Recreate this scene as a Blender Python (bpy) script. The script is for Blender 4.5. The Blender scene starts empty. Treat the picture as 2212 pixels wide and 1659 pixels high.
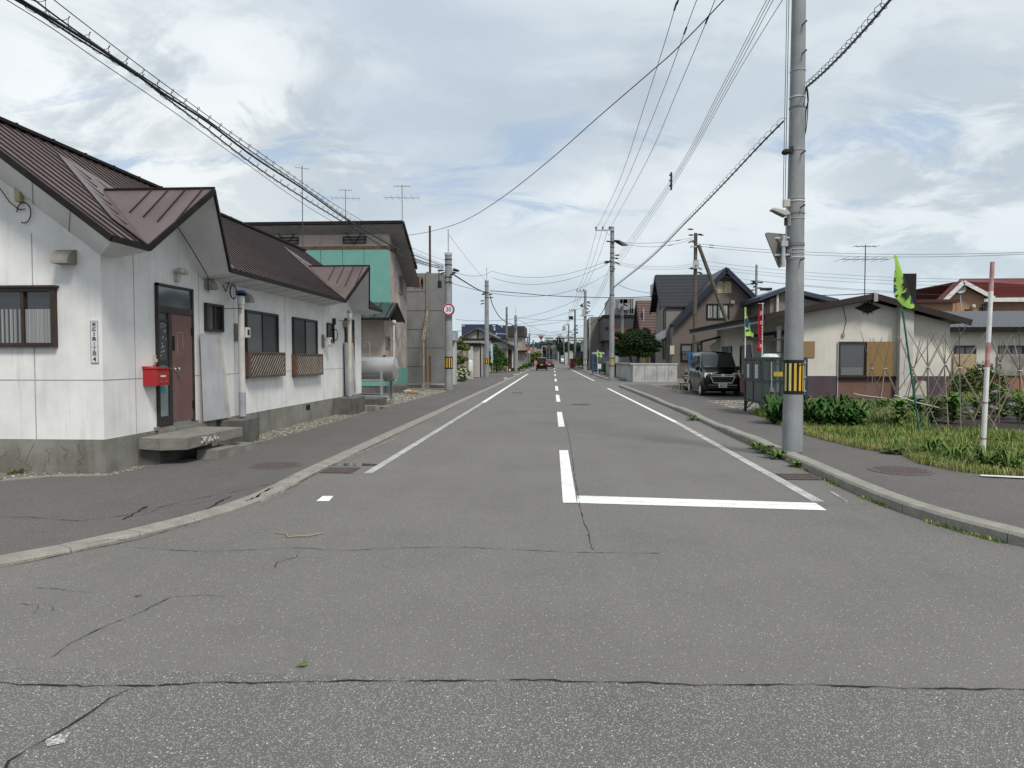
import bpy, bmesh, math, random
from mathutils import Vector, Matrix
random.seed(7)
V=Vector; PI=math.pi; R=math.radians
scene=bpy.context.scene; COL=scene.collection
# ---------------------------------------------------------------- camera
F=1534.;CX,CY=1106.,829.5;CH=1.6
PSI=math.atan(92/F);PIT=math.atan(56.5/F)
cam=bpy.data.cameras.new('camera');camo=bpy.data.objects.new('camera',cam);COL.objects.link(camo)
camo.location=(0,0,CH);camo.rotation_euler=(PI/2-PIT,0,PSI)
cam.sensor_width=36;cam.lens=F/2212*36;cam.clip_end=4000;cam.clip_start=.05
scene.camera=camo
scene.render.resolution_x=1024;scene.render.resolution_y=768
# ---------------------------------------------------------------- from a place in the survey photo to a point in the world
_Fw=V((-math.sin(PSI)*math.cos(PIT),math.cos(PSI)*math.cos(PIT),-math.sin(PIT)))
_R=V((math.cos(PSI),math.sin(PSI),0));_U=_R.cross(_Fw)
def ray(x,y): return _Fw+_R*((x-CX)/F)-_U*((y-CY)/F)
def G(x,y,z=0.): d=ray(x,y);t=(z-CH)/d.z;return V((d.x*t,d.y*t,z))
def PX(x,y,X): d=ray(x,y);t=X/d.x;return V((X,d.y*t,CH+d.z*t))
def PY(x,y,Y): d=ray(x,y);t=Y/d.y;return V((d.x*t,Y,CH+d.z*t))

# ---------------------------------------------------------------- sky
SUN_EL=R(52);SUN_AZ=R(148)     # compass-like: direction towards the sun, clockwise from +Y
w=bpy.data.worlds.new("World");scene.world=w;w.use_nodes=True
nt=w.node_tree;N=nt.nodes;L=nt.links;N.clear()
def nd(t,**k):
    n=N.new(t)
    for a,b in k.items():
        if hasattr(n,a): setattr(n,a,b)
        else: n.inputs[a].default_value=b
    return n
def wmath(op,a,b=None,clamp=False):
    n=N.new('ShaderNodeMath');n.operation=op;n.use_clamp=clamp
    for i,v in enumerate((a,b)):
        if v is None: continue
        if isinstance(v,(int,float)): n.inputs[i].default_value=v
        else: L.new(v,n.inputs[i])
    return n.outputs[0]
def wmix(f,a,b):
    n=N.new('ShaderNodeMix');n.data_type='RGBA'
    for s,v in ((0,f),(6,a),(7,b)):
        if isinstance(v,(int,float)): n.inputs[s].default_value=v
        elif isinstance(v,tuple): n.inputs[s].default_value=(*v,1)
        else: L.new(v,n.inputs[s])
    return n.outputs[2]
def wramp(v,a,b):
    n=N.new('ShaderNodeMapRange');n.interpolation_type='SMOOTHSTEP';n.inputs[1].default_value=a;n.inputs[2].default_value=b
    L.new(v,n.inputs[0]);return n.outputs[0]
tc=N.new('ShaderNodeTexCoord');sx=N.new('ShaderNodeSeparateXYZ');L.new(tc.outputs['Generated'],sx.inputs[0])
zz=wmath('MAXIMUM',sx.outputs[2],0.0);zd=wmath('ADD',zz,.30)
ux=wmath('DIVIDE',sx.outputs[0],zd);uy=wmath('DIVIDE',sx.outputs[1],zd)
cb=N.new('ShaderNodeCombineXYZ');L.new(ux,cb.inputs[0]);L.new(uy,cb.inputs[1])
def wnoise(scale,detail,rough,off,dist=0.,sc=(1,1,1)):
    mp=N.new('ShaderNodeMapping');mp.inputs['Location'].default_value=off;mp.inputs['Scale'].default_value=sc;L.new(cb.outputs[0],mp.inputs[0])
    n=N.new('ShaderNodeTexNoise');n.inputs['Scale'].default_value=scale;n.inputs['Detail'].default_value=detail;n.inputs['Roughness'].default_value=rough;n.inputs['Distortion'].default_value=dist
    L.new(mp.outputs[0],n.inputs[0]);return n.outputs[0]
sky=N.new('ShaderNodeTexSky');sky.sky_type='NISHITA';sky.sun_disc=False;sky.sun_elevation=SUN_EL;sky.sun_rotation=SUN_AZ;sky.air_density=1.;sky.dust_density=1.5
veil=wramp(wnoise(1.15,3,.5,(3.1,7.7,0),.3,(1.,1.2,1)),.40,.62)
c1=wmix(veil,(6.9,7.4,7.7),(5.0,5.7,6.3))                       # bright veil / grey veil
wisp=wramp(wnoise(2.6,9,.6,(1.3,0.4,0),.5,(1.,1.4,1)),.42,.66)
c2=wmix(wmath('MULTIPLY',wisp,.42),c1,(7.2,7.8,8.1))
dk=wramp(wnoise(2.1,8,.58,(8.3,2.2,0),.3,(1,1,1)),.56,.70)
c3=wmix(wmath('MULTIPLY',dk,.6),c2,(3.9,4.5,5.2))
def lobe(x,y,a,b):
    d=ray(x,y).normalized();vm=N.new('ShaderNodeVectorMath');vm.operation='DOT_PRODUCT';L.new(tc.outputs['Generated'],vm.inputs[0]);vm.inputs[1].default_value=d
    return wramp(vm.outputs['Value'],math.cos(b),math.cos(a))
soft=wramp(wnoise(1.6,5,.55,(2.2,9.1,0),.4),.30,.62)
c3=wmix(wmath('MULTIPLY',wmath('MULTIPLY',lobe(880,190,R(2),R(17)),soft),.85),c3,(4.3,5.1,6.1))
c3=wmix(wmath('MULTIPLY',lobe(150,120,R(3),R(22)),wmath('SUBTRACT',.75,wmath('MULTIPLY',soft,.45))),c3,(8.3,8.6,8.7))
puff=wramp(wnoise(3.4,9,.6,(4.4,1.2,0),.5),.43,.56)
for lx,ly,lr,ls in ((360,320,13,.75),(650,290,12,.7),(2130,430,14,.75),(1250,330,12,.3)):
    c3=wmix(wmath('MULTIPLY',wmath('MULTIPLY',lobe(lx,ly,R(1),R(lr)),puff),ls),c3,(4.1,4.8,5.4))
c3=wmix(wmath('MULTIPLY',lobe(470,430,R(1),R(9)),.4),c3,(8.0,8.3,8.2))
# blue openings, mostly low ahead
op=wramp(wnoise(2.8,9,.64,(5.2,3.4,0),.6,(.8,1.6,1)),.52,.66)
low=wmath('MULTIPLY',wramp(zz,.15,.21),wmath('SUBTRACT',1,wramp(zz,.27,.36)))
blue=wmix(.7,sky.outputs[0],(3.9,5.1,6.7))
c4=wmix(wmath('MULTIPLY',wmath('MULTIPLY',op,low),.75),c3,blue)
hz=wmath('SUBTRACT',1,wramp(zz,.0,.22))
c5=wmix(wmath('MULTIPLY',hz,.75),c4,(5.2,6.2,6.85))
bg=N.new('ShaderNodeBackground');bg.inputs[1].default_value=.092;L.new(c5,bg.inputs[0])
ou=N.new('ShaderNodeOutputWorld');L.new(bg.outputs[0],ou.inputs[0])
# ---------------------------------------------------------------- sun
sl=bpy.data.lights.new('sun','SUN');sl.energy=2.5;sl.angle=R(13);sl.color=(1,.95,.88)
so=bpy.data.objects.new('sun',sl);COL.objects.link(so)
sd=V((math.sin(SUN_AZ)*math.cos(SUN_EL),math.cos(SUN_AZ)*math.cos(SUN_EL),math.sin(SUN_EL)))
so.rotation_euler=sd.to_track_quat('Z','Y').to_euler();so.location=(0,-5,30)
scene.view_settings.view_transform='Standard';scene.view_settings.look='None';scene.view_settings.gamma=1;scene.view_settings.exposure=.36
scene.cycles.max_bounces=6;scene.cycles.diffuse_bounces=3;scene.cycles.transparent_max_bounces=8

# ---------------------------------------------------------------- mesh helpers
ORG={}
class MB:
    def __init__(s): s.v=[];s.f=[];s.m=[]
    def face(s,pts,m=0):
        i=len(s.v);s.v+= [tuple(p) for p in pts];s.f.append(tuple(range(i,i+len(pts))));s.m.append(m);return s
    def box(s,a,b,m=0,M=None):
        x0,y0,z0=[min(a[i],b[i]) for i in range(3)];x1,y1,z1=[max(a[i],b[i]) for i in range(3)]
        P=[V(p) for p in ((x0,y0,z0),(x1,y0,z0),(x1,y1,z0),(x0,y1,z0),(x0,y0,z1),(x1,y0,z1),(x1,y1,z1),(x0,y1,z1))]
        if M is not None: P=[M@p for p in P]
        i=len(s.v);s.v+=[tuple(p) for p in P]
        for f in ((3,2,1,0),(4,5,6,7),(0,1,5,4),(1,2,6,5),(2,3,7,6),(3,0,4,7)): s.f.append(tuple(i+k for k in f));s.m.append(m)
        return s
    def prism(s,base,off,m=0):
        """base: planar loop, extruded by off"""
        n=len(base);off=V(off);base=[V(p) for p in base]
        nrm=V((0,0,0))
        for k in range(n): nrm+=base[k].cross(base[(k+1)%n])
        if nrm.dot(off)>0: base=base[::-1]
        i=len(s.v);s.v+=[tuple(p) for p in base]+[tuple(p+off) for p in base]
        s.f.append(tuple(range(i,i+n)));s.m.append(m)
        s.f.append(tuple(i+n+k for k in range(n-1,-1,-1)));s.m.append(m)
        for k in range(n):
            k2=(k+1)%n;s.f.append((i+k2,i+k,i+n+k,i+n+k2));s.m.append(m)
        return s
    def tube(s,pts,r,n=6,m=0,cap=True):
        pts=[V(p) for p in pts];rs=r if isinstance(r,(list,tuple)) else [r]*len(pts)
        i0=len(s.v);prev=None
        for k,p in enumerate(pts):
            d=(pts[min(k+1,len(pts)-1)]-pts[max(k-1,0)]).normalized()
            if prev is None:
                a=V((0,0,1)) if abs(d.z)<.9 else V((1,0,0))
                u=d.cross(a).normalized()
            else: u=(prev-d*prev.dot(d)).normalized()
            prev=u;q=d.cross(u)
            for j in range(n):
                t=2*PI*j/n;s.v.append(tuple(p+(u*math.cos(t)+q*math.sin(t))*rs[k]))
        for k in range(len(pts)-1):
            for j in range(n):
                j2=(j+1)%n;a=i0+k*n;s.f.append((a+j,a+j2,a+n+j2,a+n+j));s.m.append(m)
        if cap:
            s.f.append(tuple(i0+j for j in range(n-1,-1,-1)));s.m.append(m)
            e=i0+(len(pts)-1)*n;s.f.append(tuple(e+j for j in range(n)));s.m.append(m)
        return s
    def bar(s,a,b,w,h=None,m=0):
        """rectangular bar from a to b"""
        a=V(a);b=V(b);h=w if h is None else h;d=(b-a).normalized()
        up=V((0,0,1)) if abs(d.z)<.95 else V((0,1,0))
        u=d.cross(up).normalized()*w/2;q=u.cross(d).normalized()*h/2
        s.prism([a-u-q,a+u-q,a+u+q,a-u+q],b-a,m);return s
    def lathe(s,c,prof,n=16,m=0,ax=(0,0,1)):
        c=V(c);ax=V(ax).normalized();a=V((1,0,0)) if abs(ax.x)<.9 else V((0,1,0));u=ax.cross(a).normalized();q=ax.cross(u)
        i0=len(s.v)
        for r,h in prof:
            for j in range(n):
                t=2*PI*j/n;s.v.append(tuple(c+ax*h+(u*math.cos(t)+q*math.sin(t))*r))
        for k in range(len(prof)-1):
            for j in range(n):
                j2=(j+1)%n;a=i0+k*n;s.f.append((a+j,a+j2,a+n+j2,a+n+j));s.m.append(m)
        return s
    def blob(s,c,r,m=0,sc=(1,1,1),jit=.18,seed=0,sub=1):
        bm=bmesh.new();bmesh.ops.create_icosphere(bm,subdivisions=sub,radius=1);rn=random.Random(seed)
        i=len(s.v)
        for v in bm.verts:
            k=r*(1+rn.uniform(-jit,jit));s.v.append((c[0]+v.co.x*k*sc[0],c[1]+v.co.y*k*sc[1],c[2]+v.co.z*k*sc[2]))
        for f in bm.faces: s.f.append(tuple(i+v.index for v in f.verts));s.m.append(m)
        bm.free();return s
    def build(s,name,mats,parent=None,smooth=False,bevel=0,loc=None):
        if not isinstance(mats,(list,tuple)): mats=[mats]
        me=bpy.data.meshes.new(name)
        if parent is not None: org=V(ORG[parent.name])
        elif loc is not None: org=V(loc)
        else:
            xs=[v[0] for v in s.v];ys=[v[1] for v in s.v];zs=[v[2] for v in s.v]
            org=V(((min(xs)+max(xs))/2,(min(ys)+max(ys))/2,min(zs)))
        me.from_pydata([(v[0]-org[0],v[1]-org[1],v[2]-org[2]) for v in s.v],[],s.f)
        for mt in mats: me.materials.append(mt)
        me.polygons.foreach_set('material_index',s.m)
        if smooth:
            me.polygons.foreach_set('use_smooth',[True]*len(s.f))
            try: me.set_sharp_from_angle(angle=R(38))
            except Exception: pass
        me.update()
        o=bpy.data.objects.new(name,me);COL.objects.link(o)
        if parent is not None: o.parent=parent
        else: o.location=org
        ORG[o.name]=tuple(org)
        if bevel:
            bv=o.modifiers.new('b','BEVEL');bv.width=bevel;bv.segments=2;bv.limit_method='ANGLE';bv.angle_limit=R(40)
        return o
def tag(o,label,cat,group=None,kind=None):
    if label: o['label']=label
    if cat: o['category']=cat
    if group: o['group']=group
    if kind: o['kind']=kind
    return o
def struct(o,kind='structure'): o['kind']=kind;return o
def stuff(o,label,cat): o['kind']='stuff';o['label']=label;o['category']=cat;return o
def thing(name,label,cat,loc,group=None):
    o=bpy.data.objects.new(name,None);COL.objects.link(o);o.location=loc;o.empty_display_size=.2
    ORG[o.name]=tuple(loc);return tag(o,label,cat,group)
KIDS={}
def copy_tree(o,loc=None,rz=None,label=None,parent=None):
    c=o.copy();COL.objects.link(c);ORG[c.name]=ORG.get(o.name,(0,0,0))
    if parent is not None: c.parent=parent
    if loc is not None: c.location=loc
    if rz is not None: c.rotation_euler=(0,0,rz)
    if label: c['label']=label
    for ch in [x for x in COL.objects if x.parent==o]: copy_tree(ch,parent=c)
    return c
def text_mesh(body,size,mat,parent,loc,xdir,name='lettering',ext=.003,align='CENTER',wscale=1.,line=1.,bold=0):
    """flat writing: xdir = reading direction; it stands upright"""
    cu=bpy.data.curves.new('t','FONT');cu.body=body;cu.size=size;cu.align_x=align;cu.align_y='CENTER';cu.extrude=ext;cu.space_line=line;cu.offset=bold
    cu.resolution_u=3
    to=bpy.data.objects.new('t',cu);COL.objects.link(to);dg=bpy.context.evaluated_depsgraph_get()
    me=bpy.data.meshes.new_from_object(to.evaluated_get(dg));bpy.data.objects.remove(to)
    x=V(xdir).normalized();z=V((0,0,1));n=x.cross(z)
    org=V(ORG[parent.name]) if parent is not None else V(loc)
    M=Matrix(((x.x*wscale,z.x,n.x,0),(x.y*wscale,z.y,n.y,0),(x.z*wscale,z.z,n.z,0),(0,0,0,1)))
    me.transform(M);me.transform(Matrix.Translation(V(loc)-org))
    me.materials.clear();me.materials.append(mat)
    o=bpy.data.objects.new(name,me);COL.objects.link(o);ORG[o.name]=tuple(org)
    if parent is not None: o.parent=parent
    else: o.location=org
    return o

# ---------------------------------------------------------------- materials
def newmat(name):
    m=bpy.data.materials.new(name);m.use_nodes=True;nt=m.node_tree;return m,nt,nt.nodes['Principled BSDF']
MC={}
def pm(name,c1,c2=None,scale=4.,rough=.8,metal=0.,bump=0.,bscale=None,streak=0.,streakcol=None,detail=5,lo=.35,hi=.65,spec=.3,coat=0.,fine=0.):
    """painted / mineral surface: two tones mixed by noise, optional vertical streaks, optional fine grain"""
    if name in MC: return MC[name]
    m,nt,b=newmat(name);MC[name]=m;n=nt.nodes;l=nt.links
    b.inputs['Roughness'].default_value=rough;b.inputs['Metallic'].default_value=metal
    b.inputs['Specular IOR Level'].default_value=spec;b.inputs['Coat Weight'].default_value=coat
    if c2 is None: c2=tuple(x*.8 for x in c1)
    t=n.new('ShaderNodeTexCoord')
    def noise(sc,det,vec=None,r=.6):
        q=n.new('ShaderNodeTexNoise');q.inputs['Scale'].default_value=sc;q.inputs['Detail'].default_value=det;q.inputs['Roughness'].default_value=r
        l.new(vec if vec is not None else t.outputs['Object'],q.inputs['Vector']);return q.outputs[0]
    def rng(v,a,b_):
        q=n.new('ShaderNodeMapRange');q.inputs[1].default_value=a;q.inputs[2].default_value=b_;l.new(v,q.inputs[0]);return q.outputs[0]
    def mix(f,a,b_):
        q=n.new('ShaderNodeMix');q.data_type='RGBA'
        for s_,v in ((0,f),(6,a),(7,b_)):
            if isinstance(v,(int,float)): q.inputs[s_].default_value=v
            elif isinstance(v,tuple): q.inputs[s_].default_value=(*v,1)
            else: l.new(v,q.inputs[s_])
        return q.outputs[2]
    col=mix(rng(noise(scale,detail),lo,hi),tuple(c1),tuple(c2))
    if streak:
        mp=n.new('ShaderNodeMapping');mp.inputs['Scale'].default_value=(1,1,.07);l.new(t.outputs['Object'],mp.inputs[0])
        st=rng(noise(9,6,mp.outputs[0],.65),.5,.75)
        big=rng(noise(.9,3),.35,.65)
        q=n.new('ShaderNodeMath');q.operation='MULTIPLY';l.new(st,q.inputs[0]);l.new(big,q.inputs[1])
        q2=n.new('ShaderNodeMath');q2.operation='MULTIPLY';l.new(q.outputs[0],q2.inputs[0]);q2.inputs[1].default_value=streak
        col=mix(q2.outputs[0],col,tuple(streakcol or tuple(x*.35 for x in c1)))
    if fine:
        q2=n.new('ShaderNodeMath');q2.operation='MULTIPLY';l.new(rng(noise(90,3),.4,.7),q2.inputs[0]);q2.inputs[1].default_value=fine
        col=mix(q2.outputs[0],col,tuple(x*.45 for x in c1))
    l.new(col,b.inputs['Base Color'])
    if bump:
        bp=n.new('ShaderNodeBump');bp.inputs['Strength'].default_value=bump;bp.inputs['Distance'].default_value=.02
        l.new(noise(bscale or scale*6,6),bp.inputs['Height']);l.new(bp.outputs[0],b.inputs['Normal'])
    return m
def asphalt(name,base,stone,sc,thr,dark=.75,crackle=0.,spd=1.):
    m,nt,b=newmat(name);n=nt.nodes;l=nt.links;b.inputs['Roughness'].default_value=.88;b.inputs['Specular IOR Level'].default_value=.3
    t=n.new('ShaderNodeTexCoord')
    def noise(sc,det,r=.6,vec=None):
        q=n.new('ShaderNodeTexNoise');q.inputs['Scale'].default_value=sc;q.inputs['Detail'].default_value=det;q.inputs['Roughness'].default_value=r;l.new(vec or t.outputs['Object'],q.inputs['Vector']);return q.outputs[0]
    def rng(v,a,b_,c=0.,d=1.):
        q=n.new('ShaderNodeMapRange');q.inputs[1].default_value=a;q.inputs[2].default_value=b_;q.inputs[3].default_value=c;q.inputs[4].default_value=d;l.new(v,q.inputs[0]);return q.outputs[0]
    def mix(f,a,b_):
        q=n.new('ShaderNodeMix');q.data_type='RGBA'
        for s_,v in ((0,f),(6,a),(7,b_)):
            if isinstance(v,(int,float)): q.inputs[s_].default_value=v
            elif isinstance(v,tuple): q.inputs[s_].default_value=(*v,1)
            else: l.new(v,q.inputs[s_])
        return q.outputs[2]
    def mul(a,b_):
        q=n.new('ShaderNodeMath');q.operation='MULTIPLY'
        for i,v in enumerate((a,b_)):
            if isinstance(v,(int,float)): q.inputs[i].default_value=v
            else: l.new(v,q.inputs[i])
        return q.outputs[0]
    col=mix(rng(noise(.45,5),.35,.65),tuple(base),tuple(x*.84 for x in base))
    mp=n.new('ShaderNodeMapping');mp.inputs['Scale'].default_value=(1.6,.12,1);l.new(t.outputs['Object'],mp.inputs[0])
    col=mix(mul(rng(noise(1.3,4,.6,mp.outputs[0]),.45,.75),.35),col,tuple(x*1.18 for x in base))      # wheel-polished tracks along the road
    col=mix(mul(rng(noise(.9,8,.7),.52,.72),.30),col,tuple(x*.72 for x in base))      # stains
    col=mix(mul(rng(noise(6,6,.75),.55,.75),.22),col,tuple(x*1.25 for x in base))     # dust
    col=mix(mul(rng(noise(sc*1.3,2,.7),.45,.62),.55),col,tuple(x*dark for x in base))
    vo=n.new('ShaderNodeTexVoronoi');vo.inputs['Scale'].default_value=sc;l.new(t.outputs['Object'],vo.inputs['Vector'])
    near=rng(vo.outputs['Distance'],.30,.46,1.,0.)
    s3=n.new('ShaderNodeSeparateColor');l.new(vo.outputs['Color'],s3.inputs[0])
    pick=rng(s3.outputs[0],thr,thr+.06)
    br=mix(s3.outputs[1],tuple(stone),tuple(x*.72 for x in stone))
    col=mix(mul(mul(near,pick),spd),col,br)
    vo2=n.new('ShaderNodeTexVoronoi');vo2.inputs['Scale'].default_value=sc*.37;l.new(t.outputs['Object'],vo2.inputs['Vector'])
    s4=n.new('ShaderNodeSeparateColor');l.new(vo2.outputs['Color'],s4.inputs[0])
    col=mix(mul(rng(vo2.outputs['Distance'],.12,.2,1.,0.),rng(s4.outputs[2],.93,.95)),col,tuple(min(1,x*1.5) for x in stone))
    l.new(col,b.inputs['Base Color'])
    bp=n.new('ShaderNodeBump');bp.inputs['Strength'].default_value=.35;bp.inputs['Distance'].default_value=.006
    l.new(vo.outputs['Distance'],bp.inputs['Height']);l.new(bp.outputs[0],b.inputs['Normal'])
    return m
def marking(name,wear,col=(.62,.63,.62),under=(.135,.133,.13)):
    m,nt,b=newmat(name);n=nt.nodes;l=nt.links;b.inputs['Roughness'].default_value=.75
    t=n.new('ShaderNodeTexCoord');q=n.new('ShaderNodeTexNoise');q.inputs['Scale'].default_value=45;q.inputs['Detail'].default_value=6;q.inputs['Roughness'].default_value=.8
    l.new(t.outputs['Object'],q.inputs['Vector'])
    g=n.new('ShaderNodeTexNoise');g.inputs['Scale'].default_value=3;g.inputs['Detail'].default_value=4;l.new(t.outputs['Object'],g.inputs['Vector'])
    a=n.new('ShaderNodeMath');a.operation='MULTIPLY_ADD';l.new(g.outputs[0],a.inputs[0]);a.inputs[1].default_value=.25;l.new(q.outputs[0],a.inputs[2])
    r=n.new('ShaderNodeMapRange');r.inputs[1].default_value=.62-wear-.05;r.inputs[2].default_value=.62-wear+.08;l.new(a.outputs[0],r.inputs[0])
    mx=n.new('ShaderNodeMix');mx.data_type='RGBA';mx.inputs[6].default_value=(*under,1);mx.inputs[7].default_value=(*col,1);l.new(r.outputs[0],mx.inputs[0]);l.new(mx.outputs[2],b.inputs['Base Color'])
    return m
def glass_mat(name,col,rough=.08,spec=.6,metal=0.):
    m,nt,b=newmat(name);b.inputs['Base Color'].default_value=(*col,1);b.inputs['Roughness'].default_value=rough;b.inputs['Specular IOR Level'].default_value=spec;b.inputs['Metallic'].default_value=metal
    return m
def emit(name,col,s):
    m,nt,b=newmat(name);b.inputs['Base Color'].default_value=(*col,1);b.inputs['Emission Color'].default_value=(*col,1);b.inputs['Emission Strength'].default_value=s;return m
def bands(name,c1,c2,axis,period,duty=.5,rough=.5,metal=0.,soft=.05,bump=.3):
    """siding / planks / sheet profile: fine lines at right angles to axis"""
    m,nt,b=newmat(name);n=nt.nodes;l=nt.links;b.inputs['Roughness'].default_value=rough;b.inputs['Metallic'].default_value=metal;b.inputs['Specular IOR Level'].default_value=.2
    t=n.new('ShaderNodeTexCoord');s=n.new('ShaderNodeSeparateXYZ');l.new(t.outputs['Object'],s.inputs[0])
    a=n.new('ShaderNodeMath');a.operation='DIVIDE';l.new(s.outputs[axis],a.inputs[0]);a.inputs[1].default_value=period
    f=n.new('ShaderNodeMath');f.operation='FRACT';l.new(a.outputs[0],f.inputs[0])
    r=n.new('ShaderNodeMapRange');r.inputs[1].default_value=duty-soft;r.inputs[2].default_value=duty+soft;l.new(f.outputs[0],r.inputs[0])
    q=n.new('ShaderNodeTexNoise');q.inputs['Scale'].default_value=2.5;q.inputs['Detail'].default_value=5;l.new(t.outputs['Object'],q.inputs['Vector'])
    m0=n.new('ShaderNodeMix');m0.data_type='RGBA';m0.inputs[6].default_value=(*c1,1);m0.inputs[7].default_value=(*[x*.8 for x in c1],1);l.new(q.outputs[0],m0.inputs[0])
    mx=n.new('ShaderNodeMix');mx.data_type='RGBA';l.new(m0.outputs[2],mx.inputs[6]);mx.inputs[7].default_value=(*c2,1);l.new(r.outputs[0],mx.inputs[0]);l.new(mx.outputs[2],b.inputs['Base Color'])
    bp=n.new('ShaderNodeBump');bp.inputs['Strength'].default_value=bump;bp.inputs['Distance'].default_value=.02;bp.invert=True;l.new(r.outputs[0],bp.inputs['Height']);l.new(bp.outputs[0],b.inputs['Normal'])
    return m
def leafmat(name,c,rough=.75):
    m,nt,b=newmat(name);n=nt.nodes;l=nt.links;b.inputs['Roughness'].default_value=rough;b.inputs['Specular IOR Level'].default_value=.12
    t=n.new('ShaderNodeTexCoord');q=n.new('ShaderNodeTexNoise');q.inputs['Scale'].default_value=3.;q.inputs['Detail'].default_value=3;l.new(t.outputs['Object'],q.inputs['Vector'])
    mx=n.new('ShaderNodeMix');mx.data_type='RGBA';mx.inputs[6].default_value=(*[x*.7 for x in c],1);mx.inputs[7].default_value=(*[x*1.3 for x in c],1);l.new(q.outputs[0],mx.inputs[0]);l.new(mx.outputs[2],b.inputs['Base Color'])
    return m
ASP=asphalt('asphalt_road',(.150,.144,.137),(.34,.33,.31),130,.58,spd=.6)
ASPC=asphalt('asphalt_coarse',(.132,.127,.121),(.39,.38,.355),125,.38,dark=.55,spd=.85)
ASPW=asphalt('asphalt_walk',(.112,.106,.101),(.25,.24,.225),105,.84)
WHITE_L=marking('line_fresh',.10,(.74,.75,.74));WHITE_W=marking('line_worn',.02,(.52,.52,.51),(.165,.157,.148))
BLACKC=pm('crack_black',(.02,.02,.02),rough=1)
# ================================================================ ground, roads, pavements
def offset(poly,d):
    out=[]
    for i,p in enumerate(poly):
        a=V(poly[max(i-1,0)]);b=V(poly[min(i+1,len(poly)-1)]);t=(b-a).normalized();out.append(V((p[0]+t.y*d,p[1]-t.x*d)))
    return out      # positive d = to the right of travel
def resample(poly,step):
    out=[V(poly[0])]
    for a,b in zip(poly[:-1],poly[1:]):
        a=V(a);b=V(b);n=max(1,int((b-a).length/step))
        for k in range(1,n+1): out.append(a.lerp(b,k/n))
    return out
def smooth(poly,it=2):
    for _ in range(it):
        q=[V(poly[0])]
        for a,b in zip(poly[:-1],poly[1:]):
            a=V(a);b=V(b);q+= [a.lerp(b,.25),a.lerp(b,.75)]
        q.append(V(poly[-1]));poly=q
    return poly
gm=pm('ground_gravel',(.16,.15,.13),(.10,.10,.075),scale=1.2,rough=1,bump=.6,bscale=30,fine=.7)
g=MB();g.face([(-900,-60,-.03),(900,-60,-.03),(900,1500,-.03),(-900,1500,-.03)]);struct(g.build('ground',gm,loc=(0,0,-.03)))
Yc=3.47
g=MB();g.face([(-60,Yc,0),(60,Yc,0),(60,9,0),(5,9,0),(5,420,0),(-5,420,0),(-5,9,0),(-60,9,0)]);struct(g.build('road',ASP,loc=(0,0,0)))
g=MB();g.face([(-60,-30,0),(60,-30,0),(60,Yc,0),(-60,Yc,0)]);struct(g.build('cross_road',ASPC,loc=(0,0,0)))
g=MB();g.face([(5,41.3,0),(60,41.3,0),(60,50.6,0),(5,50.6,0)]);struct(g.build('side_road',ASP,loc=(0,0,0)))
# left pavement and kerb
KL=smooth([(-2.95,420),(-3.3,30),(-3.3,12),(-3.3,9.3),(-3.22,7.9),(-3.34,6.95),(-3.8,5.75),(-4.25,5.05),(-5.2,4.2),(-7.5,3.4),(-14,3.2),(-40,3.2)],2)
kerbm=pm('kerb_concrete',(.31,.30,.265),(.22,.215,.19),scale=5,rough=.9,bump=.5,bscale=50,fine=.6)
def slab(outer,inner,z,mat,name):
    g=MB();n=len(outer)
    for i in range(n-1):
        g.face([(outer[i].x,outer[i].y,z),(inner[i].x,inner[i].y,z),(inner[i+1].x,inner[i+1].y,z),(outer[i+1].x,outer[i+1].y,z)])
    return struct(g.build(name,mat,loc=(0,0,0)))
def kerb(line,wd,zf,side,name,blk=.62,gap=.008):
    """row of kerb blocks; zf(p) = height; side=+1 when the pavement is to the right of travel"""
    g=MB();pts=resample(line,.02) if False else [V(p) for p in line]
    # walk along arc length
    cum=[0]
    for a,b in zip(pts[:-1],pts[1:]): cum.append(cum[-1]+(b-a).length)
    def at(s):
        s=min(max(s,0),cum[-1]-1e-4)
        for i in range(len(cum)-1):
            if cum[i+1]>=s: 
                t=(s-cum[i])/max(cum[i+1]-cum[i],1e-9);p=pts[i].lerp(pts[i+1],t);d=(pts[i+1]-pts[i]).normalized();return p,d
    s=0;k=0
    while s<cum[-1]-.05:
        far=at(s)[0].y>60;B=blk if not far else blk*6
        e=min(s+B-gap,cum[-1]);(a,da),(b,db)=at(s),at(e)
        na=V((da.y,-da.x))*wd*side;nb=V((db.y,-db.x))*wd*side
        za,zb=zf(a),zf(b);q=.025
        A=[(a.x,a.y,-.02),(a.x,a.y,za-q),(a.x+na.x*.12,a.y+na.y*.12,za),(a.x+na.x,a.y+na.y,za),(a.x+na.x,a.y+na.y,-.02)]
        Bq=[(b.x,b.y,-.02),(b.x,b.y,zb-q),(b.x+nb.x*.12,b.y+nb.y*.12,zb),(b.x+nb.x,b.y+nb.y,zb),(b.x+nb.x,b.y+nb.y,-.02)]
        for j in range(4): g.face([A[j],A[j+1],Bq[j+1],Bq[j]] if side<0 else [Bq[j],Bq[j+1],A[j+1],A[j]])
        g.face(A);g.face(Bq[::-1])
        s+=B;k+=1
    return struct(g.build(name,kerbm,loc=(0,0,0)))
def zl(p): return .045 if p.y<60 else .05
kerb(KL,.2,zl,+1,'kerb',blk=.6)
ZL=.04
ko=offset(KL,.195);lw=[]
for p in ko:
    x=-6.9 if p.y>9.2 else -7
    lw.append(V((min(p.x-.3,-5.62) if p.y>9.6 else p.x-6, p.y if p.y>9.6 else p.y+0)))
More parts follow.
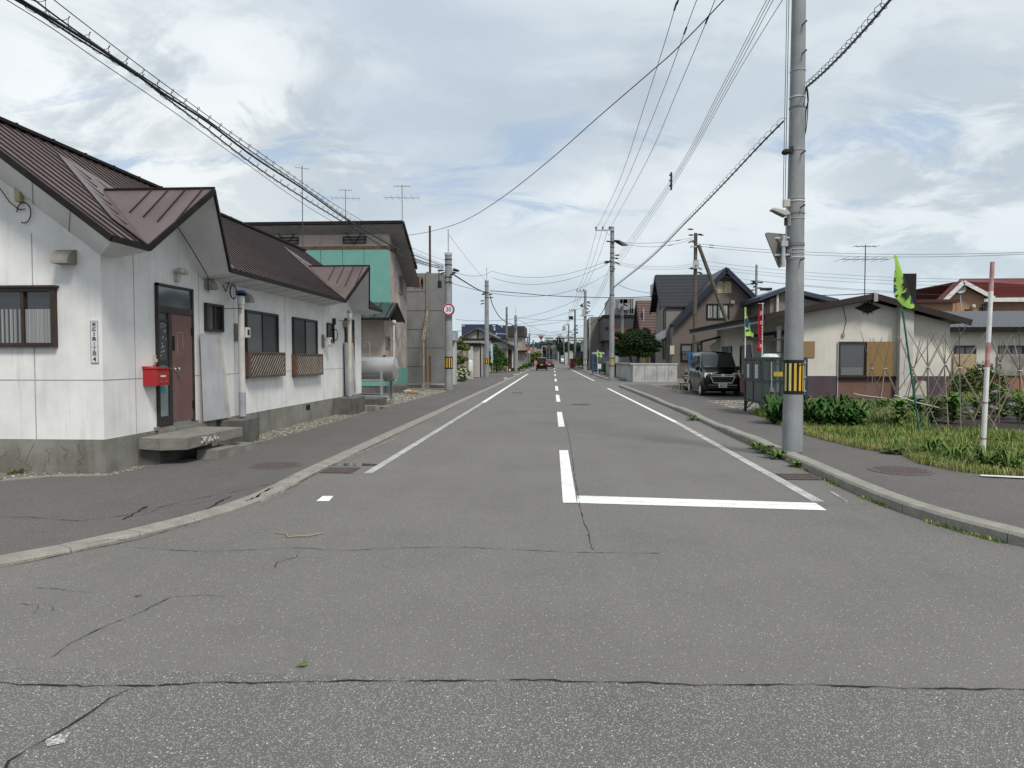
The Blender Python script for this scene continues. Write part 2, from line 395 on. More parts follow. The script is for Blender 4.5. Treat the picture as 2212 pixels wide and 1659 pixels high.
# pavement polygon on the left: from the kerb back to the gravel strip at the house
LP=[G(0,1040,ZL),G(110,1030,ZL),G(232,1028,ZL),G(330,1006,ZL),G(430,983,ZL),G(560,955,ZL),G(660,930,ZL),G(760,900,ZL),G(900,862,ZL),G(965,845,ZL)]
poly=[(p.x,p.y) for p in ko if p.x>-30][::-1]
back=[(-30,LP[0].y-.05)]+[(p.x,p.y) for p in LP]+[(-6.0,50),(-6.2,80),(-6,120),(-6,419)]
from mathutils.geometry import tessellate_polygon
def sheet(name,loop,z,mat):
    pts=[V((p[0],p[1],z)) for p in loop];tr=tessellate_polygon([pts]);g=MB();g.v=[tuple(p) for p in pts]
    for t in tr:
        a,b,c=[pts[i] for i in t]
        if (b-a).cross(c-a).z<0: t=t[::-1]
        g.f.append(tuple(t));g.m.append(0)
    return g.build(name,mat,loc=(0,0,z))
struct(sheet('pavement_left',poly+back[::-1],ZL,ASPW))
# thin concrete edging at the back of the near left pavement
g=MB();e=[V((-30,LP[0].y-.05,0))]+[V((p.x,p.y,0)) for p in LP[:3]]
for a,b in zip(e[:-1],e[1:]):
    d=(b-a).normalized();nn=V((-d.y,d.x,0))*.07;g.prism([a+V((0,0,-.02)),b+V((0,0,-.02)),b+nn+V((0,0,-.02)),a+nn+V((0,0,-.02))],(0,0,.075))
struct(g.build('kerb_edging',kerbm,loc=(0,0,0)))
# right pavement
ZR=.10
KR=[(3.55,40.6),(3.6,36),(3.66,28),(3.7,20),(3.58,14),(3.6,11.5),(3.56,9.5),(3.53,8.2),(3.62,7.1),(3.95,6.1),(4.6,5.2),(5.8,4.3),(8,3.7),(14,3.55),(60,3.55)]
KR=[V((5.0,41.2)),V((4.0,41.15))]+[V(p) for p in KR];KR=smooth(KR,2)
def zr(p):
    y=p.y
    z=.115
    if 12.6<y<14.2: z=.135
    for a,b in ((16.,19.),(22.,26.),(39.5,43)):
        if a<y<b: z=.088
    if y<6: z=.07
    return z
kerb(KR,.2,zr,-1,'kerb',blk=.62)
ki=offset(KR,-.19)
GE=[(1642,900),(1690,918),(1736,936),(1788,950.6),(1868,969),(1952,980),(1992,1000),(2079,1018),(2212,1029)]
GEp=[G(x,y,ZR) for x,y in GE]
loop=[(p.x,p.y) for p in ki]+[(60,GEp[-1].y-.5)]+[(p.x,p.y) for p in GEp[::-1]]+[(5.5,22),(5.55,26),(8.3,26.6),(8.3,34.5),(5.7,34.6),(5.6,38.5),(5.75,41.1)]
struct(sheet('pavement_right',loop,ZR-.012,ASPW))
FR=smooth([(60,50.5),(6,50.6),(4.2,50.8),(3.75,51.6),(3.72,53.5),(3.6,60),(3.2,90),(2.95,200),(2.85,420)],2)
kerb(FR,.2,lambda p:.12,+1 if False else 1,'kerb',blk=.9)
fo=offset(FR,.19)
struct(sheet('pavement_far',[(p.x,p.y) for p in fo]+[(5.3,419),(5.3,120),(6.3,60.),(6.0,51.6),(60,51.4)],.11,ASPW))
# driveway gravel and lot
lot=pm('lot_gravel',(.30,.28,.25),(.13,.125,.11),scale=22,rough=1,bump=.8,bscale=40,fine=.8,lo=.4,hi=.6)
struct(sheet('gravel_lot',[(5.2,17.2),(6.5,17.6),(7.4,24.8),(16,24.8),(16,41.2),(5.3,41.2),(5.3,22)],ZR-.03,lot))
lg=pm('strip_gravel',(.27,.25,.21),(.10,.105,.07),scale=18,rough=1,bump=.8,bscale=40,fine=.8,lo=.38,hi=.62)
struct(sheet('gravel_strip',[(-30,10.5),(-30,8.2),(-5.2,8.6),(-4.7,14),(-4.6,24),(-4.9,36),(-6,37),(-12,37)][::-1],.012,lg))
# ---- loose gravel stones near the left house (nobody could count them)
st=[pm('stone_a',(.30,.28,.25),(.2,.19,.17),rough=.9),pm('stone_b',(.16,.15,.14),rough=.9),pm('stone_c',(.38,.35,.30),rough=.9)]
def gravel(n,fn,name,label,z,r0=.008,r1=.022,sd=3):
    rn=random.Random(sd);g=MB()
    for _ in range(n):
        x,y=fn(rn);g.blob((x,y,z),rn.uniform(r0,r1),m=rn.randrange(3),sc=(1,rn.uniform(.7,1.2),.6),seed=rn.randrange(40),sub=0,jit=.3)
    return stuff(g.build(name,st,loc=(0,0,z)),label,'gravel')
def strip_l(rn):
    while True:
        t=rn.random()**1.3;y=8.75+t*14;x=rn.uniform(-6.1,-4.6) if y>9.3 else rn.uniform(-9,-5.6)
        # stay behind the pavement edge
        for a,b in zip(LP[2:-1],LP[3:]):
            if a.y<=y<=b.y:
                ex=a.x+(b.x-a.x)*(y-a.y)/(b.y-a.y)
                if x<ex: return x,y
        if y<LP[2].y+.3 and y>LP[0].y+.02 and y<9.3: return x,y
gravel(2600,strip_l,'gravel','loose grey and brown gravel along the foot of the white house','.',0,0) if False else gravel(2600,strip_l,'gravel','loose grey and brown gravel along the foot of the white house',.02)
gravel(2200,lambda rn:(rn.uniform(-7.2,-4.7),rn.uniform(22.4,34)),'gravel','loose pale gravel around the silver fuel tank',.02,.012,.035,5)
gravel(2200,lambda rn:(rn.uniform(5.35,8.0),rn.choice((rn.uniform(19.8,25.5),rn.uniform(35,41)))),'gravel','loose grey gravel beside the parked black van',.085,.014,.04,6)
# ---- painted markings
def mark(name,pts,mat,z=.004):
    g=MB();g.face([(p[0],p[1],z) for p in pts]);o=g.build(name,mat,loc=(0,0,z));struct(o);return o
def q4(px): 
    return [G(x,y) for x,y in px]
def ccw(p):
    a=sum(p[i][0]*p[(i+1)%len(p)][1]-p[(i+1)%len(p)][0]*p[i][1] for i in range(len(p)))
    return p if a>0 else p[::-1]
mark('stop_line',ccw(q4([(1247,1071),(1762,1087),(1786,1103),(1247,1087)])),WHITE_L)
mark('centre_line',ccw(q4([(1208,973),(1227,973),(1246,1087),(1216,1087)])),WHITE_L,.006)
CLW=.145
def dash(y0,y1,x0=None,w_=CLW,mat=WHITE_L):
    c0=.205 if x0 is None else x0
    mark('centre_line',[(c0-w_/2,y0,0),(c0+w_/2,y0,0),(c0+w_/2-.004*(y1-y0),y1,0),(c0-w_/2-.004*(y1-y0),y1,0)],mat)
def Yof(y): return G(1205,y).y
for a,b in ((922,890),(868,853),(844,834),(824,818),(812,808.5),(804,801.5),(797.5,795.5),(793,791),(789,787.5)):
    dash(Yof(a),Yof(b),x0=.2-.0022*Yof(a))
# edge lines (worn)
def edge(name,a,b,w_,mat,z=.004):
    a=V(a);b=V(b);d=(b-a).normalized();n_=V((d.y,-d.x,0))*w_/2;mark(name,[a-n_,a+n_,b+n_,b-n_][::-1] if False else ccw([a-n_,a+n_,b+n_,b-n_]),mat,z)
a=G(794,1023);b=G(1041,871);edge('edge_line',a,b,.12,WHITE_W)
a=G(1043,870);b=G(1140,808);edge('edge_line',a,b,.15,WHITE_L)
a=G(1313,839);b=G(1460,912);edge('edge_line',a,b,.12,WHITE_L)
a=G(1460,912);b=G(1768,1084);edge('edge_line',a,b,.13,WHITE_W)
a=G(1233,798);b=G(1284,823);edge('edge_line',a,b,.13,WHITE_L)
mark('edge_mark',ccw(q4([(683,1083),(711,1083),(720,1072),(697,1072)])),WHITE_L)
mark('paint_patch',ccw(q4([(96,1600),(118,1590),(152,1583),(140,1606),(102,1614)])),marking('line_scraps',-.03))
mark('scrape',ccw(q4([(1790,1062),(1795,1060),(1834,1084),(1828,1085)])),marking('line_faint',-.06))
mark('edge_strip',ccw([G(2118,1026,ZR),G(2260,1032,ZR),G(2260,1036,ZR),G(2118,1029,ZR)]),pm('white_edging',(.6,.6,.57)),ZR+.006)
# ---- cracks
def crack(px,w0,name='crack',z=.005,zz_=0,jit=.5,sd=1,mat=None):
    rn=random.Random(sd);P=[G(x,y,zz_) for x,y in px];q=[];wk=0
    for a,b in zip(P[:-1],P[1:]):
        n=max(2,int((b-a).length/.035));d=(b-a).normalized();nn=V((-d.y,d.x,0))
        for k in range(n): wk=wk*.55+rn.gauss(0,.006)*jit*min(1,max(.35,a.y/6));q.append(a.lerp(b,k/n)+nn*(wk+rn.gauss(0,.003)*min(1,a.y/4)))
    q.append(P[-1]);g=MB();ws=[w0*(.25+.75*abs(math.sin(i_*.23+sd)))*rn.uniform(.3,1.25) for i_ in range(len(q))];ws[0]=ws[-1]=w0*.1
    for i in range(len(q)-1):
        d=(q[i+1]-q[i]).normalized();nn=V((-d.y,d.x,0))
        if (q[i+1]-q[i]).length<1e-5: continue
        g.face([q[i]-nn*ws[i]/2,q[i+1]-nn*ws[i+1]/2,q[i+1]+nn*ws[i+1]/2,q[i]+nn*ws[i]/2])
    for i in range(len(g.v)): g.v[i]=(g.v[i][0],g.v[i][1],zz_+z)
    return struct(g.build(name,mat or BLACKC,loc=(0,0,zz_)))
crack([(-60,1470),(0,1474),(60,1480),(290,1482),(420,1476),(700,1474),(980,1472),(1150,1470),(1280,1474),(1400,1476),(1560,1482),(1770,1480),(1950,1488),(2212,1491),(2300,1492)],.014,jit=1.2,sd=2)
crack([(300,1482),(235,1510),(190,1545),(150,1570),(80,1610),(20,1645),(5,1680)],.012,sd=3)
crack([(370,1290),(300,1325),(210,1362),(150,1392),(110,1422)],.009,sd=4)
crack([(490,1290),(440,1287),(370,1290)],.005,sd=41)
crack([(290,1183),(420,1192),(500,1190),(640,1184),(740,1190),(880,1184),(980,1182),(1100,1187),(1250,1194),(1430,1196)],.009,sd=5)
crack([(645,1190),(640,1205),(600,1215),(590,1228)],.007,sd=6)
crack([(75,1270),(110,1272),(200,1282)],.006,sd=7);crack([(40,1306),(85,1310),(70,1330)],.006,sd=8);crack([(98,1302),(118,1312),(112,1322)],.008,sd=81)
crack([(1222,905),(1232,960),(1243,1040),(1256,1110),(1270,1150),(1280,1190)],.009,sd=9)
crack([(1250,1082),(1420,1086),(1600,1090),(1780,1092),(1880,1090)],.006,sd=10,z=.009)
crack([(830,1075),(900,1077),(980,1079)],.005,sd=11)
# cracks in the left pavement
crack([(0,1117),(60,1118),(170,1126),(260,1116),(340,1098),(420,1078),(500,1064),(590,1045),(640,1025)],.012,zz_=ZL,sd=12)
crack([(300,1115),(360,1095),(420,1090),(480,1075)],.006,zz_=ZL,sd=13)
for k,(x,y) in enumerate(((290,1110),(470,1088),(560,1070))): crack([(x-25,y+14),(x,y),(x+30,y-16)],.04,zz_=ZL,sd=20+k,jit=1.4)
crack([(590,1000),(660,1010),(700,1005)],.008,zz_=ZL,sd=30)
# expansion line between the road edge and the left kerb
crack([(0,1228),(180,1190),(300,1166),(450,1121),(560,1085),(640,1048),(700,1012),(760,985),(870,932),(1000,868)],.014,z=.004,sd=31,jit=.4)
# pale scratches of the snow plough on the left kerb
SC=pm('scratch_pale',(.5,.49,.46),rough=.8)
for k,p in enumerate([[(640,1040),(700,1010),(760,985),(860,945)],[(560,1086),(600,1068),(650,1040)],[(300,1148),(360,1142),(440,1120)],[(180,1173),(260,1160),(330,1148)],[(862,936),(900,915),(950,893),(1000,862),(1040,842)]]):
    crack(p,.010,zz_=.05,sd=50+k,jit=.7,mat=SC,name='scratch')
# ---- iron covers
iron=pm('cast_iron',(.10,.085,.08),(.16,.13,.12),scale=30,rough=.7,metal=.3,bump=.6,bscale=60)
dark=pm('dark_void',(.008,.008,.008),rough=1)  # near-black colour stands in for the shade inside openings
def cover(cx,cy,r,z,name,label,cat='manhole cover'):
    t=thing(name,label,cat,(cx,cy,z))
    g=MB();g.lathe((cx,cy,z),[(r*1.1,0),(r*1.1,.006),(r*1.02,.007),(r*1.02,.004),(0,.004)],36);g.build('cover_rim',iron,t)
    g=MB()
    for i in range(-6,7):
        for j in range(-6,7):
            x=i*r/6.5;y=j*r/6.5
            if math.hypot(x,y)<r*.93: 
                if (i+j)%2: g.box((cx+x-r*.06,cy+y-r*.02,z+.003),(cx+x+r*.06,cy+y+r*.02,z+.009))
                else: g.box((cx+x-r*.02,cy+y-r*.06,z+.003),(cx+x+r*.02,cy+y+r*.06,z+.009))
    g.build('cover_tread',iron,t);return t
c=G(595,1006,ZL);cover(c.x,c.y,.33,ZL,'manhole_cover','round iron cover in the dark left pavement near the concrete steps')
c=G(1945,1015,ZR);cover(c.x,c.y,.36,ZR-.01,'manhole_cover','round iron cover in the right pavement in front of the grass')
c=G(1255,874);cover(c.x,c.y,.33,0,'manhole_cover','round iron cover in the middle of the right lane')
def drain(px,py,name,label,wx=.42,wy=.42):
    c=G(px,py);t=thing(name,label,'drain grate',(c.x,c.y,0))
    g=MB();g.box((c.x-wx/2,c.y-wy/2,.002),(c.x+wx/2,c.y+wy/2,.006));g.build('drain_pit',dark,t)
    g=MB()
    for i in range(11):
        x=c.x-wx/2+wx*i/10;g.box((x-.011,c.y-wy/2,.0065),(x+.011,c.y+wy/2,.014))
    for y in (c.y-wy/2,c.y,c.y+wy/2): g.box((c.x-wx/2-.02,y-.015,.007),(c.x+wx/2+.02,y+.015,.016))
    g.build('grate',iron,t);return t
drain(735,1017,'drain_grate','square iron drain grate beside the left kerb with pooled water')
drain(1725,1031,'drain_grate','square iron drain grate beside the right kerb below the near pole')
drain(1117,849,'drain_grate','square iron drain grate further along the left kerb')
wat=glass_mat('puddle',(.05,.06,.065),.03,.8)
g=MB();c=G(745,1012);g.face([(c.x+.42*math.cos(t)*random.uniform(.8,1.1),c.y+.35+.16*math.sin(t)*random.uniform(.8,1.1),.003) for t in [k*PI/7 for k in range(14)]]);struct(g.build('puddle',wat))
# dropped things on the road
g=MB();P=[G(x,y,.012) for x,y in ((592,1150),(618,1152),(622,1160),(640,1158),(668,1157),(702,1150))];g.tube(P,[.004,.006,.007,.007,.006,.004],6);tag(g.build('rope',pm('rope_tan',(.30,.26,.18)),smooth=True),'short frayed tan rope lying on the road in front of the left pavement','rope')
lf=leafmat('leaf_green',(.09,.14,.04))
g=MB();c=G(653,1440,.0);g.face([(c.x-.033,c.y-.01,.012),(c.x-.015,c.y-.025,.02),(c.x+.02,c.y-.015,.012),(c.x+.033,c.y+.01,.022),(c.x,c.y+.02,.014)]);g.tube([(c.x,c.y,.015),(c.x+.01,c.y+.05,.05)],.003,4);tag(g.build('fallen_leaf',lf),'single green leaf fallen on the asphalt near the camera','leaf')
g=MB();c=G(298,1284,.012);g.blob(c,.022,sc=(1,1,.7),seed=3);tag(g.build('pebble',st[1]),'small dark pebble lying alone on the near left road','stone')
# ================================================================ the white row house on the left
XW=-6.16;Y0=9.35;Y1=22.35;FZ=.48
wallw=pm('plaster_white',(.78,.77,.75),(.62,.62,.61),scale=2.2,rough=.9,bump=.15,bscale=60,streak=.45,streakcol=(.30,.29,.27),lo=.3,hi=.75,fine=.15)
found=pm('foundation_concrete',(.25,.245,.22),(.15,.145,.125),scale=1.6,rough=.95,bump=.35,bscale=30,streak=.8,streakcol=(.05,.05,.045),fine=.3)
roofb=pm('roof_brown_metal',(.072,.046,.042),(.12,.088,.082),scale=1.3,rough=.42,metal=.0,bump=.05,spec=.6,lo=.3,hi=.8)
ribb=pm('roof_rib_dark',(.03,.02,.02),rough=.5)  # dark rib colour carries the shadow lines between the sheets
fasc=pm('fascia_black',(.012,.01,.011),(.02,.017,.016),rough=.6,spec=.12)
soff=pm('soffit_grey',(.68,.685,.68),(.56,.57,.57),scale=2,rough=.8)
brownf=pm('frame_bronze',(.045,.03,.022),(.03,.02,.016),rough=.45)
darkf=pm('frame_darkbrown',(.025,.02,.02),(.04,.03,.03),rough=.5)
glas=glass_mat('window_glass_dark',(.02,.022,.024),.04,.8)
glasf=glass_mat('window_glass_frosted',(.13,.14,.14),.25,.6)
glasg=glass_mat('window_glass_grey',(.07,.075,.08),.12,.7)
seam=pm('seam_line',(.36,.355,.35),rough=.9)
ZE=3.15;SM=.75;XE=-5.62;YR=8.76;YB=22.95
XRdg=-8.2;ZRdg=ZE+SM*(XE-XRdg)
H1=thing('row_house','long white plaster row house with brown ribbed metal roof and two porch gables','house',(XW-3,(Y0+Y1)/2,0))
YC=[10.83,20.1];HW=1.24;XP=-5.28;ZP=4.22;SG=(ZP-ZE)/HW
def gtop(y,drop):
    z=3.0
    for c in YC: z=max(z,ZP-SG*abs(y-c)-drop)
    return z
XL=2*XRdg-XW
g=MB()
ys=[Y0];
for c in YC:
    hh=(ZP-.13-3.0)/SG;ys+=[c-hh,c,c+hh]
ys.append(Y1)
top=[(XW,y,gtop(y,.13)) for y in ys]
g.face([(XW,Y0,FZ),(XW,Y1,FZ)]+top[::-1])
zg=3.0+SM*(XW-XRdg)
for Yw,fl in ((Y0,0),(Y1,1)):
    P=[(XW,Yw,FZ),(XW,Yw,3.0),(XRdg,Yw,zg),(XL,Yw,3.0),(XL,Yw,FZ)];g.face(P if fl else P[::-1])
g.face([(XL,Y0,FZ),(XL,Y1,FZ),(XL,Y1,3.0),(XL,Y0,3.0)][::-1])
wall=g.build('wall',wallw,H1)
g=MB()   # panel joints
def vj(y,z0,z1): g.box((XW,y-.006,z0),(XW+.004,y+.006,z1))
for y in (10.1,12.0,13.35,15.95,18.6,21.6): vj(y,FZ,gtop(y,.14))
g.box((XW,Y0,1.29),(XW+.003,10.62,1.302));g.box((XW,11.8,1.29),(XW+.003,20.4,1.302))
for x in (-7.13,-8.6): g.box((x-.006,Y0-.004,FZ),(x+.006,Y0,3.3))
g.box((XL,Y0-.003,1.29),(XW,Y0,1.302));g.build('joint',seam,wall)
g=MB();g.box((XL,Y0-.02,-.08),(XW+.02,Y1+.02,FZ));fo_=g.build('foundation',found,H1)
g=MB()
for (a,b) in ((-.02,0),): 
    pass
crk=pm('foundation_crack',(.06,.055,.05),rough=1)
rn=random.Random(5)
for x0,z0 in ((-6.5,.42),(-6.75,.4),(-6.95,.36),(-7.15,.42),(-7.4,.4),(-7.55,.3),(-7.0,.2),(-7.3,.15),(-7.7,.4)):
    p=V((x0,Y0-.022,z0));pts=[p.copy()]
    for k in range(rn.randint(4,8)): 
        p=p+V((rn.uniform(-.06,.06),0,-rn.uniform(.01,.07)));pts.append(V((p.x,p.y,max(.05,p.z))))
    g.tube(pts,.002,3)
g.build('crack',crk,fo_)
g=MB()
for y in (13.55,16.2): pass
for y in (13.45,17.35): g.box((XW+.018,y-.14,.30),(XW+.026,y+.14,.43))
g.build('air_vent',dark,fo_)
# ---- roof: main slope, cut by the two cross gables, with standing ribs
def zm(x): return ZE+SM*(XE-x)
def xm(z): return XE-(z-ZE)/SM
XV=xm(ZP)           # where the cross ridge meets the main slope
g=MB();T=.10
def P3(x,y): return (x,y,zm(x))
segs=[YR];
yy=YR
for c in YC:
    g.face([P3(XE,yy),P3(XE,c-HW),P3(XV,c),(XRdg,c,ZRdg),(XRdg,yy,ZRdg)]);yy=c+HW
    g.face([P3(XV,c),P3(XE,yy),(XRdg,yy,ZRdg),(XRdg,c,ZRdg)])
g.face([P3(XE,yy),P3(XE,YB),(XRdg,YB,ZRdg),(XRdg,yy,ZRdg)])
g.face([(XRdg,YR,ZRdg),(XRdg,YB,ZRdg),(2*XRdg-XE,YB,ZE),(2*XRdg-XE,YR,ZE)])
PRF=[]
for c in YC:   # cross gable planes, flared outwards at the peak
    g2=MB();g2.face([P3(XE,c-HW),(XP,c,ZP),P3(XV,c)]);g2.face([(XP,c,ZP),P3(XE,c+HW),P3(XV,c)]);PRF.append(g2)
roof=g.build('roof',pm('roof_brown_sheen',(.20,.15,.143),(.135,.098,.092),scale=1.3,rough=.35,spec=.7),H1)  # paler than the porch roofs: sheen on the slope put into the colour
for g2 in PRF: g2.build('porch_roof',roofb,roof)
u3=V((0,0,.04))
for c in YC:
    for s_ in (-1,1):
        g2=MB();P=[V(P3(XE,c+s_*HW)),V(P3(XV,c)),V(P3(XV-.75,c+s_*.02)),V(P3(XV-.25,c+s_*.42)),V(P3(XE-.45,c+s_*(HW+.12))),V(P3(XE,c+s_*(HW+.16)))];P=[p+u3*(0 if i<2 else 1) for i,p in enumerate(P)]
        g2.face(P[::-1] if s_<0 else P);g2.build('valley_flashing',roofb,roof)
g=MB()
g=MB()
def gz(y):
    z=-9
    for c in YC: z=max(z,ZP-SG*abs(y-c))
    return z
y=YR+.14;k=0
while y<YB-.05:
    z=max(gz(y)+.10,ZE+.0);x0=min(xm(z) if z>ZE+.1 else XE+.005,XE+.005)
    inn=z>ZE+.1
    xa=x0-(.10 if inn else 0)
    a=V((xa,y,zm(xa)+.012));b=V((XRdg,y,ZRdg+.012));g.bar(a,b,.04,.026);y+=.215
ribs=g.build('roof_rib',ribb,roof)
g=MB()
g.bar((XRdg,YR-.02,ZRdg+.03),(XRdg,YB+.02,ZRdg+.03),.16,.05)
y=YR+.1
while y<YB: g.box((XRdg-.03,y,ZRdg+.05),(XRdg+.03,y+.04,ZRdg+.09));y+=.8
for c in YC: g.bar((XP+.01,c,ZP+.015),(XV,c,ZP+.015),.035,.03)
g.build('ridge_cap',fasc,roof)
for c in YC:
    g=MB()   # seams on the cross gables
    for s in (-1,1):
        for t in (.1,.27,.44,.61):
            xa=XP-.02-t*1.6
            # line from ridge down the slope toward the rake
            top_=V((xa,c,ZP+.01));
            k=.62-.5*t+.12
            low=V((xa+.15*0+(-.04),c+s*HW*k,ZP-SG*HW*k+.012))
            g.bar(top_,low,.018,.018)
    g.build('roof_seam',ribb,roof)
# fascia boards
g=MB()
def fbar(a,b,h=.085,t=.035):
    a=V(a);b=V(b);g.bar(a-V((0,0,h/2-.01)),b-V((0,0,h/2-.01)),t,h)
fbar((XE,YR,ZE),(XE,YC[0]-HW,ZE));fbar((XE,YC[0]+HW,ZE),(XE,YC[1]-HW,ZE));fbar((XE,YC[1]+HW,ZE),(XE,YB,ZE))
for c in YC:
    fbar((XE,c-HW,ZE),(XP,c,ZP));fbar((XP,c,ZP),(XE,c+HW,ZE))
fbar((XE,YR,ZE),(XRdg,YR,ZRdg));fbar((XRdg,YR,ZRdg),(2*XRdg-XE,YR,ZE));fbar((XE,YB,ZE),(XRdg,YB,ZRdg));g.build('fascia',fasc,roof)
# soffit
g=MB();d=.075
def soffit_run(ya,yb): g.face([(XW,ya,2.99),(XW,yb,2.99),(XE,yb,ZE-d),(XE,ya,ZE-d)][::-1])
g.face([(XW,Y0,2.99),(XE,YR,ZE-d),(XE,YC[0]-HW,ZE-d),(XW,YC[0]-HW+.05,2.99)])
soffit_run(YC[0]+HW,YC[1]-HW);soffit_run(YC[1]+HW,YB)
for c in YC:
    for s in (-1,1):
        g.face([(XW-.02,c,ZP-.14),(XW-.02,c+s*HW,2.99),(XE,c+s*HW,ZE-d),(XP,c,ZP-d)] if s>0 else [(XW-.02,c,ZP-.14),(XP,c,ZP-d),(XE,c+s*HW,ZE-d),(XW-.02,c+s*HW,2.99)])
g.face([(XW,Y0,2.99),(XRdg,Y0,zg-.01),(XRdg,YR,ZRdg-d),(XE,YR,ZE-d)])
g.face([(XW,Y1,2.99),(XE,YB,ZE-d),(XRdg,YB,ZRdg-d),(XRdg,Y1,zg-.01)])
sof=g.build('soffit',soff,roof)
g=MB()
for k in range(7):
    t=k*.62+.55;a=V((XW-t*.8,Y0-.003,2.99+SM*t*.8-.005));b=V((XE-t*.8-.1,YR,ZE-d+SM*(t*.8+.1)-.006));g.bar(a,b,.006)
yk=12.4
while yk<18.8: g.bar((XW,yk,2.985),(XE,yk+.05,ZE-d-.004),.006);yk+=.65
g.build('joint',seam,sof)
# ---- windows and doors on the road face
def U(y,z,o=0.): return (XW+o,y,z)
def win_x(parent,X,s,y0,y1,z0,z1,fm,gms,name='window',fr=.05,div=1,pr=.05):
    """window on a wall facing +-X (s=+1 faces +X)"""
    g=MB();a=X;b=X+s*pr
    g.box((a,y0,z0),(b,y0+fr,z1)).box((a,y1-fr,z0),(b,y1,z1)).box((a,y0+fr,z0),(b,y1-fr,z0+fr)).box((a,y0+fr,z1-fr),(b,y1-fr,z1))
    for k in range(1,div+1):
        ym=y0+(y1-y0)*k/(div+1);g.box((a,ym-fr*.4,z0+fr),(X+s*pr*.75,ym+fr*.4,z1-fr))
    o=g.build(name,fm,parent);n=len(gms)
    for k in range(div+1):
        ya=y0+(y1-y0)*k/(div+1);yb=y0+(y1-y0)*(k+1)/(div+1)
        g=MB();q=X+s*(.012 if k%2 else .02);g.box((X,ya+fr*.4,z0+fr*.6),(q,yb-fr*.4,z1-fr*.6));g.build('pane',gms[k%n],o)
    return o
def win_y(parent,Y,x0,x1,z0,z1,fm,gms,name='window',fr=.05,div=1,pr=.05):
    """window on a wall facing the camera side (-Y)"""
    g=MB();a=Y;b=Y-pr
    g.box((x0,a,z0),(x0+fr,b,z1)).box((x1-fr,a,z0),(x1,b,z1)).box((x0+fr,a,z0),(x1-fr,b,z0+fr)).box((x0+fr,a,z1-fr),(x1-fr,b,z1))
    for k in range(1,div+1):
        xm_=x0+(x1-x0)*k/(div+1);g.box((xm_-fr*.4,a,z0+fr),(xm_+fr*.4,Y-pr*.75,z1-fr))
    o=g.build(name,fm,parent);n=len(gms)
    for k in range(div+1):
        xa=x0+(x1-x0)*k/(div+1);xb=x0+(x1-x0)*(k+1)/(div+1)
        g=MB();q=Y-(.012 if k%2 else .02);g.box((xa+fr*.4,Y,z0+fr*.6),(xb-fr*.4,q,z1-fr*.6));g.build('pane',gms[k%n],o)
    return o
# big near window with curtains, on the end wall
a=PY(0,622,Y0);b=PY(126,750,Y0)
xw0,xw1,zw0,zw1=-7.72,b.x,b.z,a.z
o=win_y(H1,Y0,xw0,xw1,zw0,zw1,brownf,[glas,glas],fr=.055,pr=.07)
cur=pm('curtain_sheer',(.42,.44,.45),(.20,.21,.22),scale=1.,rough=.9)
g=MB();n=60
for k in range(n):
    x0=xw0+.08+(xw1-xw0-.16)*k/n;x1=xw0+.08+(xw1-xw0-.16)*(k+1)/n;dz=.0
    zt=zw0+.52;d0=.022+.006*math.sin(k*1.3)+.004*math.sin(k*3.1);d1=.022+.006*math.sin((k+1)*1.3)+.004*math.sin((k+1)*3.1)
    g.face([(x0,Y0-d0-.0,zw0+.06),(x1,Y0-d1,zw0+.06),(x1,Y0-d1,zt),(x0,Y0-d0,zt)])
g.build('curtain',bands('curtain_fold_shade',(.33,.345,.345),(.19,.2,.2),0,.03,.5,.9,soft=.3,bump=.2),o,smooth=True)  # soft light and dark stripes put the fold shading into the colour
g=MB();g.box((xw0-.03,Y0-.1,zw1-.005),(xw1+.03,Y0,zw1+.025));g.build('window_hood',brownf,o)
small=PX(440,655,XW);s2=PX(478,720,XW)
win_x(H1,XW,1,small.y,s2.y,2.07,2.57,darkf,[glasg,glas],fr=.04,pr=.06)
wA=(PX(527,670,XW).y,PX(597,680,XW).y);wB=(PX(630,688,XW).y,PX(682,694,XW).y)
for n_,(ya,yb) in enumerate((wA,wB)):
    gl=[glasf,glasg] if n_==0 else [glasg,glasf]
    win_x(H1,XW,1,ya,yb,1.62,2.56,darkf,gl,fr=.045,pr=.055)
wC=(PX(705,698,XW).y,PX(719,702,XW).y);win_x(H1,XW,1,wC[0],wC[1],2.0,2.55,darkf,[glas],fr=.04,div=0)
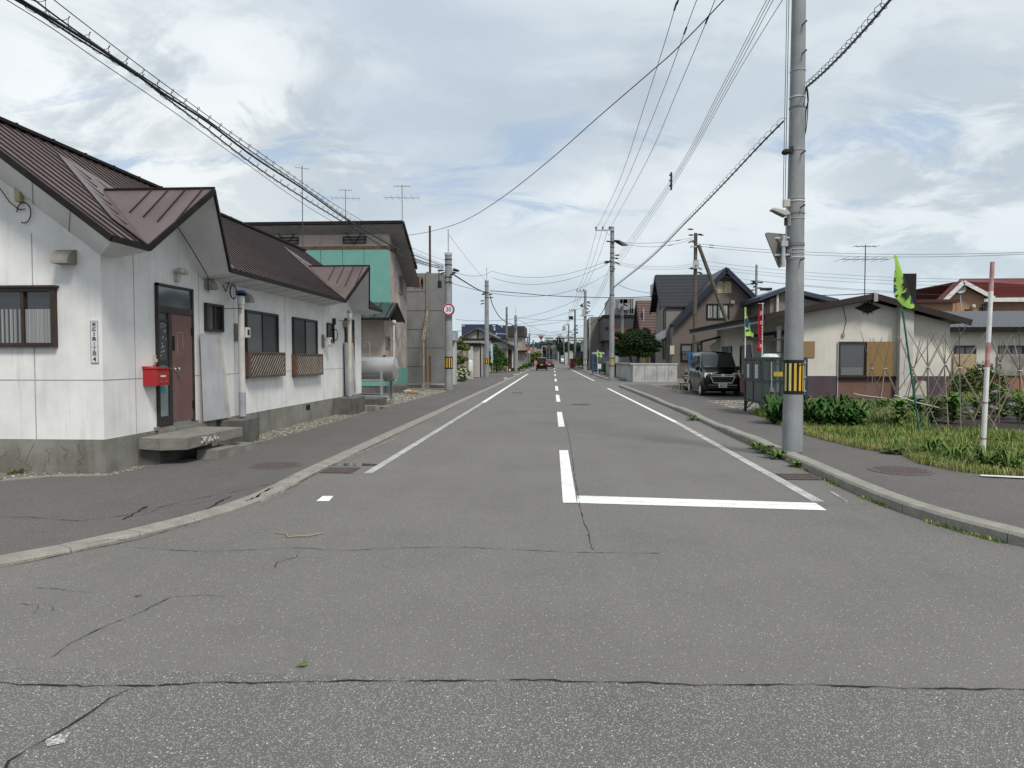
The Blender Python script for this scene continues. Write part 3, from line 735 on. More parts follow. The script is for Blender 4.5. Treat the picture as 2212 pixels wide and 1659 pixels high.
# lattice flower guards under the windows
wood=pm('wood_weathered',(.11,.08,.06),(.07,.055,.045),scale=6,rough=.9,streak=.4)
woodr=pm('wood_red',(.12,.055,.03),(.06,.035,.025),scale=5,rough=.8)
for (ya,yb) in ((PX(527,800,XW).y,PX(605,800,XW).y+.0),(PX(630,800,XW).y,PX(688,795,XW).y)):
    X=XW+.13;z0,z1=(1.20,1.72) if ya<15 else (1.16,1.70)
    fr_=MB();fr_.box((X-.03,ya,z0),(X,ya+.045,z1)).box((X-.03,yb-.045,z0),(X,yb,z1)).box((X-.03,ya+.045,z0),(X,yb-.045,z0+.04)).box((X-.03,ya+.045,z1-.04),(X,yb-.045,z1))
    fr_.box((XW,yb-.03,z0),(X-.03,yb-.003,z1)).box((XW+.003,ya+.0,z0),(X-.03,yb-.03,z0+.02))
    gu=fr_.build('window_guard',wood,H1)
    s_=MB();s_.box((XW,ya,z0+.0),(X-.03,ya+.02,z1));s_.build('guard_end',woodr,gu)
    s_=MB();yy=ya-.5
    while yy<yb:
        a=V((X-.012,yy,z0+.03));b=V((X-.012,yy+.5,z1-.03))
        # clip to the frame
        d=b-a;t0=max(0,(ya+.04-a.y)/d.y);t1=min(1,(yb-.04-a.y)/d.y)
        if t1>t0+.03: s_.bar(a+d*t0,a+d*t1,.012,.03)
        yy+=.125
    s_.build('guard_slat',pm('slat_grey',(.26,.22,.19),(.18,.155,.13),rough=.85),gu)
    s_=MB();s_.box((XW+.09,ya+.05,z0+.04),(XW+.095,yb-.05,z1-.03));s_.build('guard_shade',dark,gu)  # black sheet stands in for the shade behind the slats
# door unit one
doorm=pm('door_rose_brown',(.155,.088,.08),(.125,.07,.064),scale=3,rough=.6,fine=.1)
ivory=pm('ivory_plastic',(.52,.52,.45),(.42,.42,.36),rough=.6)
chrome=glass_mat('chrome',(.75,.75,.75),.15,.5,1.)
def door_unit(ya,yb,first):
    z0=.52;z1=2.76;zt=2.36
    g=MB();f=.05;X=XW;p=.05
    g.box((X,ya,z0),(X+p,ya+f*.7,z1)).box((X,yb-f,z0),(X+p,yb,z1)).box((X,ya,z1-f*.8),(X+p,yb,z1)).box((X,ya+f*.7,zt-.05),(X+p,yb-f,zt+.05))
    ym=ya+(yb-ya)*.34;g.box((X,ym-.07,z0),(X+p,ym+.02,zt-.05)).box((X,ya+f*.7,z0),(X+p,ym-.07,z0+.16)).box((X,ya+f*.7,1.5),(X+p*.8,ym-.07,1.56)).box((X,ya+f*.7,2.17),(X+p*.8,ym-.07,2.2))
    fr_=g.build('door_frame',darkf,H1)
    g=MB();g.box((X,ya+f*.7,zt+.05),(X+.02,yb-f,z1-f*.8));g.build('transom',glass_mat('transom_glass',(.10,.115,.12),.05,1.),fr_)
    g=MB();g.box((X,ya+f*.7,1.56),(X+.02,ym-.07,zt-.05));g.build('side_pane',glasg,fr_)
    g=MB();g.box((X,ya+f*.7,1.05),(X+.02,ym-.07,1.5));g.build('side_pane',pm('teal_cloth',(.10,.30,.26),(.06,.2,.18),scale=4),fr_)
    g=MB();g.box((X,ya+f*.7,z0+.16),(X+.02,ym-.07,1.05));g.build('side_pane',glass_mat('pane_pale',(.22,.27,.27),.2,.6),fr_)
    if first:
        rn=random.Random(2);g=MB()
        for k in range(22): 
            y=rn.uniform(ya+.06,ym-.1);z=rn.uniform(1.62,2.14);g.box((X+.02,y-.008,z-.008),(X+.023,y+.008,z+.008))
        g.build('star_sticker',pm('sticker',(.5,.5,.45)),fr_)
    g=MB();g.box((X,ym+.025,z0+.04),(X+.035,yb-f-.005,zt-.055));dr=g.build('door',doorm,H1)
    g=MB();y_=ym+.12
    g.lathe((X+.035,y_,1.42),[(.035,0),(.035,.012),(.014,.014),(.014,.045),(.03,.05),(.032,.075),(.02,.088),(0,.09)],14,ax=(1,0,0));g.build('door_knob',chrome,dr,smooth=True)
    if first:
        g=MB();a0,a1,b0,b1=ym+.2,ym+.38,1.66,2.02;t=.008
        g.box((X+.036,a0,b0),(X+.038,a0+t,b1)).box((X+.036,a1-t,b0+.1),(X+.038,a1,b1)).box((X+.036,a0,b1-t),(X+.038,a1,b1)).box((X+.036,a0,b0),(X+.038,a1*.4+a0*.6,b0+t)).box((X+.036,a1-.05,b0),(X+.038,a1,b0+t))
        g.build('tape_outline',pm('tape_tan',(.42,.30,.15)),dr)
        g=MB()
        g.box((X+.035,ym+.05,1.72),(X+.045,ym+.11,1.95));g.build('door_slot',fasc,dr)
    g=MB()
    for z in (.75,1.98): g.box((X+.036,yb-f-.03,z),(X+.06,yb-f+.02,z+.13))
    g.build('hinge',fasc,dr);return fr_
door_unit(10.64,11.74,True);door_unit(20.55,21.45,False)
g=MB();g.box((XW,10.55,FZ),(XW+.05,11.85,.53)).box((XW,10.6,.28),(XW+.09,12.05,.48));g.build('door_sill',found,H1)
# sensor lamp, vent hoods, meters, gauges
def part(name,mat,fn,par=H1,smooth=False,bevel=0):
    g=MB();fn(g);return g.build(name,mat,par,smooth=smooth,bevel=bevel)
pL=PX(379,597,XW)
lm=part('sensor_lamp',ivory,lambda g:(g.box((XW,pL.y-.05,pL.z-.08),(XW+.07,pL.y+.05,pL.z+.02)),g.lathe((XW+.11,pL.y-.05,pL.z+.08),[(0,-.06),(.05,-.05),(.055,.02),(.03,.07),(0,.08)],12,ax=(.8,-.5,-.1)),g.lathe((XW+.11,pL.y+.06,pL.z+.08),[(0,-.06),(.05,-.05),(.055,.02),(.03,.07),(0,.08)],12,ax=(.8,.5,-.1))),smooth=True)
hoodm=pm('hood_beige',(.30,.29,.25),(.22,.21,.18),rough=.7)
def hood(y,z,w_=.19,h=.19,d=.17):
    g=MB();prof=[(0,0)]+[(d*math.sin(t),h*math.cos(t)) for t in [k*PI/2/7 for k in range(8)]]
    g.prism([(XW+a,y,z+b) for a,b in prof],(0,w_,0));g.build('vent_hood',hoodm,H1)
for (px,py,z) in ((441,622,0),(523,650,0),(740,705,0)):
    q=PX(px,py,XW);hood(q.y,q.z-.02)
q=PY(130,572,Y0);g=MB();h,d,w_=.2,.2,.24
g.prism([(q.x,Y0-a,q.z+b) for a,b in [(0,0)]+[(d*math.sin(t),h*math.cos(t)) for t in [k*PI/2/7 for k in range(8)]]],(w_,0,0));g.build('vent_hood',hoodm,H1)
meterm=pm('meter_white',(.60,.60,.56),(.52,.52,.48),rough=.5)
for (px,py) in ((510,718),(697,737)):
    q=PX(px,py,XW);g=MB();g.box((XW,q.y-.1,q.z-.17),(XW+.03,q.y+.06,q.z+.17));mb=g.build('meter_board',pm('board_grey',(.2,.18,.16)),H1)
    g=MB();g.box((XW+.03,q.y+.02,q.z-.1),(XW+.2,q.y+.2,q.z+.1));g.tube([(XW+.09,q.y,q.z-.1),(XW+.09,q.y,q.z-.14)],.03,8);me_=g.build('meter',meterm,mb,bevel=.015)
    g=MB();g.box((XW+.2,q.y+.06,q.z-.05),(XW+.205,q.y+.15,q.z+.06));g.build('meter_window',glas,mb)
# flue pipes on concrete blocks
pipem=pm('pipe_white',(.50,.50,.47),(.40,.39,.35),scale=3,rough=.6,streak=.4,streakcol=(.2,.13,.08))
galv=pm('galvanised',(.45,.46,.47),(.36,.37,.38),rough=.5,metal=.4)
def flue(y,x,ztop,cap,name='flue_pipe'):
    g=MB();g.tube([(x,y,.5),(x,y,ztop)],.058,16);f=g.build(name,pipem,H1,smooth=True)
    g=MB();g.tube([(x,y,.5),(x,y,.95)],.064,16);g.build('pipe_base',pm('pipe_grey',(.33,.34,.37)),f,smooth=True)
    g=MB();g.lathe((x,y,ztop),[(.058,-.12),(.066,-.12),(.068,.02),(.05,.05)],16);g.build('pipe_collar',pm('collar_white',(.7,.7,.7)),f,smooth=True)
    g=MB()
    if cap=='blue': 
        g.lathe((x,y,ztop+.04),[(.05,.0),(.11,.015),(.1,.03),(.07,.045)],18,m=1);g.lathe((x,y,ztop+.04),[(.115,.055),(.09,.085),(.05,.105),(0,.11)],18);g.lathe((x,y,ztop+.04),[(.115,.055),(.0,.05)],18)
        g.build('pipe_cap',[pm('cap_blue',(.035,.15,.42),(.03,.12,.34),rough=.5),fasc],f,smooth=True)
    else:
        g.lathe((x,y,ztop),[(.058,0),(.075,.02),(.08,.05),(.06,.09),(.02,.11),(0,.11)],16);g.build('pipe_cap',pipem,f,smooth=True)
    g=MB();zb=ztop-.2;g.bar((XW,y-.1,zb),(x+.07,y-.1,zb),.012).bar((x+.03,y-.1,zb),(x+.03,y+.1,zb),.012);g.build('pipe_bracket',pm('rust',(.18,.08,.04),(.1,.05,.03),scale=9),f)
    return f
flue(13.05,XW+.28,2.72,'blue');flue(20.05,XW+.30,2.86,'beige')
# electrical box, cable entry and coiled cable under the eaves
q=PX(486,606,XW);g=MB();g.box((XW,q.y-.06,q.z-.05),(XW+.08,q.y+.06,q.z+.12));g.build('junction_box',darkf,H1)
g=MB();g.tube([(XW+.07,q.y-.25,q.z-.1),(XW+.07,q.y-.12,q.z-.22),(XW+.07,q.y+.02,q.z-.05)],.009,5)
c=V((XW+.1,q.y+.12,q.z-.2));g.tube([c+V((0,.13*math.cos(t),.13*math.sin(t))) for t in [k*PI/9 for k in range(17)]],.012,5);g.build('cable_loop',fasc,H1)
q=PX(719,725,XW);g=MB();c=V((XW+.08,q.y,q.z+.02));g.tube([c+V((0,.16*math.cos(t),.16*math.sin(t))) for t in [k*PI/9 for k in range(19)]],.011,5);g.build('cable_loop',fasc,H1)
g=MB();g.box((XW,q.y-.05,q.z+.3),(XW+.08,q.y+.05,q.z+.48));g.build('junction_box',darkf,H1)
q=PY(48,422,Y0);g=MB();g.box((q.x-.05,Y0-.09,q.z-.1),(q.x+.03,Y0,q.z+.09));g.build('service_box',pm('box_cream',(.42,.38,.24)),H1,bevel=.01)
g=MB();g.tube([(q.x-.42,Y0-.1,q.z+.35),(q.x-.28,Y0-.08,q.z+.12),(q.x-.14,Y0-.05,q.z-.1),(q.x-.02,Y0-.03,q.z-.2),(q.x+.06,Y0-.03,q.z-.19)],.007,5)
c=V((q.x+.04,Y0-.03,q.z-.24));g.tube([c+V((.10*math.cos(t),0,.14*math.sin(t))) for t in [k*PI/8-2 for k in range(14)]],.007,5);g.build('cable_loop',fasc,H1)
g=MB();q=PX(438,452,-5.9);g.tube([(XW+.1,11.1,3.75),(XW+.16,11.5,3.4),(XW+.2,11.95,3.0),(XW+.1,12.15,2.75)],.008,5);g.build('eave_cable',fasc,H1)
q=PX(332,778,XW);g=MB();g.box((XW,q.y-.03,q.z-.07),(XW+.02,q.y+.04,q.z+.08)).box((XW+.02,q.y-.015,q.z-.03),(XW+.05,q.y+.025,q.z+.02));g.build('doorbell',ivory,H1)
# ---- things mounted on or standing at the house
plm=pm('plate_white',(.62,.63,.64),(.56,.57,.58),rough=.5);inkm=pm('ink_black',(.02,.02,.025),rough=.6)
a=PY(196,693,Y0);b=PY(214,784,Y0)
t=thing('address_plate','narrow vertical white address plate with black characters on the end wall','sign',((a.x+b.x)/2,Y0-.01,b.z))
g=MB();g.box((a.x,Y0-.012,b.z),(b.x,Y0-.001,a.z));g.build('plate',plm,t)
g=MB();e=.004
for (x0,z0,x1,z1) in ((a.x,b.z,b.x,b.z+e),(a.x,a.z-e,b.x,a.z),(a.x,b.z,a.x+e,a.z),(b.x-e,b.z,b.x,a.z)): g.box((x0,Y0-.015,z0),(x1,Y0-.012,z1))
g.build('plate_border',inkm,t)
chs="末広3条1丁目";hz_=(a.z-b.z)
for k,ch in enumerate(chs): text_mesh(ch,.066,inkm,t,((a.x+b.x)/2,Y0-.0135,a.z-.052-k*.066),(1,0,0),bold=.0002)
text_mesh("4",.085,inkm,t,((a.x+b.x)/2,Y0-.0135,b.z+.05),(1,0,0),bold=.0012)
# red mailbox
q=PX(308,795,XW+.0);redm=pm('red_paint',(.36,.012,.016),(.30,.01,.014),rough=.35,spec=.6)
y0=PX(308,800,XW).y;ym0=y0+.02;
t=thing('mailbox','red metal mailbox fixed to the white wall left of the brown door','mailbox',(XW+.1,y0+.17,1.16))
g=MB();g.box((XW,y0,1.18),(XW+.22,y0+.34,1.43));g.build('box',redm,t,bevel=.006)
g=MB();g.prism([(XW-.0,y0-.012,1.432),(XW+.235,y0-.012,1.432),(XW+.235,y0-.012,1.445),(XW,y0-.012,1.475)],(0,.364,0));g.build('lid',redm,t)
g=MB();g.box((XW+.221,y0+.0,1.35),(XW+.224,y0+.34,1.354));g.build('flap_edge',pm('brass',(.4,.3,.1),rough=.4,metal=.6),t)
g=MB();g.box((XW+.221,y0+.1,1.31),(XW+.224,y0+.24,1.335));g.build('name_label',plm,t)
for dy in (.09,.23): g=MB();g.box((XW+.221,y0+dy,1.23),(XW+.232,y0+dy+.05,1.245));g.build('latch',pm('brass'),t) if False else g.build('latch',MC['brass'],t)
# leaning boards
bl=pm('board_leaning',(.42,.42,.44),(.33,.33,.35),scale=2,rough=.8,streak=.5)
ya=PX(437,725,XW).y-.2;yb=PX(484,725,XW).y-.2
t=thing('leaning_board','tall pale grey board leaning on the wall beside the blue-capped pipe','board',(XW+.15,(ya+yb)/2,.48))
g=MB();g.prism([(XW+.05,ya+.02,2.02),(XW+.1,ya,.5),(XW+.14,ya+.78,.5),(XW+.08,ya+.60,2.0)],(.015,0,0));g.build('panel',bl,t)
g=MB();g.bar((XW+.11,ya+.62,1.98),(XW+.17,ya+.82,.5),.04,.05);g.build('batten',pm('batten',(.5,.48,.45),(.38,.36,.33)),t)
t=thing('leaning_board','weathered grey board leaning beside the second door and beige-capped pipe','board',(XW+.2,20.6,.5))
g=MB();g.prism([(XW+.05,20.35,2.05),(XW+.1,20.3,.5),(XW+.14,21.0,.5),(XW+.08,20.95,2.05)],(.02,0,0));g.build('panel',bl,t)
g=MB();g.bar((XW+.1,21.0,2.05),(XW+.17,21.12,.5),.04,.05);g.build('batten',MC['batten'],t)
# flue bases
blk=pm('block_dark_concrete',(.13,.125,.115),(.08,.078,.07),scale=3,rough=.95,bump=.4,bscale=30,streak=.6,streakcol=(.03,.03,.03))
g=MB();g.box((XW+.02,12.55,.0),(XW+.48,13.35,.46));tag(g.build('concrete_block',blk,bevel=.012),'dark concrete block under the blue-capped white pipe','concrete block')
g=MB();g.box((XW+.02,19.35,.0),(XW+.6,20.6,.48));tag(g.build('concrete_block',blk,bevel=.012),'dark stained concrete block under the beige-capped pipe','concrete block')
# porch slab
slabm=pm('slab_concrete',(.25,.24,.215),(.17,.165,.145),scale=4,rough=.95,bump=.5,bscale=35,fine=.5)
def rough_slab(pts,z0,z1,sd,jit=.012):
    rn=random.Random(sd);g=MB();n=len(pts)
    lo=[V((x+rn.uniform(-jit,jit),y+rn.uniform(-jit,jit),z0+rn.uniform(-jit,jit))) for x,y in pts];hi=[V((x,y,z1)) for x,y in pts]
    g.face(hi);g.face(lo[::-1])
    for k in range(n): k2=(k+1)%n;g.face([lo[k],lo[k2],hi[k2],hi[k]])
    return g
f0=G(310,950,.38);f1=G(487,925,.38)
pts=[(XW+.1,10.0),(XW+.45,9.93),(XW+.83,10.0)]
n=9
pts+= [(XW+.85+.02*random.uniform(-1,1),10.3+.1*k) for k in range(1,6)]+[(XW+.88,11.1),(XW+.89,11.68),(XW+.1,11.75)]
t=thing('porch_slab','broken thick concrete porch slab below the brown door','concrete slab',(XW+.35,11.4,0))
rough_slab(pts,.27,.43,3,.015).build('slab',slabm,t)
g=MB();g.box((XW+.02,10.1,0),(XW+.35,11.7,.27));g.build('support',blk,t)
g=MB()
rn=random.Random(9)
for k in range(26): g.blob((XW+.83+rn.uniform(-.0,.02),rn.uniform(10.4,10.9),rn.uniform(.31,.41)),rn.uniform(.015,.04),seed=k,sub=0)
g.build('broken_edge',st[2],t)
g=rough_slab([(-5.5,10.6),(-5.15,10.58),(-5.13,11.22),(-5.48,11.25)],.01,.18,4);tag(g.build('step_block',slabm),'lower concrete step block in front of the porch slab, the nearer one','concrete block')
g=rough_slab([(-5.5,11.27),(-5.18,11.25),(-5.16,11.95),(-5.48,12.0)],.01,.14,8);tag(g.build('step_block',slabm),'lower concrete step block in front of the porch slab, the farther one','concrete block')
bm_=pm('rubble',(.24,.23,.215),(.16,.155,.14),rough=.95)
c=G(305,998,0);g=MB();
for k in range(3): g.box((c.x-.12,c.y-.05,.012+k*.03),(c.x+.10,c.y+.13,.036+k*.03),M=Matrix.Translation((c.x,c.y,0))@Matrix.Rotation(.3*k-.2,4,'Z')@Matrix.Translation((-c.x,-c.y,0)))
tag(g.build('broken_tiles',bm_),'small stack of broken grey tiles by the house corner','rubble')
c=G(325,992,0);g=MB();g.blob((c.x,c.y,.05),.085,seed=8,sc=(1.2,1,.6));tag(g.build('stone',bm_),'grey stone beside the broken tiles by the house corner','stone')
g=rough_slab([(XW+.02,21.0),(XW+.8,20.95),(XW+.85,22.2),(XW+.02,22.3)],.12,.36,11);tag(g.build('porch_slab',blk),'dark concrete porch slab below the second door','concrete slab')
c=G(786,890,0)
g=MB();g.box((-.11,-.11,0),(.11,.11,.20),M=Matrix.Translation((c.x,c.y,.03))@Matrix.Rotation(.5,4,'Z')@Matrix.Rotation(.35,4,'Y'));tag(g.build('concrete_block',slabm),'tilted pale concrete block by the second door step','concrete block')
c=G(805,890,0);g=MB();g.box((-.17,-.13,0),(.17,.13,.2),M=Matrix.Translation((c.x,c.y,0.0))@Matrix.Rotation(-.3,4,'Z'));tag(g.build('concrete_block',slabm,bevel=.01),'squat concrete block lying right of the tilted pale block','concrete block')
# roof antenna
antm=pm('antenna_metal',(.09,.08,.08),(.06,.05,.05),rough=.5,metal=.4)
def antenna(base,h,label,s=1.,n=5,rot=0.,fish=True,vert=False,group='television antennas on the roofs'):
    t=thing('antenna',label,'antenna',base,group);b=V(base);top=b+V((0,0,h))
    g=MB();g.tube([b,top],.017*max(s,.8),6);g.build('mast',antm,t)
    c,s_=math.cos(rot),math.sin(rot)
    def el(z,L,k,wid,m='element'):
        g=MB();d=V((c,s_,0));p=V((-s_,c,0));o=b+V((0,0,z));g.tube([o-d*L/2,o+d*L/2],.012*s,5)
        for i in range(k):
            q=o+d*L*(i/(k-1)-.5)
            if vert: g.tube([q-V((0,0,wid/2)),q+V((0,0,wid/2))],.006*s,4)
            else: g.tube([q-p*wid/2,q+p*wid/2],.006*s,4)
        g.build(m,antm,t)
    el(h*.97,.8*s,5,.45*s)
    if fish: el(h*.72,1.7*s,6,1.3*s);
    return t
antenna((XRdg,YB-.1,ZRdg),2.75,'tall thin television antenna at the far end of the brown ridge of the white house',s=.55,rot=.6,fish=False)
# ================================================================ left side, beyond the white house
pink=pm('plaster_pink',(.42,.35,.315),(.34,.285,.26),scale=1.3,rough=.9,streak=.5,streakcol=(.16,.13,.12),fine=.1)
pinkw=pm('plaster_pink_worn',(.45,.38,.34),(.27,.245,.235),scale=1.1,rough=.95,streak=.95,streakcol=(.15,.14,.13),lo=.42,hi=.58)
teal=pm('teal_panel',(.12,.285,.25),(.14,.31,.275),scale=1.5,rough=.7)
greenr=pm('roof_green_metal',(.03,.048,.046),(.05,.07,.067),scale=2,rough=.4)
q=G(880,838,.04);X2=q.x;Yb2=q.y;Ya2=PX(841.5,540,X2).y
H2=thing('pink_house','two storey pink house with teal upper panels and sloping dark green roof','house',(X2-3,(Ya2+Yb2)/2,0))
def zx(px,py,X): return PX(px,py,X).z
zt1=zx(841.7,538,X2);zt0=zx(840.3,652.6,X2);ztop=zx(841.7,492,X2)
zrF=PX(856,476,X2+.75);zrB=PX(899,575,X2+.75)
slope=(zrB.z-zrF.z)/(zrB.y-zrF.y)
XLH=-16.5
zrF=PY(856,476,Ya2-.6);slope=(zrB.z-zrF.z)/(zrB.y-zrF.y)
g=MB();zwF=zrF.z+slope*.6-.17;zwB=zrF.z+slope*(Yb2-zrF.y)-.17
side=g.face([(X2,Ya2,.35),(X2,Yb2,.35),(X2,Yb2,zwB),(X2,Ya2,zwF)]);g.build('side_wall',pinkw,H2)
g=MB();g.face([(XLH,Ya2,.35),(X2,Ya2,.35),(X2,Ya2,zwF),(XLH,Ya2,zwF)]);g.face([(XLH,Yb2,.35),(XLH,Ya2,.35),(XLH,Ya2,zwF),(XLH,Yb2,zwB)]);g.face([(X2,Yb2,.35),(XLH,Yb2,.35),(XLH,Yb2,zwB),(X2,Yb2,zwB)]);w2=g.build('wall',pink,H2)
g=MB();g.box((XLH,Ya2-.05,zt0),(X2+.03,Ya2-.003,zt1));tp=g.build('wall_panel',teal,H2)
g=MB()
for px in (1079,1240,914): 
    x=PY(432+px*.28654,600,Ya2).x;g.box((x-.012,Ya2-.054,zt0),(x+.012,Ya2-.05,zt1))
g.build('joint',pm('teal_dark',(.03,.12,.10)),tp)
g=MB();g.box((XLH,Ya2-.07,zt1),(X2+.04,Ya2-.003,zt1+.14));g.prism([(X2,Ya2,zt1),(X2,Yb2,zt1-.55*0+ (zwB-zwF)*.0-.2),(X2,Yb2,zt1-.06),(X2,Ya2,zt1+.14)],(.05,0,0));g.build('trim_board',pm('wood_brown',(.14,.075,.035),(.06,.04,.03),scale=3,rough=.8),H2)
g=MB();zt_=zx(878,793.6,X2);g.box((X2,Ya2-.01,.33),(X2+.02,Yb2+.01,zt_));g.build('base_panel',teal,H2)
g=MB();g.box((XLH,Ya2+.02,-.03),(X2+.03,Yb2-.02,.33));g.build('foundation',found,H2)
# roof slab
g=MB();x0,x1=XLH-.6,X2+.75
for xx in (0,):
    A=[V((x0,zrF.y,zrF.z)),V((x1,zrF.y,zrF.z)),V((x1,zrB.y,zrB.z)),V((x0,zrB.y,zrB.z))];g.prism(A,(0,0,-.05))
rf=g.build('roof',greenr,H2)
g=MB();g.bar(A[0]-V((0,.03,.08)),A[1]-V((0,.03,.08)),.06,.13);g.bar(A[1]-V((-.03,0,.1)),A[2]-V((-.03,0,.1)),.06,.16);g.bar(A[2]-V((0,-.03,.08)),A[3]-V((0,-.03,.08)),.06,.13);g.build('fascia',fasc,rf)
g=MB();dz=V((0,0,-.17));yw=Ya2-.0
g.face([A[0]+dz,V((x0,yw,zwF-.02)),V((x1-.02,yw,zwF-.02)),A[1]+dz][::-1]);g.face([V((X2,Ya2,zwF-.02)),V((X2,Yb2,zwB-.02)),V((x1-.02,Yb2,zwB-.03)),V((x1-.02,Ya2,zwF-.03))][::-1]);g.build('soffit',pm('soffit_pinkgrey',(.30,.27,.26),(.2,.19,.185),scale=1.2),rf)
# vent windows with crossed bars
for (a,b,c,d) in ((741,791,511,526),(596,645.5,512.5,528)):
    P=PY(a,c,Ya2);Q=PY(b,d,Ya2);o=win_y(H2,Ya2,P.x,Q.x,Q.z,P.z,darkf,[pm('louvre_grey',(.2,.2,.2))],fr=.06,div=0,pr=.06)
    g=MB();g.box((P.x,Ya2-.06,(P.z+Q.z)/2-.02),(Q.x,Ya2-.02,(P.z+Q.z)/2+.02));xm_=(P.x+Q.x)/2
    g.bar((xm_,Ya2-.1,Q.z-.05),(xm_+.38,Ya2-.12,P.z+.15),.03).bar((xm_,Ya2-.1,Q.z-.05),(xm_-.38,Ya2-.12,P.z+.15),.03);g.build('window_bar',fasc,o)
P=PX(861,596,X2);Q=PX(869,636,X2);win_x(H2,X2,1,P.y,Q.y,Q.z,PX(865,596,X2).z,pm('frame_alu',(.2,.2,.21),rough=.4),[glasg,glasf],fr=.05)
# lower extension
Yx=PX(830,760,X2).y;zl_=zx(830,693,X2)
g=MB();g.box((-12,Yx,.35),(X2+.02,Ya2+.3,zl_));g.build('extension_wall',pink,H2)
g=MB();g.box((-12,Yx-.02,.33),(X2+.035,Ya2,.62));g.build('base_panel',teal,H2)
g=MB();g.box((-12,Yx+.01,-.03),(X2+.01,Ya2,.33));g.build('foundation',blk,H2)
pk=PX(864.7,659,X2+.45);ft=PX(839,688,X2+.45);hw=pk.y-ft.y if pk.y>ft.y else 1.2;hw=max(.9,min(hw,1.6))
g=MB();ym=Ya2-.15 if False else ft.y+hw
g.prism([(X2+.45,ym,pk.z),(X2+.45,ft.y,ft.z),(X2+.45,ft.y,ft.z+.05),(X2+.45,ym,pk.z+.05),(X2+.45,ym+hw,ft.z+.05),(X2+.45,ym+hw,ft.z)][::-1],(-5.,0,0));r2=g.build('low_roof',greenr,H2)
g=MB()
for k in range(9): 
    x=X2+.3-k*.5;g.bar((x,ym,pk.z+.065),(x,ft.y,ft.z+.065),.03,.025)
g.build('roof_seam',fasc,r2)
g=MB();g.bar((X2+.47,ft.y,ft.z),(X2+.47,ym,pk.z),.04,.12);g.bar((X2+.47,ym,pk.z),(X2+.47,ym+hw,ft.z),.04,.12);g.bar((X2+.47,ft.y-.02,ft.z-.02),(X2-4.5,ft.y-.02,ft.z-.02),.04,.12);g.build('fascia',fasc,r2)
g=MB();g.face([(X2+.0,ft.y,ft.z-.05),(X2,ym,pk.z-.03),(X2,ym+hw,ft.z-.05)][::-1]);g.face([(X2+.021,Yx,zl_-.1),(X2+.021,Ya2+.3,zl_-.1),(X2+.021,ym,pk.z-.02)]);g.face([(X2-4,ft.y,ft.z-.06),(X2-4,Yx,ft.z-.06),(X2+.45,Yx,ft.z-.06),(X2+.45,ft.y,ft.z-.06)]);g.build('gable_wall',pink,H2)
P=PX(832.5,727,X2+.02);Q=PX(841,752,X2+.02);win_x(H2,X2+.02,1,P.y,Q.y,Q.z,P.z-.0,MC['frame_alu'],[glasf,glasg],fr=.05)
fy=PX(851,800,X2+.3).y
g=MB();g.tube([(X2+.3,fy,.5),(X2+.3,fy,zx(851,702,X2+.3))],.06,12);f=g.build('flue_pipe',pipem,H2,smooth=True)
g=MB();zc=zx(851,700,X2+.3);g.lathe((X2+.3,fy,zc),[(.06,0),(.1,.02),(.12,.1),(.08,.17),(0,.18)],14);g.build('pipe_cap',pm('cap_white',(.55,.55,.52)),f,smooth=True)
g=MB();g.bar((X2,fy,zc-.55),(X2+.4,fy,zc-.55),.03).bar((X2,fy,zc-.75),(X2+.4,fy,zc-.75),.02);g.build('pipe_bracket',MC['rust'],f)
g=MB();g.box((X2+.03,fy-.5,0),(X2+.8,fy+.5,.33));tag(g.build('concrete_block',blk,bevel=.01),'dark concrete block behind the fuel tank at the foot of the pink house','concrete block')
antenna(PY(746.5,478,Ya2+.6),1.5,'short television antenna in the middle of the pink house roof',.75,rot=.2)
antenna(PX(869,500,X2+.7),2.1,'tall television antenna at the right end of the pink house roof',.9,rot=.1)
# fuel tank on its stand
ye=23.75
tank=thing('fuel_tank','silver horizontal fuel tank on a grey steel stand behind the white house','fuel tank',(-6.5,ye,0))
alu=pm('tank_aluminium',(.50,.50,.49),(.40,.40,.40),scale=2,rough=.38,metal=.75,streak=.15)
g=MB();zc=1.22;r=.42;xa,xb=-8.0,-5.38
g.lathe((xa,ye,zc),[(0,-.0),(r*.6,-.06),(r,0),(r,xb-xa)],28,ax=(1,0,0));tk=g.build('tank_body',alu,tank,smooth=True)
g=MB();pr=[(r+.012,-.03),(r+.012,.02),(r-.02,.02)]+[(r*(.9-.1*k),.01+.012*k) for k in range(9)]+[(0,.12)];g.lathe((xb,ye,zc),pr,28,ax=(1,0,0))
g.build('tank_end',pm('tank_end_alu',(.62,.62,.61),(.45,.45,.45),scale=5,rough=.3,metal=.7),tk,smooth=True)
g=MB();g.tube([(-6.25,ye,zc+r-.02),(-6.25,ye,zc+r+.42),(-6.3,ye,zc+r+.5),(-6.38,ye,zc+r+.5),(-6.42,ye,zc+r+.42),(-6.42,ye,zc+r+.32)],.016,8);g.build('vent_pipe',galv,tk,smooth=True)
g=MB();g.tube([(-5.75,ye,zc+r-.03),(-5.75,ye,zc+r+.05)],.05,10);g.build('filler_cap',fasc,tk)
std=pm('stand_grey_steel',(.30,.31,.33),(.22,.23,.25),rough=.5)
for (x,y) in ((-5.75,ye-.42),(-5.62,ye+.42),(-7.85,ye-.42),(-7.85,ye+.42)):
    g=MB();g.bar((x,y,0.02),(x,y,zc-.05),.075);g.build('stand_leg',std,tank)
g=MB()
for z in (.86,.33):
    g.bar((-5.75,ye-.42,z),(-7.85,ye-.42,z),.06).bar((-5.62,ye+.42,z),(-7.85,ye+.42,z),.06).bar((-5.75,ye-.42,z),(-5.62,ye+.42,z),.05).bar((-7.85,ye-.42,z),(-7.85,ye+.42,z),.05)
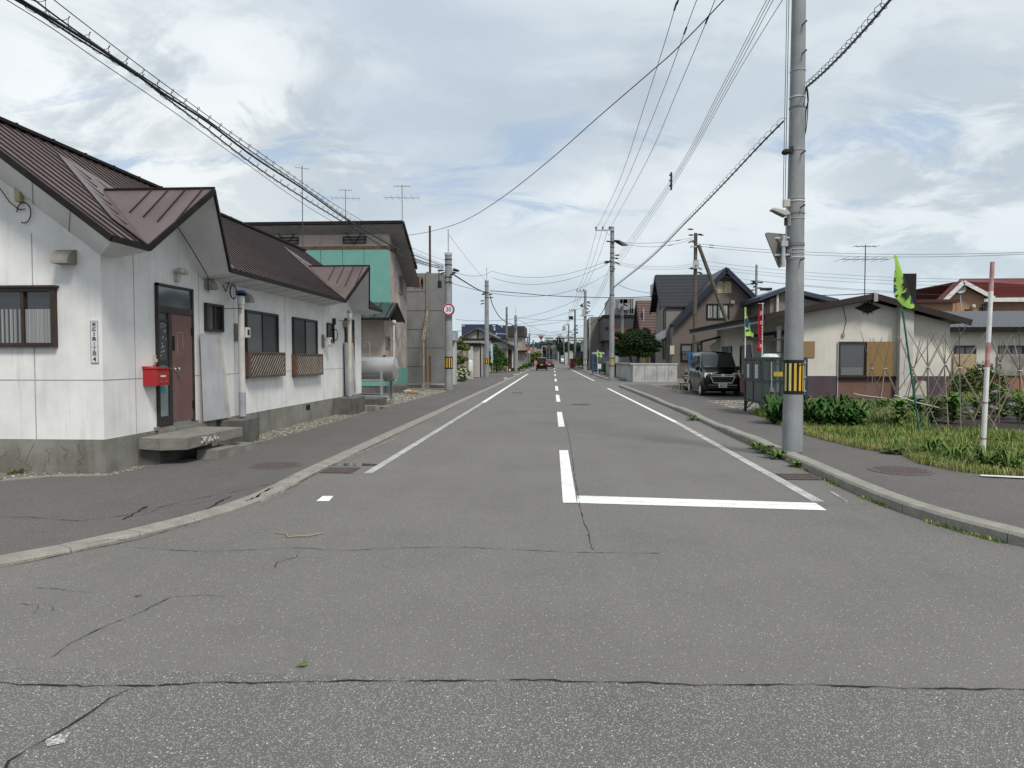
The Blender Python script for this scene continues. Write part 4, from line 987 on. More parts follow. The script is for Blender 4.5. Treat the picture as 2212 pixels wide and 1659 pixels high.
g.build('stand_rail',std,tank)
# tall sheet-metal screen
Y3=37.6;xl=PY(878,700,Y3).x;xr=PY(958,700,Y3).x;zt=PY(920,590,Y3).z
rust=pm('rust_orange',(.22,.085,.03),(.12,.06,.035),scale=7,rough=.95)
scr=thing('metal_screen','tall grey sheet metal screen with rusty seams beside the pink house','screen',((xl+xr)/2,Y3,0))
sheetm=pm('sheet_grey',(.195,.197,.193),(.155,.157,.155),scale=1.2,rough=.7,streak=.35,streakcol=(.10,.06,.04))
xm_=PY(924,700,Y3).x
g=MB();g.box((xl,Y3,.22),(xm_,Y3+.06,zt));g.box((xm_,Y3+.02,.22),(xr,Y3+.08,zt));g.box((xr-.06,Y3+.08,.22),(xr,Y3+2.2,zt));g.build('sheet_panel',sheetm,scr)
g=MB();g.box((xm_-.07,Y3-.09,.25),(xm_+.07,Y3+.0,zt+.06));g.build('post',pm('post_grey',(.20,.195,.18)),scr)
g=MB()
for py in (630,671,711.5,751.5,791.5): 
    z=PY(900,py,Y3).z;g.box((xl,Y3-.008,z-.014),(xm_-.07,Y3,z+.014))
for py in (671,751.5): z=PY(900,py,Y3).z;g.box((xm_+.07,Y3+.012,z-.012),(xr,Y3+.02,z+.012))
g.build('seam',pm('seam_rust',(.13,.055,.025),(.04,.035,.03),scale=3),scr)
g=MB();rn=random.Random(4)
for k in range(16):
    x=xl+.42+rn.uniform(0,.45);z=zt-.15-rn.uniform(0,.25);g.box((x,Y3-.004,z-rn.uniform(.15,.6)),(x+rn.uniform(.03,.1),Y3-.001,z))
g.box((xm_+.075,Y3+.013,.3),(xm_+.17,Y3+.019,1.7));g.build('rust_patch',rust,scr)
g=MB();g.box((xm_-.3,Y3-.35,0),(xm_+.1,Y3-.1,.3));g.build('footing',kerbm,scr)
yp_=34.2;xp=PY(914.8,800,yp_).x
t=thing('rusty_pole','thin rusty pole leaning its top on the grey metal screen','pole',(xp,yp_,0))
z1=PY(914.8,732,yp_).z;tp_=PY(923.4,671,Y3-.1)
g=MB();g.tube([(xp,yp_,0),(xp,yp_,z1)],.045,10);g.build('pole',pm('paint_rusty',(.34,.29,.22),(.2,.10,.05),scale=5,rough=.9,streak=.6,streakcol=(.16,.06,.03)),t,smooth=True)
for dx in (-.05,.05): g=MB();g.tube([(xp+dx,yp_,z1-.05),(tp_.x+dx*.4,Y3-.12,tp_.z)],.026,8);g.build('brace',MC['paint_rusty'],t)
for (px,py,s,lb) in ((1017,1047,.0,''),): pass
for (px,py,r_,mt,lb) in ((1014.5,0,0,0,0),): pass
g=MB();c=G(432+1565*.28654,432+1455*.28654,.05);g.blob((c.x,c.y,.1),.2,sc=(1.3,1,.65),seed=2);tag(g.build('boulder',st[2]),'pale angular boulder at the foot of the pink house','stone')
g=MB();c=G(432+1615*.28654,432+1457*.28654,.05);g.blob((c.x,c.y,.08),.16,sc=(1.2,1,.7),seed=6,sub=2,jit=.06);tag(g.build('boulder',pm('stone_tan',(.26,.18,.11))),'round tan boulder right of the pale one','stone')
# ---------------------------------------------------------------- houses further along on the left
def boxhouse(name,label,x0,x1,y0,y1,z1,wall_m,cat='building',roofm=None,zb=0,over=.15,rt=.18):
    t=thing(name,label,cat,((x0+x1)/2,(y0+y1)/2,zb));g=MB();g.box((x0,y0,zb),(x1,y1,z1));g.build('wall',wall_m,t)
    if roofm: g=MB();g.box((x0-over,y0-over,z1),(x1+over,y1+over,z1+rt));g.build('roof',roofm,t)
    return t
def gable(name,label,x0,x1,y0,y1,ze,zr,axis,wall_m,roof_m,over=.4,cat='house',ridge=None,th=.14,zb=0,slz=None):
    """axis 'y': ridge runs along the road; 'x': ridge runs across"""
    t=thing(name,label,cat,((x0+x1)/2,(y0+y1)/2,zb));g=MB()
    if axis=='y':
        r=(x0+x1)/2 if ridge is None else ridge
        P=[(x0,ze),(r,zr),(x1,ze)]
        pr=[(x0,zb),(x1,zb),(x1,ze),(r,zr),(x0,ze)];g.prism([(a,y0,b) for a,b in pr],(0,y1-y0,0));g.build('wall',wall_m,t)
        s0=(zr-ze)/(r-x0);s1=(zr-ze)/(x1-r);pr=[(x0-over,ze-over*s0),(r,zr),(x1+over,ze-over*s1),(x1+over,ze-over*s1+th),(r,zr+th),(x0-over,ze-over*s0+th)]
        g=MB();g.prism([(a,y0-over,b) for a,b in pr],(0,y1-y0+2*over,0));ro=g.build('roof',roof_m,t)
    else:
        r=(y0+y1)/2 if ridge is None else ridge
        pr=[(y0,zb),(y1,zb),(y1,ze),(r,zr),(y0,ze)];g.prism([(x0,a,b) for a,b in pr],(x1-x0,0,0));g.build('wall',wall_m,t)
        s0=(zr-ze)/(r-y0);s1=(zr-ze)/(y1-r);pr=[(y0-over,ze-over*s0),(r,zr),(y1+over,ze-over*s1),(y1+over,ze-over*s1+th),(r,zr+th),(y0-over,ze-over*s0+th)]
        g=MB();g.prism([(x0-over,a,b) for a,b in pr],(x1-x0+2*over,0,0));ro=g.build('roof',roof_m,t)
    return t,ro
sid=bands('siding_white',(.52,.52,.50),(.2,.2,.2),2,.14,.88,.6,bump=.2)
Yg=42.;xa=PY(983.3,780,Yg).x
t=boxhouse('white_shed','white lap-sided shed half hidden behind the speed limit pole','x' and xa-3.2,xa,Yg,Yg+.7,PY(980,735.5,Yg).z,sid,'shed')
g=MB();g.box((xa-3.4,Yg-.3,PY(980,735.5,Yg).z),(xa+.05,Yg+1.,PY(980,716,Yg).z));g.build('roof',pm('cap_grey',(.36,.38,.40)),t)
# garage with wavy roof
Yg=58.5;xa=PY(1039,780,Yg).x;xb=PY(984,780,Yg).x;zt=PY(1000,742.5,Yg).z
beig=pm('siding_beige',(.45,.40,.37),(.40,.36,.33),scale=2,rough=.8)
t=thing('carport','beige carport with wavy dark roof edge behind the flowering shrub','garage',((xa+xb)/2,Yg+3,0))
xm_=PY(1021.6,780,Yg).x
g=MB();g.box((xm_,Yg,0),(xa-.08,Yg+5,zt-.05));g.build('wall',beig,t)
g=MB();g.box((xa-.08,Yg-.03,0),(xa,Yg+.1,zt)).box((xa-.08,Yg+5,0),(xa,Yg+5.1,zt)).box((xa-.03,Yg,zt-.12),(xa+.01,Yg+5,zt)).box((xa-.03,Yg+2.4,0),(xa+.01,Yg+2.5,zt));g.build('frame',fasc,t)
g=MB();n=44
for k in range(n):
    x0=xb-.3+(xa-xb+.35)*k/n;x1=xb-.3+(xa-xb+.35)*(k+1)/n;z0=zt+.07*math.sin(k*PI/2.2);z1=zt+.07*math.sin((k+1)*PI/2.2)
    g.prism([(x0,Yg-.35,z0),(x1,Yg-.35,z1),(x1,Yg-.35,z1+.03),(x0,Yg-.35,z0+.03)],(0,6,0))
g.build('roof',fasc,t)
g=MB();g.box((xb-.3,Yg-.3,zt-.22),(xa,Yg-.24,zt-.07));g.build('beam',fasc,t)
Yl=51.5
cor=bands('corrugated_brown',(.30,.27,.21),(.13,.12,.09),0,.55,.5,.7,soft=.25)
x0=PY(983,780,Yl+2).x;x1=PY(1012,780,Yl+2).x
g=MB();g.box((x0-2,Yl+2,0),(x1,Yl+2.08,PY(1000,744,Yl+2).z));tag(g.build('corrugated_fence',cor),'brown corrugated panel fence behind the flowering shrub','fence')
x0=PY(1012,790,Yl).x;x1=PY(1021.6,790,Yl).x
g=MB();zt=PY(1016,757,Yl).z;zb=.15
t=thing('louvre_panel','narrow white louvred panel standing between shrub and beige carport','panel',((x0+x1)/2,Yl,0))
g.box((x0,Yl,.05),(x0+.03,Yl+.05,zt)).box((x1-.03,Yl,.05),(x1,Yl+.05,zt)).box((x0+.03,Yl,zt-.05),(x1-.03,Yl+.05,zt));g.build('frame',pm('white_plain',(.62,.62,.6)),t)
g=MB();z=.1
while z<zt-.08: g.bar((x0+.03,Yl+.03,z),(x1-.03,Yl+.03,z),.05,.035);z+=.075
g.build('louvres',MC['white_plain'],t)
# half-timbered gable house
Yh=80.;zr_=PY(1032.4,709,Yh).z;xr_=PY(1032.4,709,Yh).x;xe0=PY(995.7,725.6,Yh).x;xe1=PY(1100,741,Yh).x
xw1=PY(1096.5,740,Yh).x;xw0=xe0+.3
plg=pm('plaster_greygreen',(.33,.34,.31),(.27,.28,.26),scale=1,rough=.9)
tim=pm('timber_brown',(.045,.022,.018),rough=.7)
roofd=pm('roof_tile_dark',(.06,.055,.055),(.10,.09,.09),scale=2,rough=.5)
s=(zr_-PY(1106,743,Yh).z)/(xe1-xr_)
t=thing('timbered_house','low gabled house with grey walls and dark brown timber frame','house',((xw0+xw1)/2,Yh+6,0))
def zrf(x): return zr_-s*abs(x-xr_)
g=MB();g.prism([(xw0,Yh,0),(xw1,Yh,0),(xw1,Yh,zrf(xw1)-.15),(xr_,Yh,zr_-.15),(xw0,Yh,zrf(xw0)-.15)],(0,14,0));wl=g.build('wall',plg,t)
g=MB();g.prism([(xw0-.4,Yh-.5,zrf(xw0-.4)-.1),(xr_,Yh-.5,zr_-.1),(xe1+.3,Yh-.5,zrf(xe1+.3)-.1),(xe1+.3,Yh-.5,zrf(xe1+.3)+.06),(xr_,Yh-.5,zr_+.08),(xw0-.4,Yh-.5,zrf(xw0-.4)+.06)],(0,15,0));g.build('roof',roofd,t)
g=MB();zb_=PY(1032,733,Yh).z
g.box((xw0,Yh-.05,zb_-.12),(xw1,Yh,zb_+.12));
for px in (1002.5,1032.4,1063.5): 
    x=PY(px,720,Yh).x;g.box((x-.08,Yh-.06,zb_ if px<1060 else 0),(x+.08,Yh-.002,zrf(x)-.15))
g.box((xr_+1.6,Yh-.045,PY(1080,737.5,Yh).z-.06),(xw1,Yh,PY(1080,737.5,Yh).z+.06));g.build('timber_frame',tim,wl)
g=MB();z=PY(1080,752,Yh).z;g.box((xr_+1.7,Yh-.03,0),(xw1-.1,Yh-.001,z));g.build('dark_lower_wall',pm('lower_grey',(.10,.095,.09)),wl)
for k in range(10):
    y=Yh+.6+k*1.35;g=MB();g.box((xw1,y,0),(xw1+.1,y+.35,2.6));g.build('side_post',tim,wl)
g=MB();g.box((xw1,Yh+.95,.1),(xw1+.02,Yh+13.5,2.4));g.build('side_opening_shade',pm('shade_dark',(.03,.028,.026)),wl)  # flat dark sheet stands in for the shade between the posts
# navy building, stepped
navy=bands('navy_sheet',(.035,.055,.095),(.025,.04,.07),0,.45,.92,.5,bump=.15)
Yn=112.;f_=lambda px,py:PY(px,py,Yn)
t=thing('navy_building','large stepped navy blue metal-clad building behind the timbered house','building',(-16,Yn+6,0))
for a,b,py in ((997,1074.6,700.5),(1074.6,1094,702.8),(1072,1111.5,718.5)):
    g=MB();A=f_(a,py);B=f_(b,py);yo=0 if py!=718.5 else -3;g.box((A.x,Yn+yo,0),(B.x,Yn+9+yo,A.z if py!=718.5 else PY(a,py,Yn-3).z));g.build('wall',navy,t)
g=MB()
for px,py in ((1000,703.5),(1002,703.5),(1066,703.5),(1068.5,703.5),(1068,708.5),(1084,705.5),(1068.5,712),(1073,721),(1105,721),(1108,721),(1108,729)):
    c=PY(px,py,Yn-3.05 if py>718 else Yn-.05);g.box((c.x-.12,c.y-.03,c.z-.1),(c.x+.12,c.y,c.z+.1))
g.build('wall_light',pm('lamp_white',(.7,.7,.68)),t)
# beige building with dark top
Yd=105.;A=PY(1094,704.5,Yd);B=PY(1133,704.5,Yd);zc=PY(1110,726,Yd).z
t=thing('beige_building','beige building with protruding dark brown upper storey at the left pavement','building',((A.x+B.x)/2,Yd+4,0))
g=MB();g.box((A.x,Yd,0),(PY(1129.5,740,Yd).x,Yd+10,zc));wl=g.build('wall',pm('stucco_beige',(.36,.32,.27),(.31,.28,.24)),t)
g=MB();g.box((A.x,Yd-.6,zc),(B.x,Yd+10.3,A.z));g.build('upper_wall',bands('slate_brown',(.05,.045,.042),(.035,.03,.03),0,.5,.9,.6),t)
g=MB();g.box((PY(1112,740,Yd).x,Yd-1.,PY(1112,757,Yd).z-.15),(B.x+.4,Yd+10,PY(1112,757,Yd).z));g.build('canopy',fasc,t)
g=MB();x0=PY(1117.5,780,Yd).x;x1=PY(1125,780,Yd).x;g.box((x0,Yd-.06,0.1),(x1,Yd,PY(1120,773,Yd).z));g.build('shutter_door',bands('shutter',(.30,.27,.24),(.22,.2,.18),2,.12,.85,.6),t)
g=MB();x0=PY(1115.5,740,Yd).x;g.box((x0,Yd-.04,PY(1115,747,Yd).z),(x0+.18,Yd,PY(1115,734,Yd).z));g.build('window',glas,t)
# green-white striped panels
Ys=87.;x0=PY(1105.5,775,Ys).x;x1=PY(1118,775,Ys).x
mint=pm('panel_mint',(.34,.44,.37),(.28,.38,.31));t=thing('mint_panels','row of upright pale green and white panels by the pavement','screen',((x0+x1)/2,Ys,0))
for k in range(4):
    a=x0+(x1-x0)*k/4;g=MB();g.box((a+.02,Ys+.3*k,.0),(a+(x1-x0)/4-.02,Ys+.3*k+.05,PY(1110,750+1.2*k,Ys).z));g.build('panel',mint if k%2 else MC['white_plain'],t)
# sandwich board
c=G(1101,802,.05);t=thing('sandwich_board','small red and white sandwich board on the left pavement','sign',(c.x,c.y,.04))
for s_ in (-1,1):
    g=MB();g.prism([(c.x-.26,c.y+s_*.28,.04),(c.x+.26,c.y+s_*.28,.04),(c.x+.22,c.y+s_*.03,.75),(c.x-.22,c.y+s_*.03,.75)],(0,.02*s_,0));g.build('board',pm('board_redbrown',(.16,.04,.03),(.10,.03,.025)),t)
g=MB();g.prism([(c.x-.14,c.y-.262,.12),(c.x+.14,c.y-.262,.12),(c.x+.12,c.y-.08,.62),(c.x-.12,c.y-.08,.62)],(0,-.012,0));g.build('poster',plm,t)
# planter
c0=G(1066,802.5,.04);c1=G(1090,803,.04);t=thing('planter','low grey concrete block planter at the foot of the conifer','planter',((c0.x+c1.x)/2,c1.y,.04))
g=MB()
for k in range(4):
    a=c0.x+(c1.x-c0.x)*k/4;b=c0.x+(c1.x-c0.x)*(k+1)/4-.02
    for z in (0,.21): g.box((a,c1.y,.04+z),(b,c1.y+.12,.04+z+.2))
g.box((c1.x-.12,c1.y+.12,.04),(c1.x-.02,c1.y+2.2,.45));g.build('block_wall',pm('block_grey',(.24,.235,.22),(.17,.165,.155),scale=4,rough=.95),t)
g=MB();g.box((c0.x,c1.y+.12,.04),(c1.x-.12,c1.y+2.2,.36));g.build('soil',pm('soil_dark',(.05,.04,.03),(.03,.025,.02),scale=10,rough=1),t)
# pots
potm=pm('pot_green',(.03,.055,.05),rough=.5)
for (px,py,r_,lb) in ((999,825,.16,'dark green round flower pot in front of the white-flowered shrub'),(988,822,.15,'dark green flower pot left of the other pot under the shrub')):
    c=G(px,py,.04);g=MB();g.lathe((c.x,c.y,.04),[(0,0),(r_*.8,0),(r_,.28),(r_*1.1,.28),(r_*1.1,.32),(r_*.9,.32),(r_*.85,.27),(0,.27)],18);tag(g.build('flower_pot',potm,smooth=True),lb,'flower pot','flower pots under the shrub')
# banner
fabricb=pm('banner_blue',(.22,.38,.58),(.5,.55,.6),scale=6,rough=.8,lo=.45,hi=.55)
c=G(1063.5,812,.04);t=thing('banner','narrow pale blue and white advertising banner on a pole by the left pavement','banner',(c.x,c.y,.04))
zt=PY(1063,742,c.y).z;zb=PY(1063,783,c.y).z
g=MB();g.tube([(c.x,c.y,.04),(c.x+.02,c.y,zt)],.02,6);g.build('pole',pm('pole_wood',(.40,.30,.2)),t)
g=MB();pts=[(c.x-.02-(.0 if k==0 else 0),0,0) for k in range(2)];n=8
for k in range(n):
    z0=zb+(zt-zb)*k/n;z1=zb+(zt-zb)*(k+1)/n;o=lambda z:.03*math.sin(z*5)
    g.face([(c.x-.13+o(z0),c.y-.02,z0),(c.x+.06,c.y+o(z0),z0),(c.x+.06,c.y+o(z1),z1),(c.x-.13+o(z1),c.y-.02,z1)])
g.build('cloth',fabricb,t)
# snow-worn kerb stones on the left
for k,(px,py,s_) in enumerate(((1092.6,820,.30),(1112,812,.30),(1118,810,.22),(1125,807.5,.28),(1139,801.5,.34),(1148,798,.3))):
    c=G(px,py,.04);g=MB();g.blob((c.x,c.y,.09),s_,sc=(.7,1.8 if k in (0,4) else 1,.4),seed=k+3,jit=.1);tag(g.build('kerb_stone',pm('kerbstone',(.38,.37,.33),(.28,.27,.24),rough=.95)),['nearest rough kerb stone at the left road edge, facing the beige carport','second rough kerb stone along the left road edge','small rough kerb stone just beyond the second one','rough kerb stone near the planter on the left road edge','long rough kerb stone just before the driving van','farthest rough kerb stone beside the driving van'][k],'stone','kerb stones along the left road edge')
# ================================================================ right side
cream=pm('plaster_cream',(.60,.575,.515),(.51,.485,.43),scale=1.1,rough=.9,streak=.3,streakcol=(.25,.22,.18),bump=.1,bscale=50)
purp=pm('base_purple',(.085,.06,.07),(.065,.045,.055),scale=2,rough=.7,streak=.4,streakcol=(.03,.02,.03))
rbrown=pm('base_redbrown',(.17,.095,.075),(.13,.075,.06),scale=2,rough=.8)
salm=pm('base_salmon',(.30,.15,.11),(.22,.11,.085),scale=2,rough=.85,streak=.4)
brf=pm('roof_edge_brown',(.02,.015,.014),(.032,.025,.024),scale=3,rough=.5)
YA=25.;XR0=8.3;XR1=PY(2050,800,YA).x;YBk=37.2
pk=PY(1889.6,640,YA-.45);eR=PY(2098,697,YA-.45);eL=PY(1652,684.5,YA-.45)
HR=thing('cream_house','cream single storey house with brown roof, purple base band and boarded window','house',((XR0+XR1)/2,(YA+YBk)/2,.05))
def zr2(x): return pk.z-(pk.z-eL.z)/(pk.x-eL.x)*(pk.x-x) if x<pk.x else pk.z-(pk.z-eR.z)/(eR.x-pk.x)*(x-pk.x)
g=MB();g.prism([(XR0,YA,.05),(XR1,YA,.05),(XR1,YA,zr2(XR1)-.12),(pk.x,YA,pk.z-.12),(XR0,YA,zr2(XR0)-.12)],(0,.12,0))
wl=g.build('wall',cream,HR)
g=MB();g.box((XR1-.12,YA+.12,.05),(XR1,YBk,zr2(XR1)-.12)).box((XR0,YBk-.1,.05),(XR1-.12,YBk,2.7));g.build('wall',cream,HR)
# road-side wall with a recessed entrance between ya and yb
ye0,ye1=25.9,29.2;zq=zr2(XR0)-.12
g=MB();g.box((XR0,YA+.12,.05),(XR0+.12,ye0,zq)).box((XR0,ye1,.05),(XR0+.12,YBk-.1,zq)).box((XR0,ye0,2.25),(XR0+.12,ye1,zq)).box((XR0+.12,ye1-.12,.05),(XR0+1.4,ye1,zq)).box((XR0+.12,ye0,.05),(XR0+1.4,ye0+.1,zq)).box((XR0+1.4,ye0,.05),(XR0+1.5,ye1,zq));g.build('entrance_wall',cream,HR)
g=MB();g.box((XR0+1.36,ye0+.5,.1),(XR0+1.4,ye0+1.5,2.15));g.build('entrance_door',darkf,HR)
# curved wing wall at the entrance
g=MB();pr=[(XR0,2.9)]+[(XR0-.35+.35*(k/6)**1.6,2.2-2.1*k/6) for k in range(7)]+[(XR0,.1)]
g.prism([(a,ye1,b) for a,b in pr],(0,.15,0));g.build('wing_wall',cream,HR)
# roof
th=.1
g=MB();g.prism([(eL.x,YA-.45,eL.z),(pk.x,YA-.45,pk.z),(eR.x,YA-.45,eR.z),(eR.x,YA-.45,eR.z+th),(pk.x,YA-.45,pk.z+th),(eL.x,YA-.45,eL.z+th)],(0,YBk-YA+.9,0));rf=g.build('roof',brf,HR)
g=MB();g.bar((eL.x,YA-.48,eL.z+.0),(pk.x,YA-.48,pk.z+.0),.05,.2);g.bar((pk.x,YA-.48,pk.z),(eR.x,YA-.48,eR.z),.05,.2);g.bar((eL.x-.03,YA-.45,eL.z-.02),(eL.x-.03,YBk+.45,eL.z-.02),.05,.2);g.bar((eL.x-.09,YA-.45,eL.z+.06),(eL.x-.09,YBk+.45,eL.z+.06),.09,.05);g.build('fascia',pm('fascia_brown',(.022,.016,.015),(.034,.026,.024)),rf)
g=MB();g.bar((eL.x-.06,YA-.3,eL.z-.16),(eL.x-.06,YBk+.3,eL.z-.16),.03,.07);g.build('fascia_strip',pm('strip_grey',(.25,.25,.25)),rf)
g=MB();g.box((pk.x-.06,YA-.56,pk.z-.18),(pk.x+.06,YA-.49,pk.z+.1));g.build('ridge_end',pm('ridge_pale',(.35,.33,.3)),rf)
# porch canopies over the entrances
P=PX(1641,706,XR0-.55);
g=MB();g.prism([(XR0-.5,25.8,2.3),(XR0,25.8,2.45),(XR0,25.8,2.6),(XR0-.5,25.8,2.42)],(0,4.2,0));g.build('canopy',brf,HR)
g=MB();g.prism([(XR0-1.0,36.2,2.35),(XR0,36.2,2.6),(XR0,36.2,2.7),(XR0-1.0,36.2,2.43)],(0,2.2,0));g.box((XR0-1.02,36.15,2.32),(XR0-.9,38.4,2.39));g.build('canopy',brf,HR)
g=MB();g.prism([(XR0-.0,36.4,2.5),(XR0-.5,36.4,2.2),(XR0-.2,36.4,1.1),(XR0,36.4,.6)],(0,.12,0));g.build('wing_wall',cream,HR)
# base bands on the end wall
def px2(px,py): return PY(1641.7+px*.36463,483.9+py*.36463,YA)
zb1=px2(500,900).z;zb0=px2(500,1030).z;xwin0=px2(475,0).x;xwin1=px2(797,0).x;xc0=px2(820,0).x;xc1=px2(900,0).x
for xa,xb in ((XR0,xwin0-.02),(xwin1+.02,XR1)): g=MB();g.box((xa,YA-.02,zb0),(xb,YA-.001,zb1));g.build('base_band',purp,HR)
g=MB();zw0=px2(500,905).z;g.box((xwin0,YA-.03,zb0),(xwin1,YA-.001,zw0-.03));g.build('base_band',rbrown,HR)
g=MB();g.box((XR0+.01,YA-.012,-.06),(XR1,YA-.001,zb0));g.box((XR0+.02,YA,-.06),(XR1-.01,YBk-.01,.06));g.build('foundation',found,HR)
g=MB();g.box((xwin0-.025,YA-.06,.1),(xwin0-.005,YA-.001,px2(0,700).z));g.build('corner_strip',pm('strip_white',(.5,.5,.5)),HR)
wz1=px2(500,697).z
o=win_y(HR,YA,xwin0,xwin1,zw0,wz1,darkf,[glasg,glasg],fr=.06,pr=.07)
xm_=px2(640,0).x
wick=bands('bamboo_blind',(.30,.19,.08),(.14,.085,.035),2,.022,.6,.8,soft=.2,bump=.3)
g=MB();g.box((xm_,YA-.1,zw0+.02),(xwin1,YA-.072,wz1));g.build('bamboo_blind',wick,o)
g=MB();g.box((xwin0,YA-.12,zw0-.06),(xwin1+.1,YA,zw0-.0));g.build('window_sill',fasc,o)
g=MB();g.box((xwin0+.1,YA-.027,zw0+.06),(xm_-.1,YA-.021,zw0+.32));g.build('inner_panel',glasf,o)
g=MB();a=px2(255,695);b=px2(322,790);g.box((a.x-.35,YA-.035,b.z),(b.x,YA-.002,a.z));g.build('patch_board',bands('board_brown',(.26,.18,.10),(.2,.135,.075),2,.02,.6,.85,soft=.2),HR)
# diamond vent
c=px2(637,497);g=MB();hw,hh=.44,.19
g.prism([(c.x-hw,YA-.03,c.z),(c.x,YA-.03,c.z-hh),(c.x+hw,YA-.03,c.z),(c.x,YA-.03,c.z+hh)],(0,.025,0));dv=g.build('diamond_vent',fasc,HR)
g=MB()
for dx in (-.13,0,.13): g.box((c.x+dx-.012,YA-.05,c.z-.2 if dx else c.z-.25),(c.x+dx+.012,YA-.03,c.z+.2 if dx else c.z+.25))
for dz in (-.05,.05): g.box((c.x-.3,YA-.045,c.z+dz-.008),(c.x+.3,YA-.03,c.z+dz+.008))
g.build('vent_bar',darkf,dv)
# chimney
zct=PY(1962,593,YA).z;zcm=PY(1962,655,YA).z
g=MB();g.box((xc0,YA-.28,.05),(xc1,YA-.002,zcm));ch=g.build('chimney',pm('chimney_block',(.50,.49,.45),(.40,.38,.35),scale=3,rough=.95,streak=.4),HR)
g=MB();g.box((xc0+.06,YA-.3,zcm-.2),(xc1+.04,YA+.12,zct));g.build('chimney_top',pm('chimney_black',(.015,.011,.011)),ch)
g=MB();rn=random.Random(3);p=V((px2(857,0).x,YA-.283,px2(0,690).z));pts=[p]
for k in range(14): p=p+V((rn.uniform(-.03,.03),0,-.11));pts.append(p)
g.tube(pts,.006,3);g.build('crack',crk,ch)
g=MB();a=px2(490,485);b=px2(492,660);g.tube([(a.x,YA-.02,a.z),(a.x+.12,YA-.02,(a.z+b.z)/2),(b.x,YA-.02,b.z+.06)],.008,4);g.build('wall_wire',fasc,HR)
g=MB();g.box((b.x-.04,YA-.06,b.z-.04),(b.x+.04,YA-.001,b.z+.08));g.build('outlet_box',pm('outlet',(.3,.29,.25)),HR)
# road-side wall: windows, base, pipe
def rx(px,py): return PX(1192.4+px*.26043,483.9+py*.26043,XR0)
a=rx(1415,1012);b=rx(1495,1090)
ya,yb=sorted((rx(1415,1050).y,rx(1495,1050).y));win_x(HR,XR0,-1,ya,yb,1.2,2.15,brownf,[glasg,pm('curtain_blue',(.04,.16,.26))],fr=.06)
ya,yb=sorted((rx(1565,1050).y,rx(1660,1050).y));win_x(HR,XR0,-1,ya,yb,.8,2.15,brownf,[glasg,glasg],fr=.07)
g=MB();g.box((XR0-.015,ye1+.2,.1),(XR0,YBk,.78));g.build('base_band',salm,HR)
g=MB();g.box((XR0-.1,35.6,1.5),(XR0,36.0,2.05));g.build('meter',pm('meter_cream',(.45,.44,.36)),HR)
yf=PX(1683,750,XR0-.3).y;zf=PX(1683,707,XR0-.3).z
xf=XR0+.12;
g=MB();P0=PY(1683,730,25.6);g.tube([(P0.x,25.6,.4),(P0.x,25.6,PY(1683,711,25.6).z)],.075,14);fp=g.build('flue_pipe',galv,HR,smooth=True)
g=MB()
for py in (740,767,792): z=PY(1683,py-5,25.6).z;g.tube([(P0.x,25.6,z),(P0.x,25.6,z+.03)],.085,14)
g.build('pipe_band',fasc,fp)
g=MB();z=PY(1683,711,25.6).z;g.lathe((P0.x,25.6,z),[(.075,0),(.11,.02),(.12,.06),(.11,.14),(.06,.19),(0,.2)],14);g.build('pipe_cap',galv,fp,smooth=True)
antenna((pk.x-.1,YA+.1,pk.z+.05),1.75,'television antenna with long elements on the ridge of the cream house',.95,rot=.05)
# second cream house on the right
YC2=32.5;f2=lambda px,py:PY(1641.7+px*.36463,483.9+py*.36463,YC2)
a=f2(1125,620);H5=thing('cream_house','cream house with dark corrugated roof and boarded windows at the right edge','house',(a.x+5,YC2+3,.05))
ze=a.z
g=MB();g.box((a.x,YC2,.05),(a.x+12,YC2+6,ze));g.build('wall',cream,H5)
e0=f2(1122,632);e1=PY(1641.7+1240*.36463,483.9+545*.36463,YC2+3.5)
tin=bands('tin_dark',(.12,.125,.14),(.02,.02,.025),0,.26,.42,.4,metal=.0,soft=.15,bump=.5)
g=MB();zt=PY(2108,676,YC2+3.5).z
g.prism([(a.x-.3,YC2-.5,ze-.05),(a.x-.3,YC2+3.5,zt),(a.x-.3,YC2+7.2,ze-.05),(a.x-.3,YC2+7.2,ze+.04),(a.x-.3,YC2+3.5,zt+.09),(a.x-.3,YC2-.5,ze+.04)],(13,0,0));rf=g.build('roof',tin,H5)
g=MB();g.box((a.x-.32,YC2-.56,ze-.16),(a.x+12.7,YC2-.5,ze+.05));g.build('fascia',fasc,rf)
g=MB();zz5=f2(1200,885).z;z0=f2(1200,1000).z;g.box((a.x-.02,YC2-.02,z0),(a.x+12,YC2-.001,zz5));g.build('base_band',salm,H5)
osb=pm('osb_board',(.42,.33,.22),(.30,.22,.13),scale=14,rough=.9,lo=.42,hi=.58)
for (p0,p1,m2) in ((1150,1275,osb),(1412,1560,pm('ply_grey',(.36,.33,.28),(.16,.16,.16),scale=1.6,rough=.9))):
    A=f2(p0,720);B=f2(p1,895);o=win_y(H5,YC2,A.x,B.x,B.z,A.z,darkf,[glasg,glasg],fr=.07)
    g=MB();g.box((A.x-.06,YC2-.09,B.z-.02),(B.x-.04,YC2-.072,f2(p0,770).z));g.build('board',m2,o)
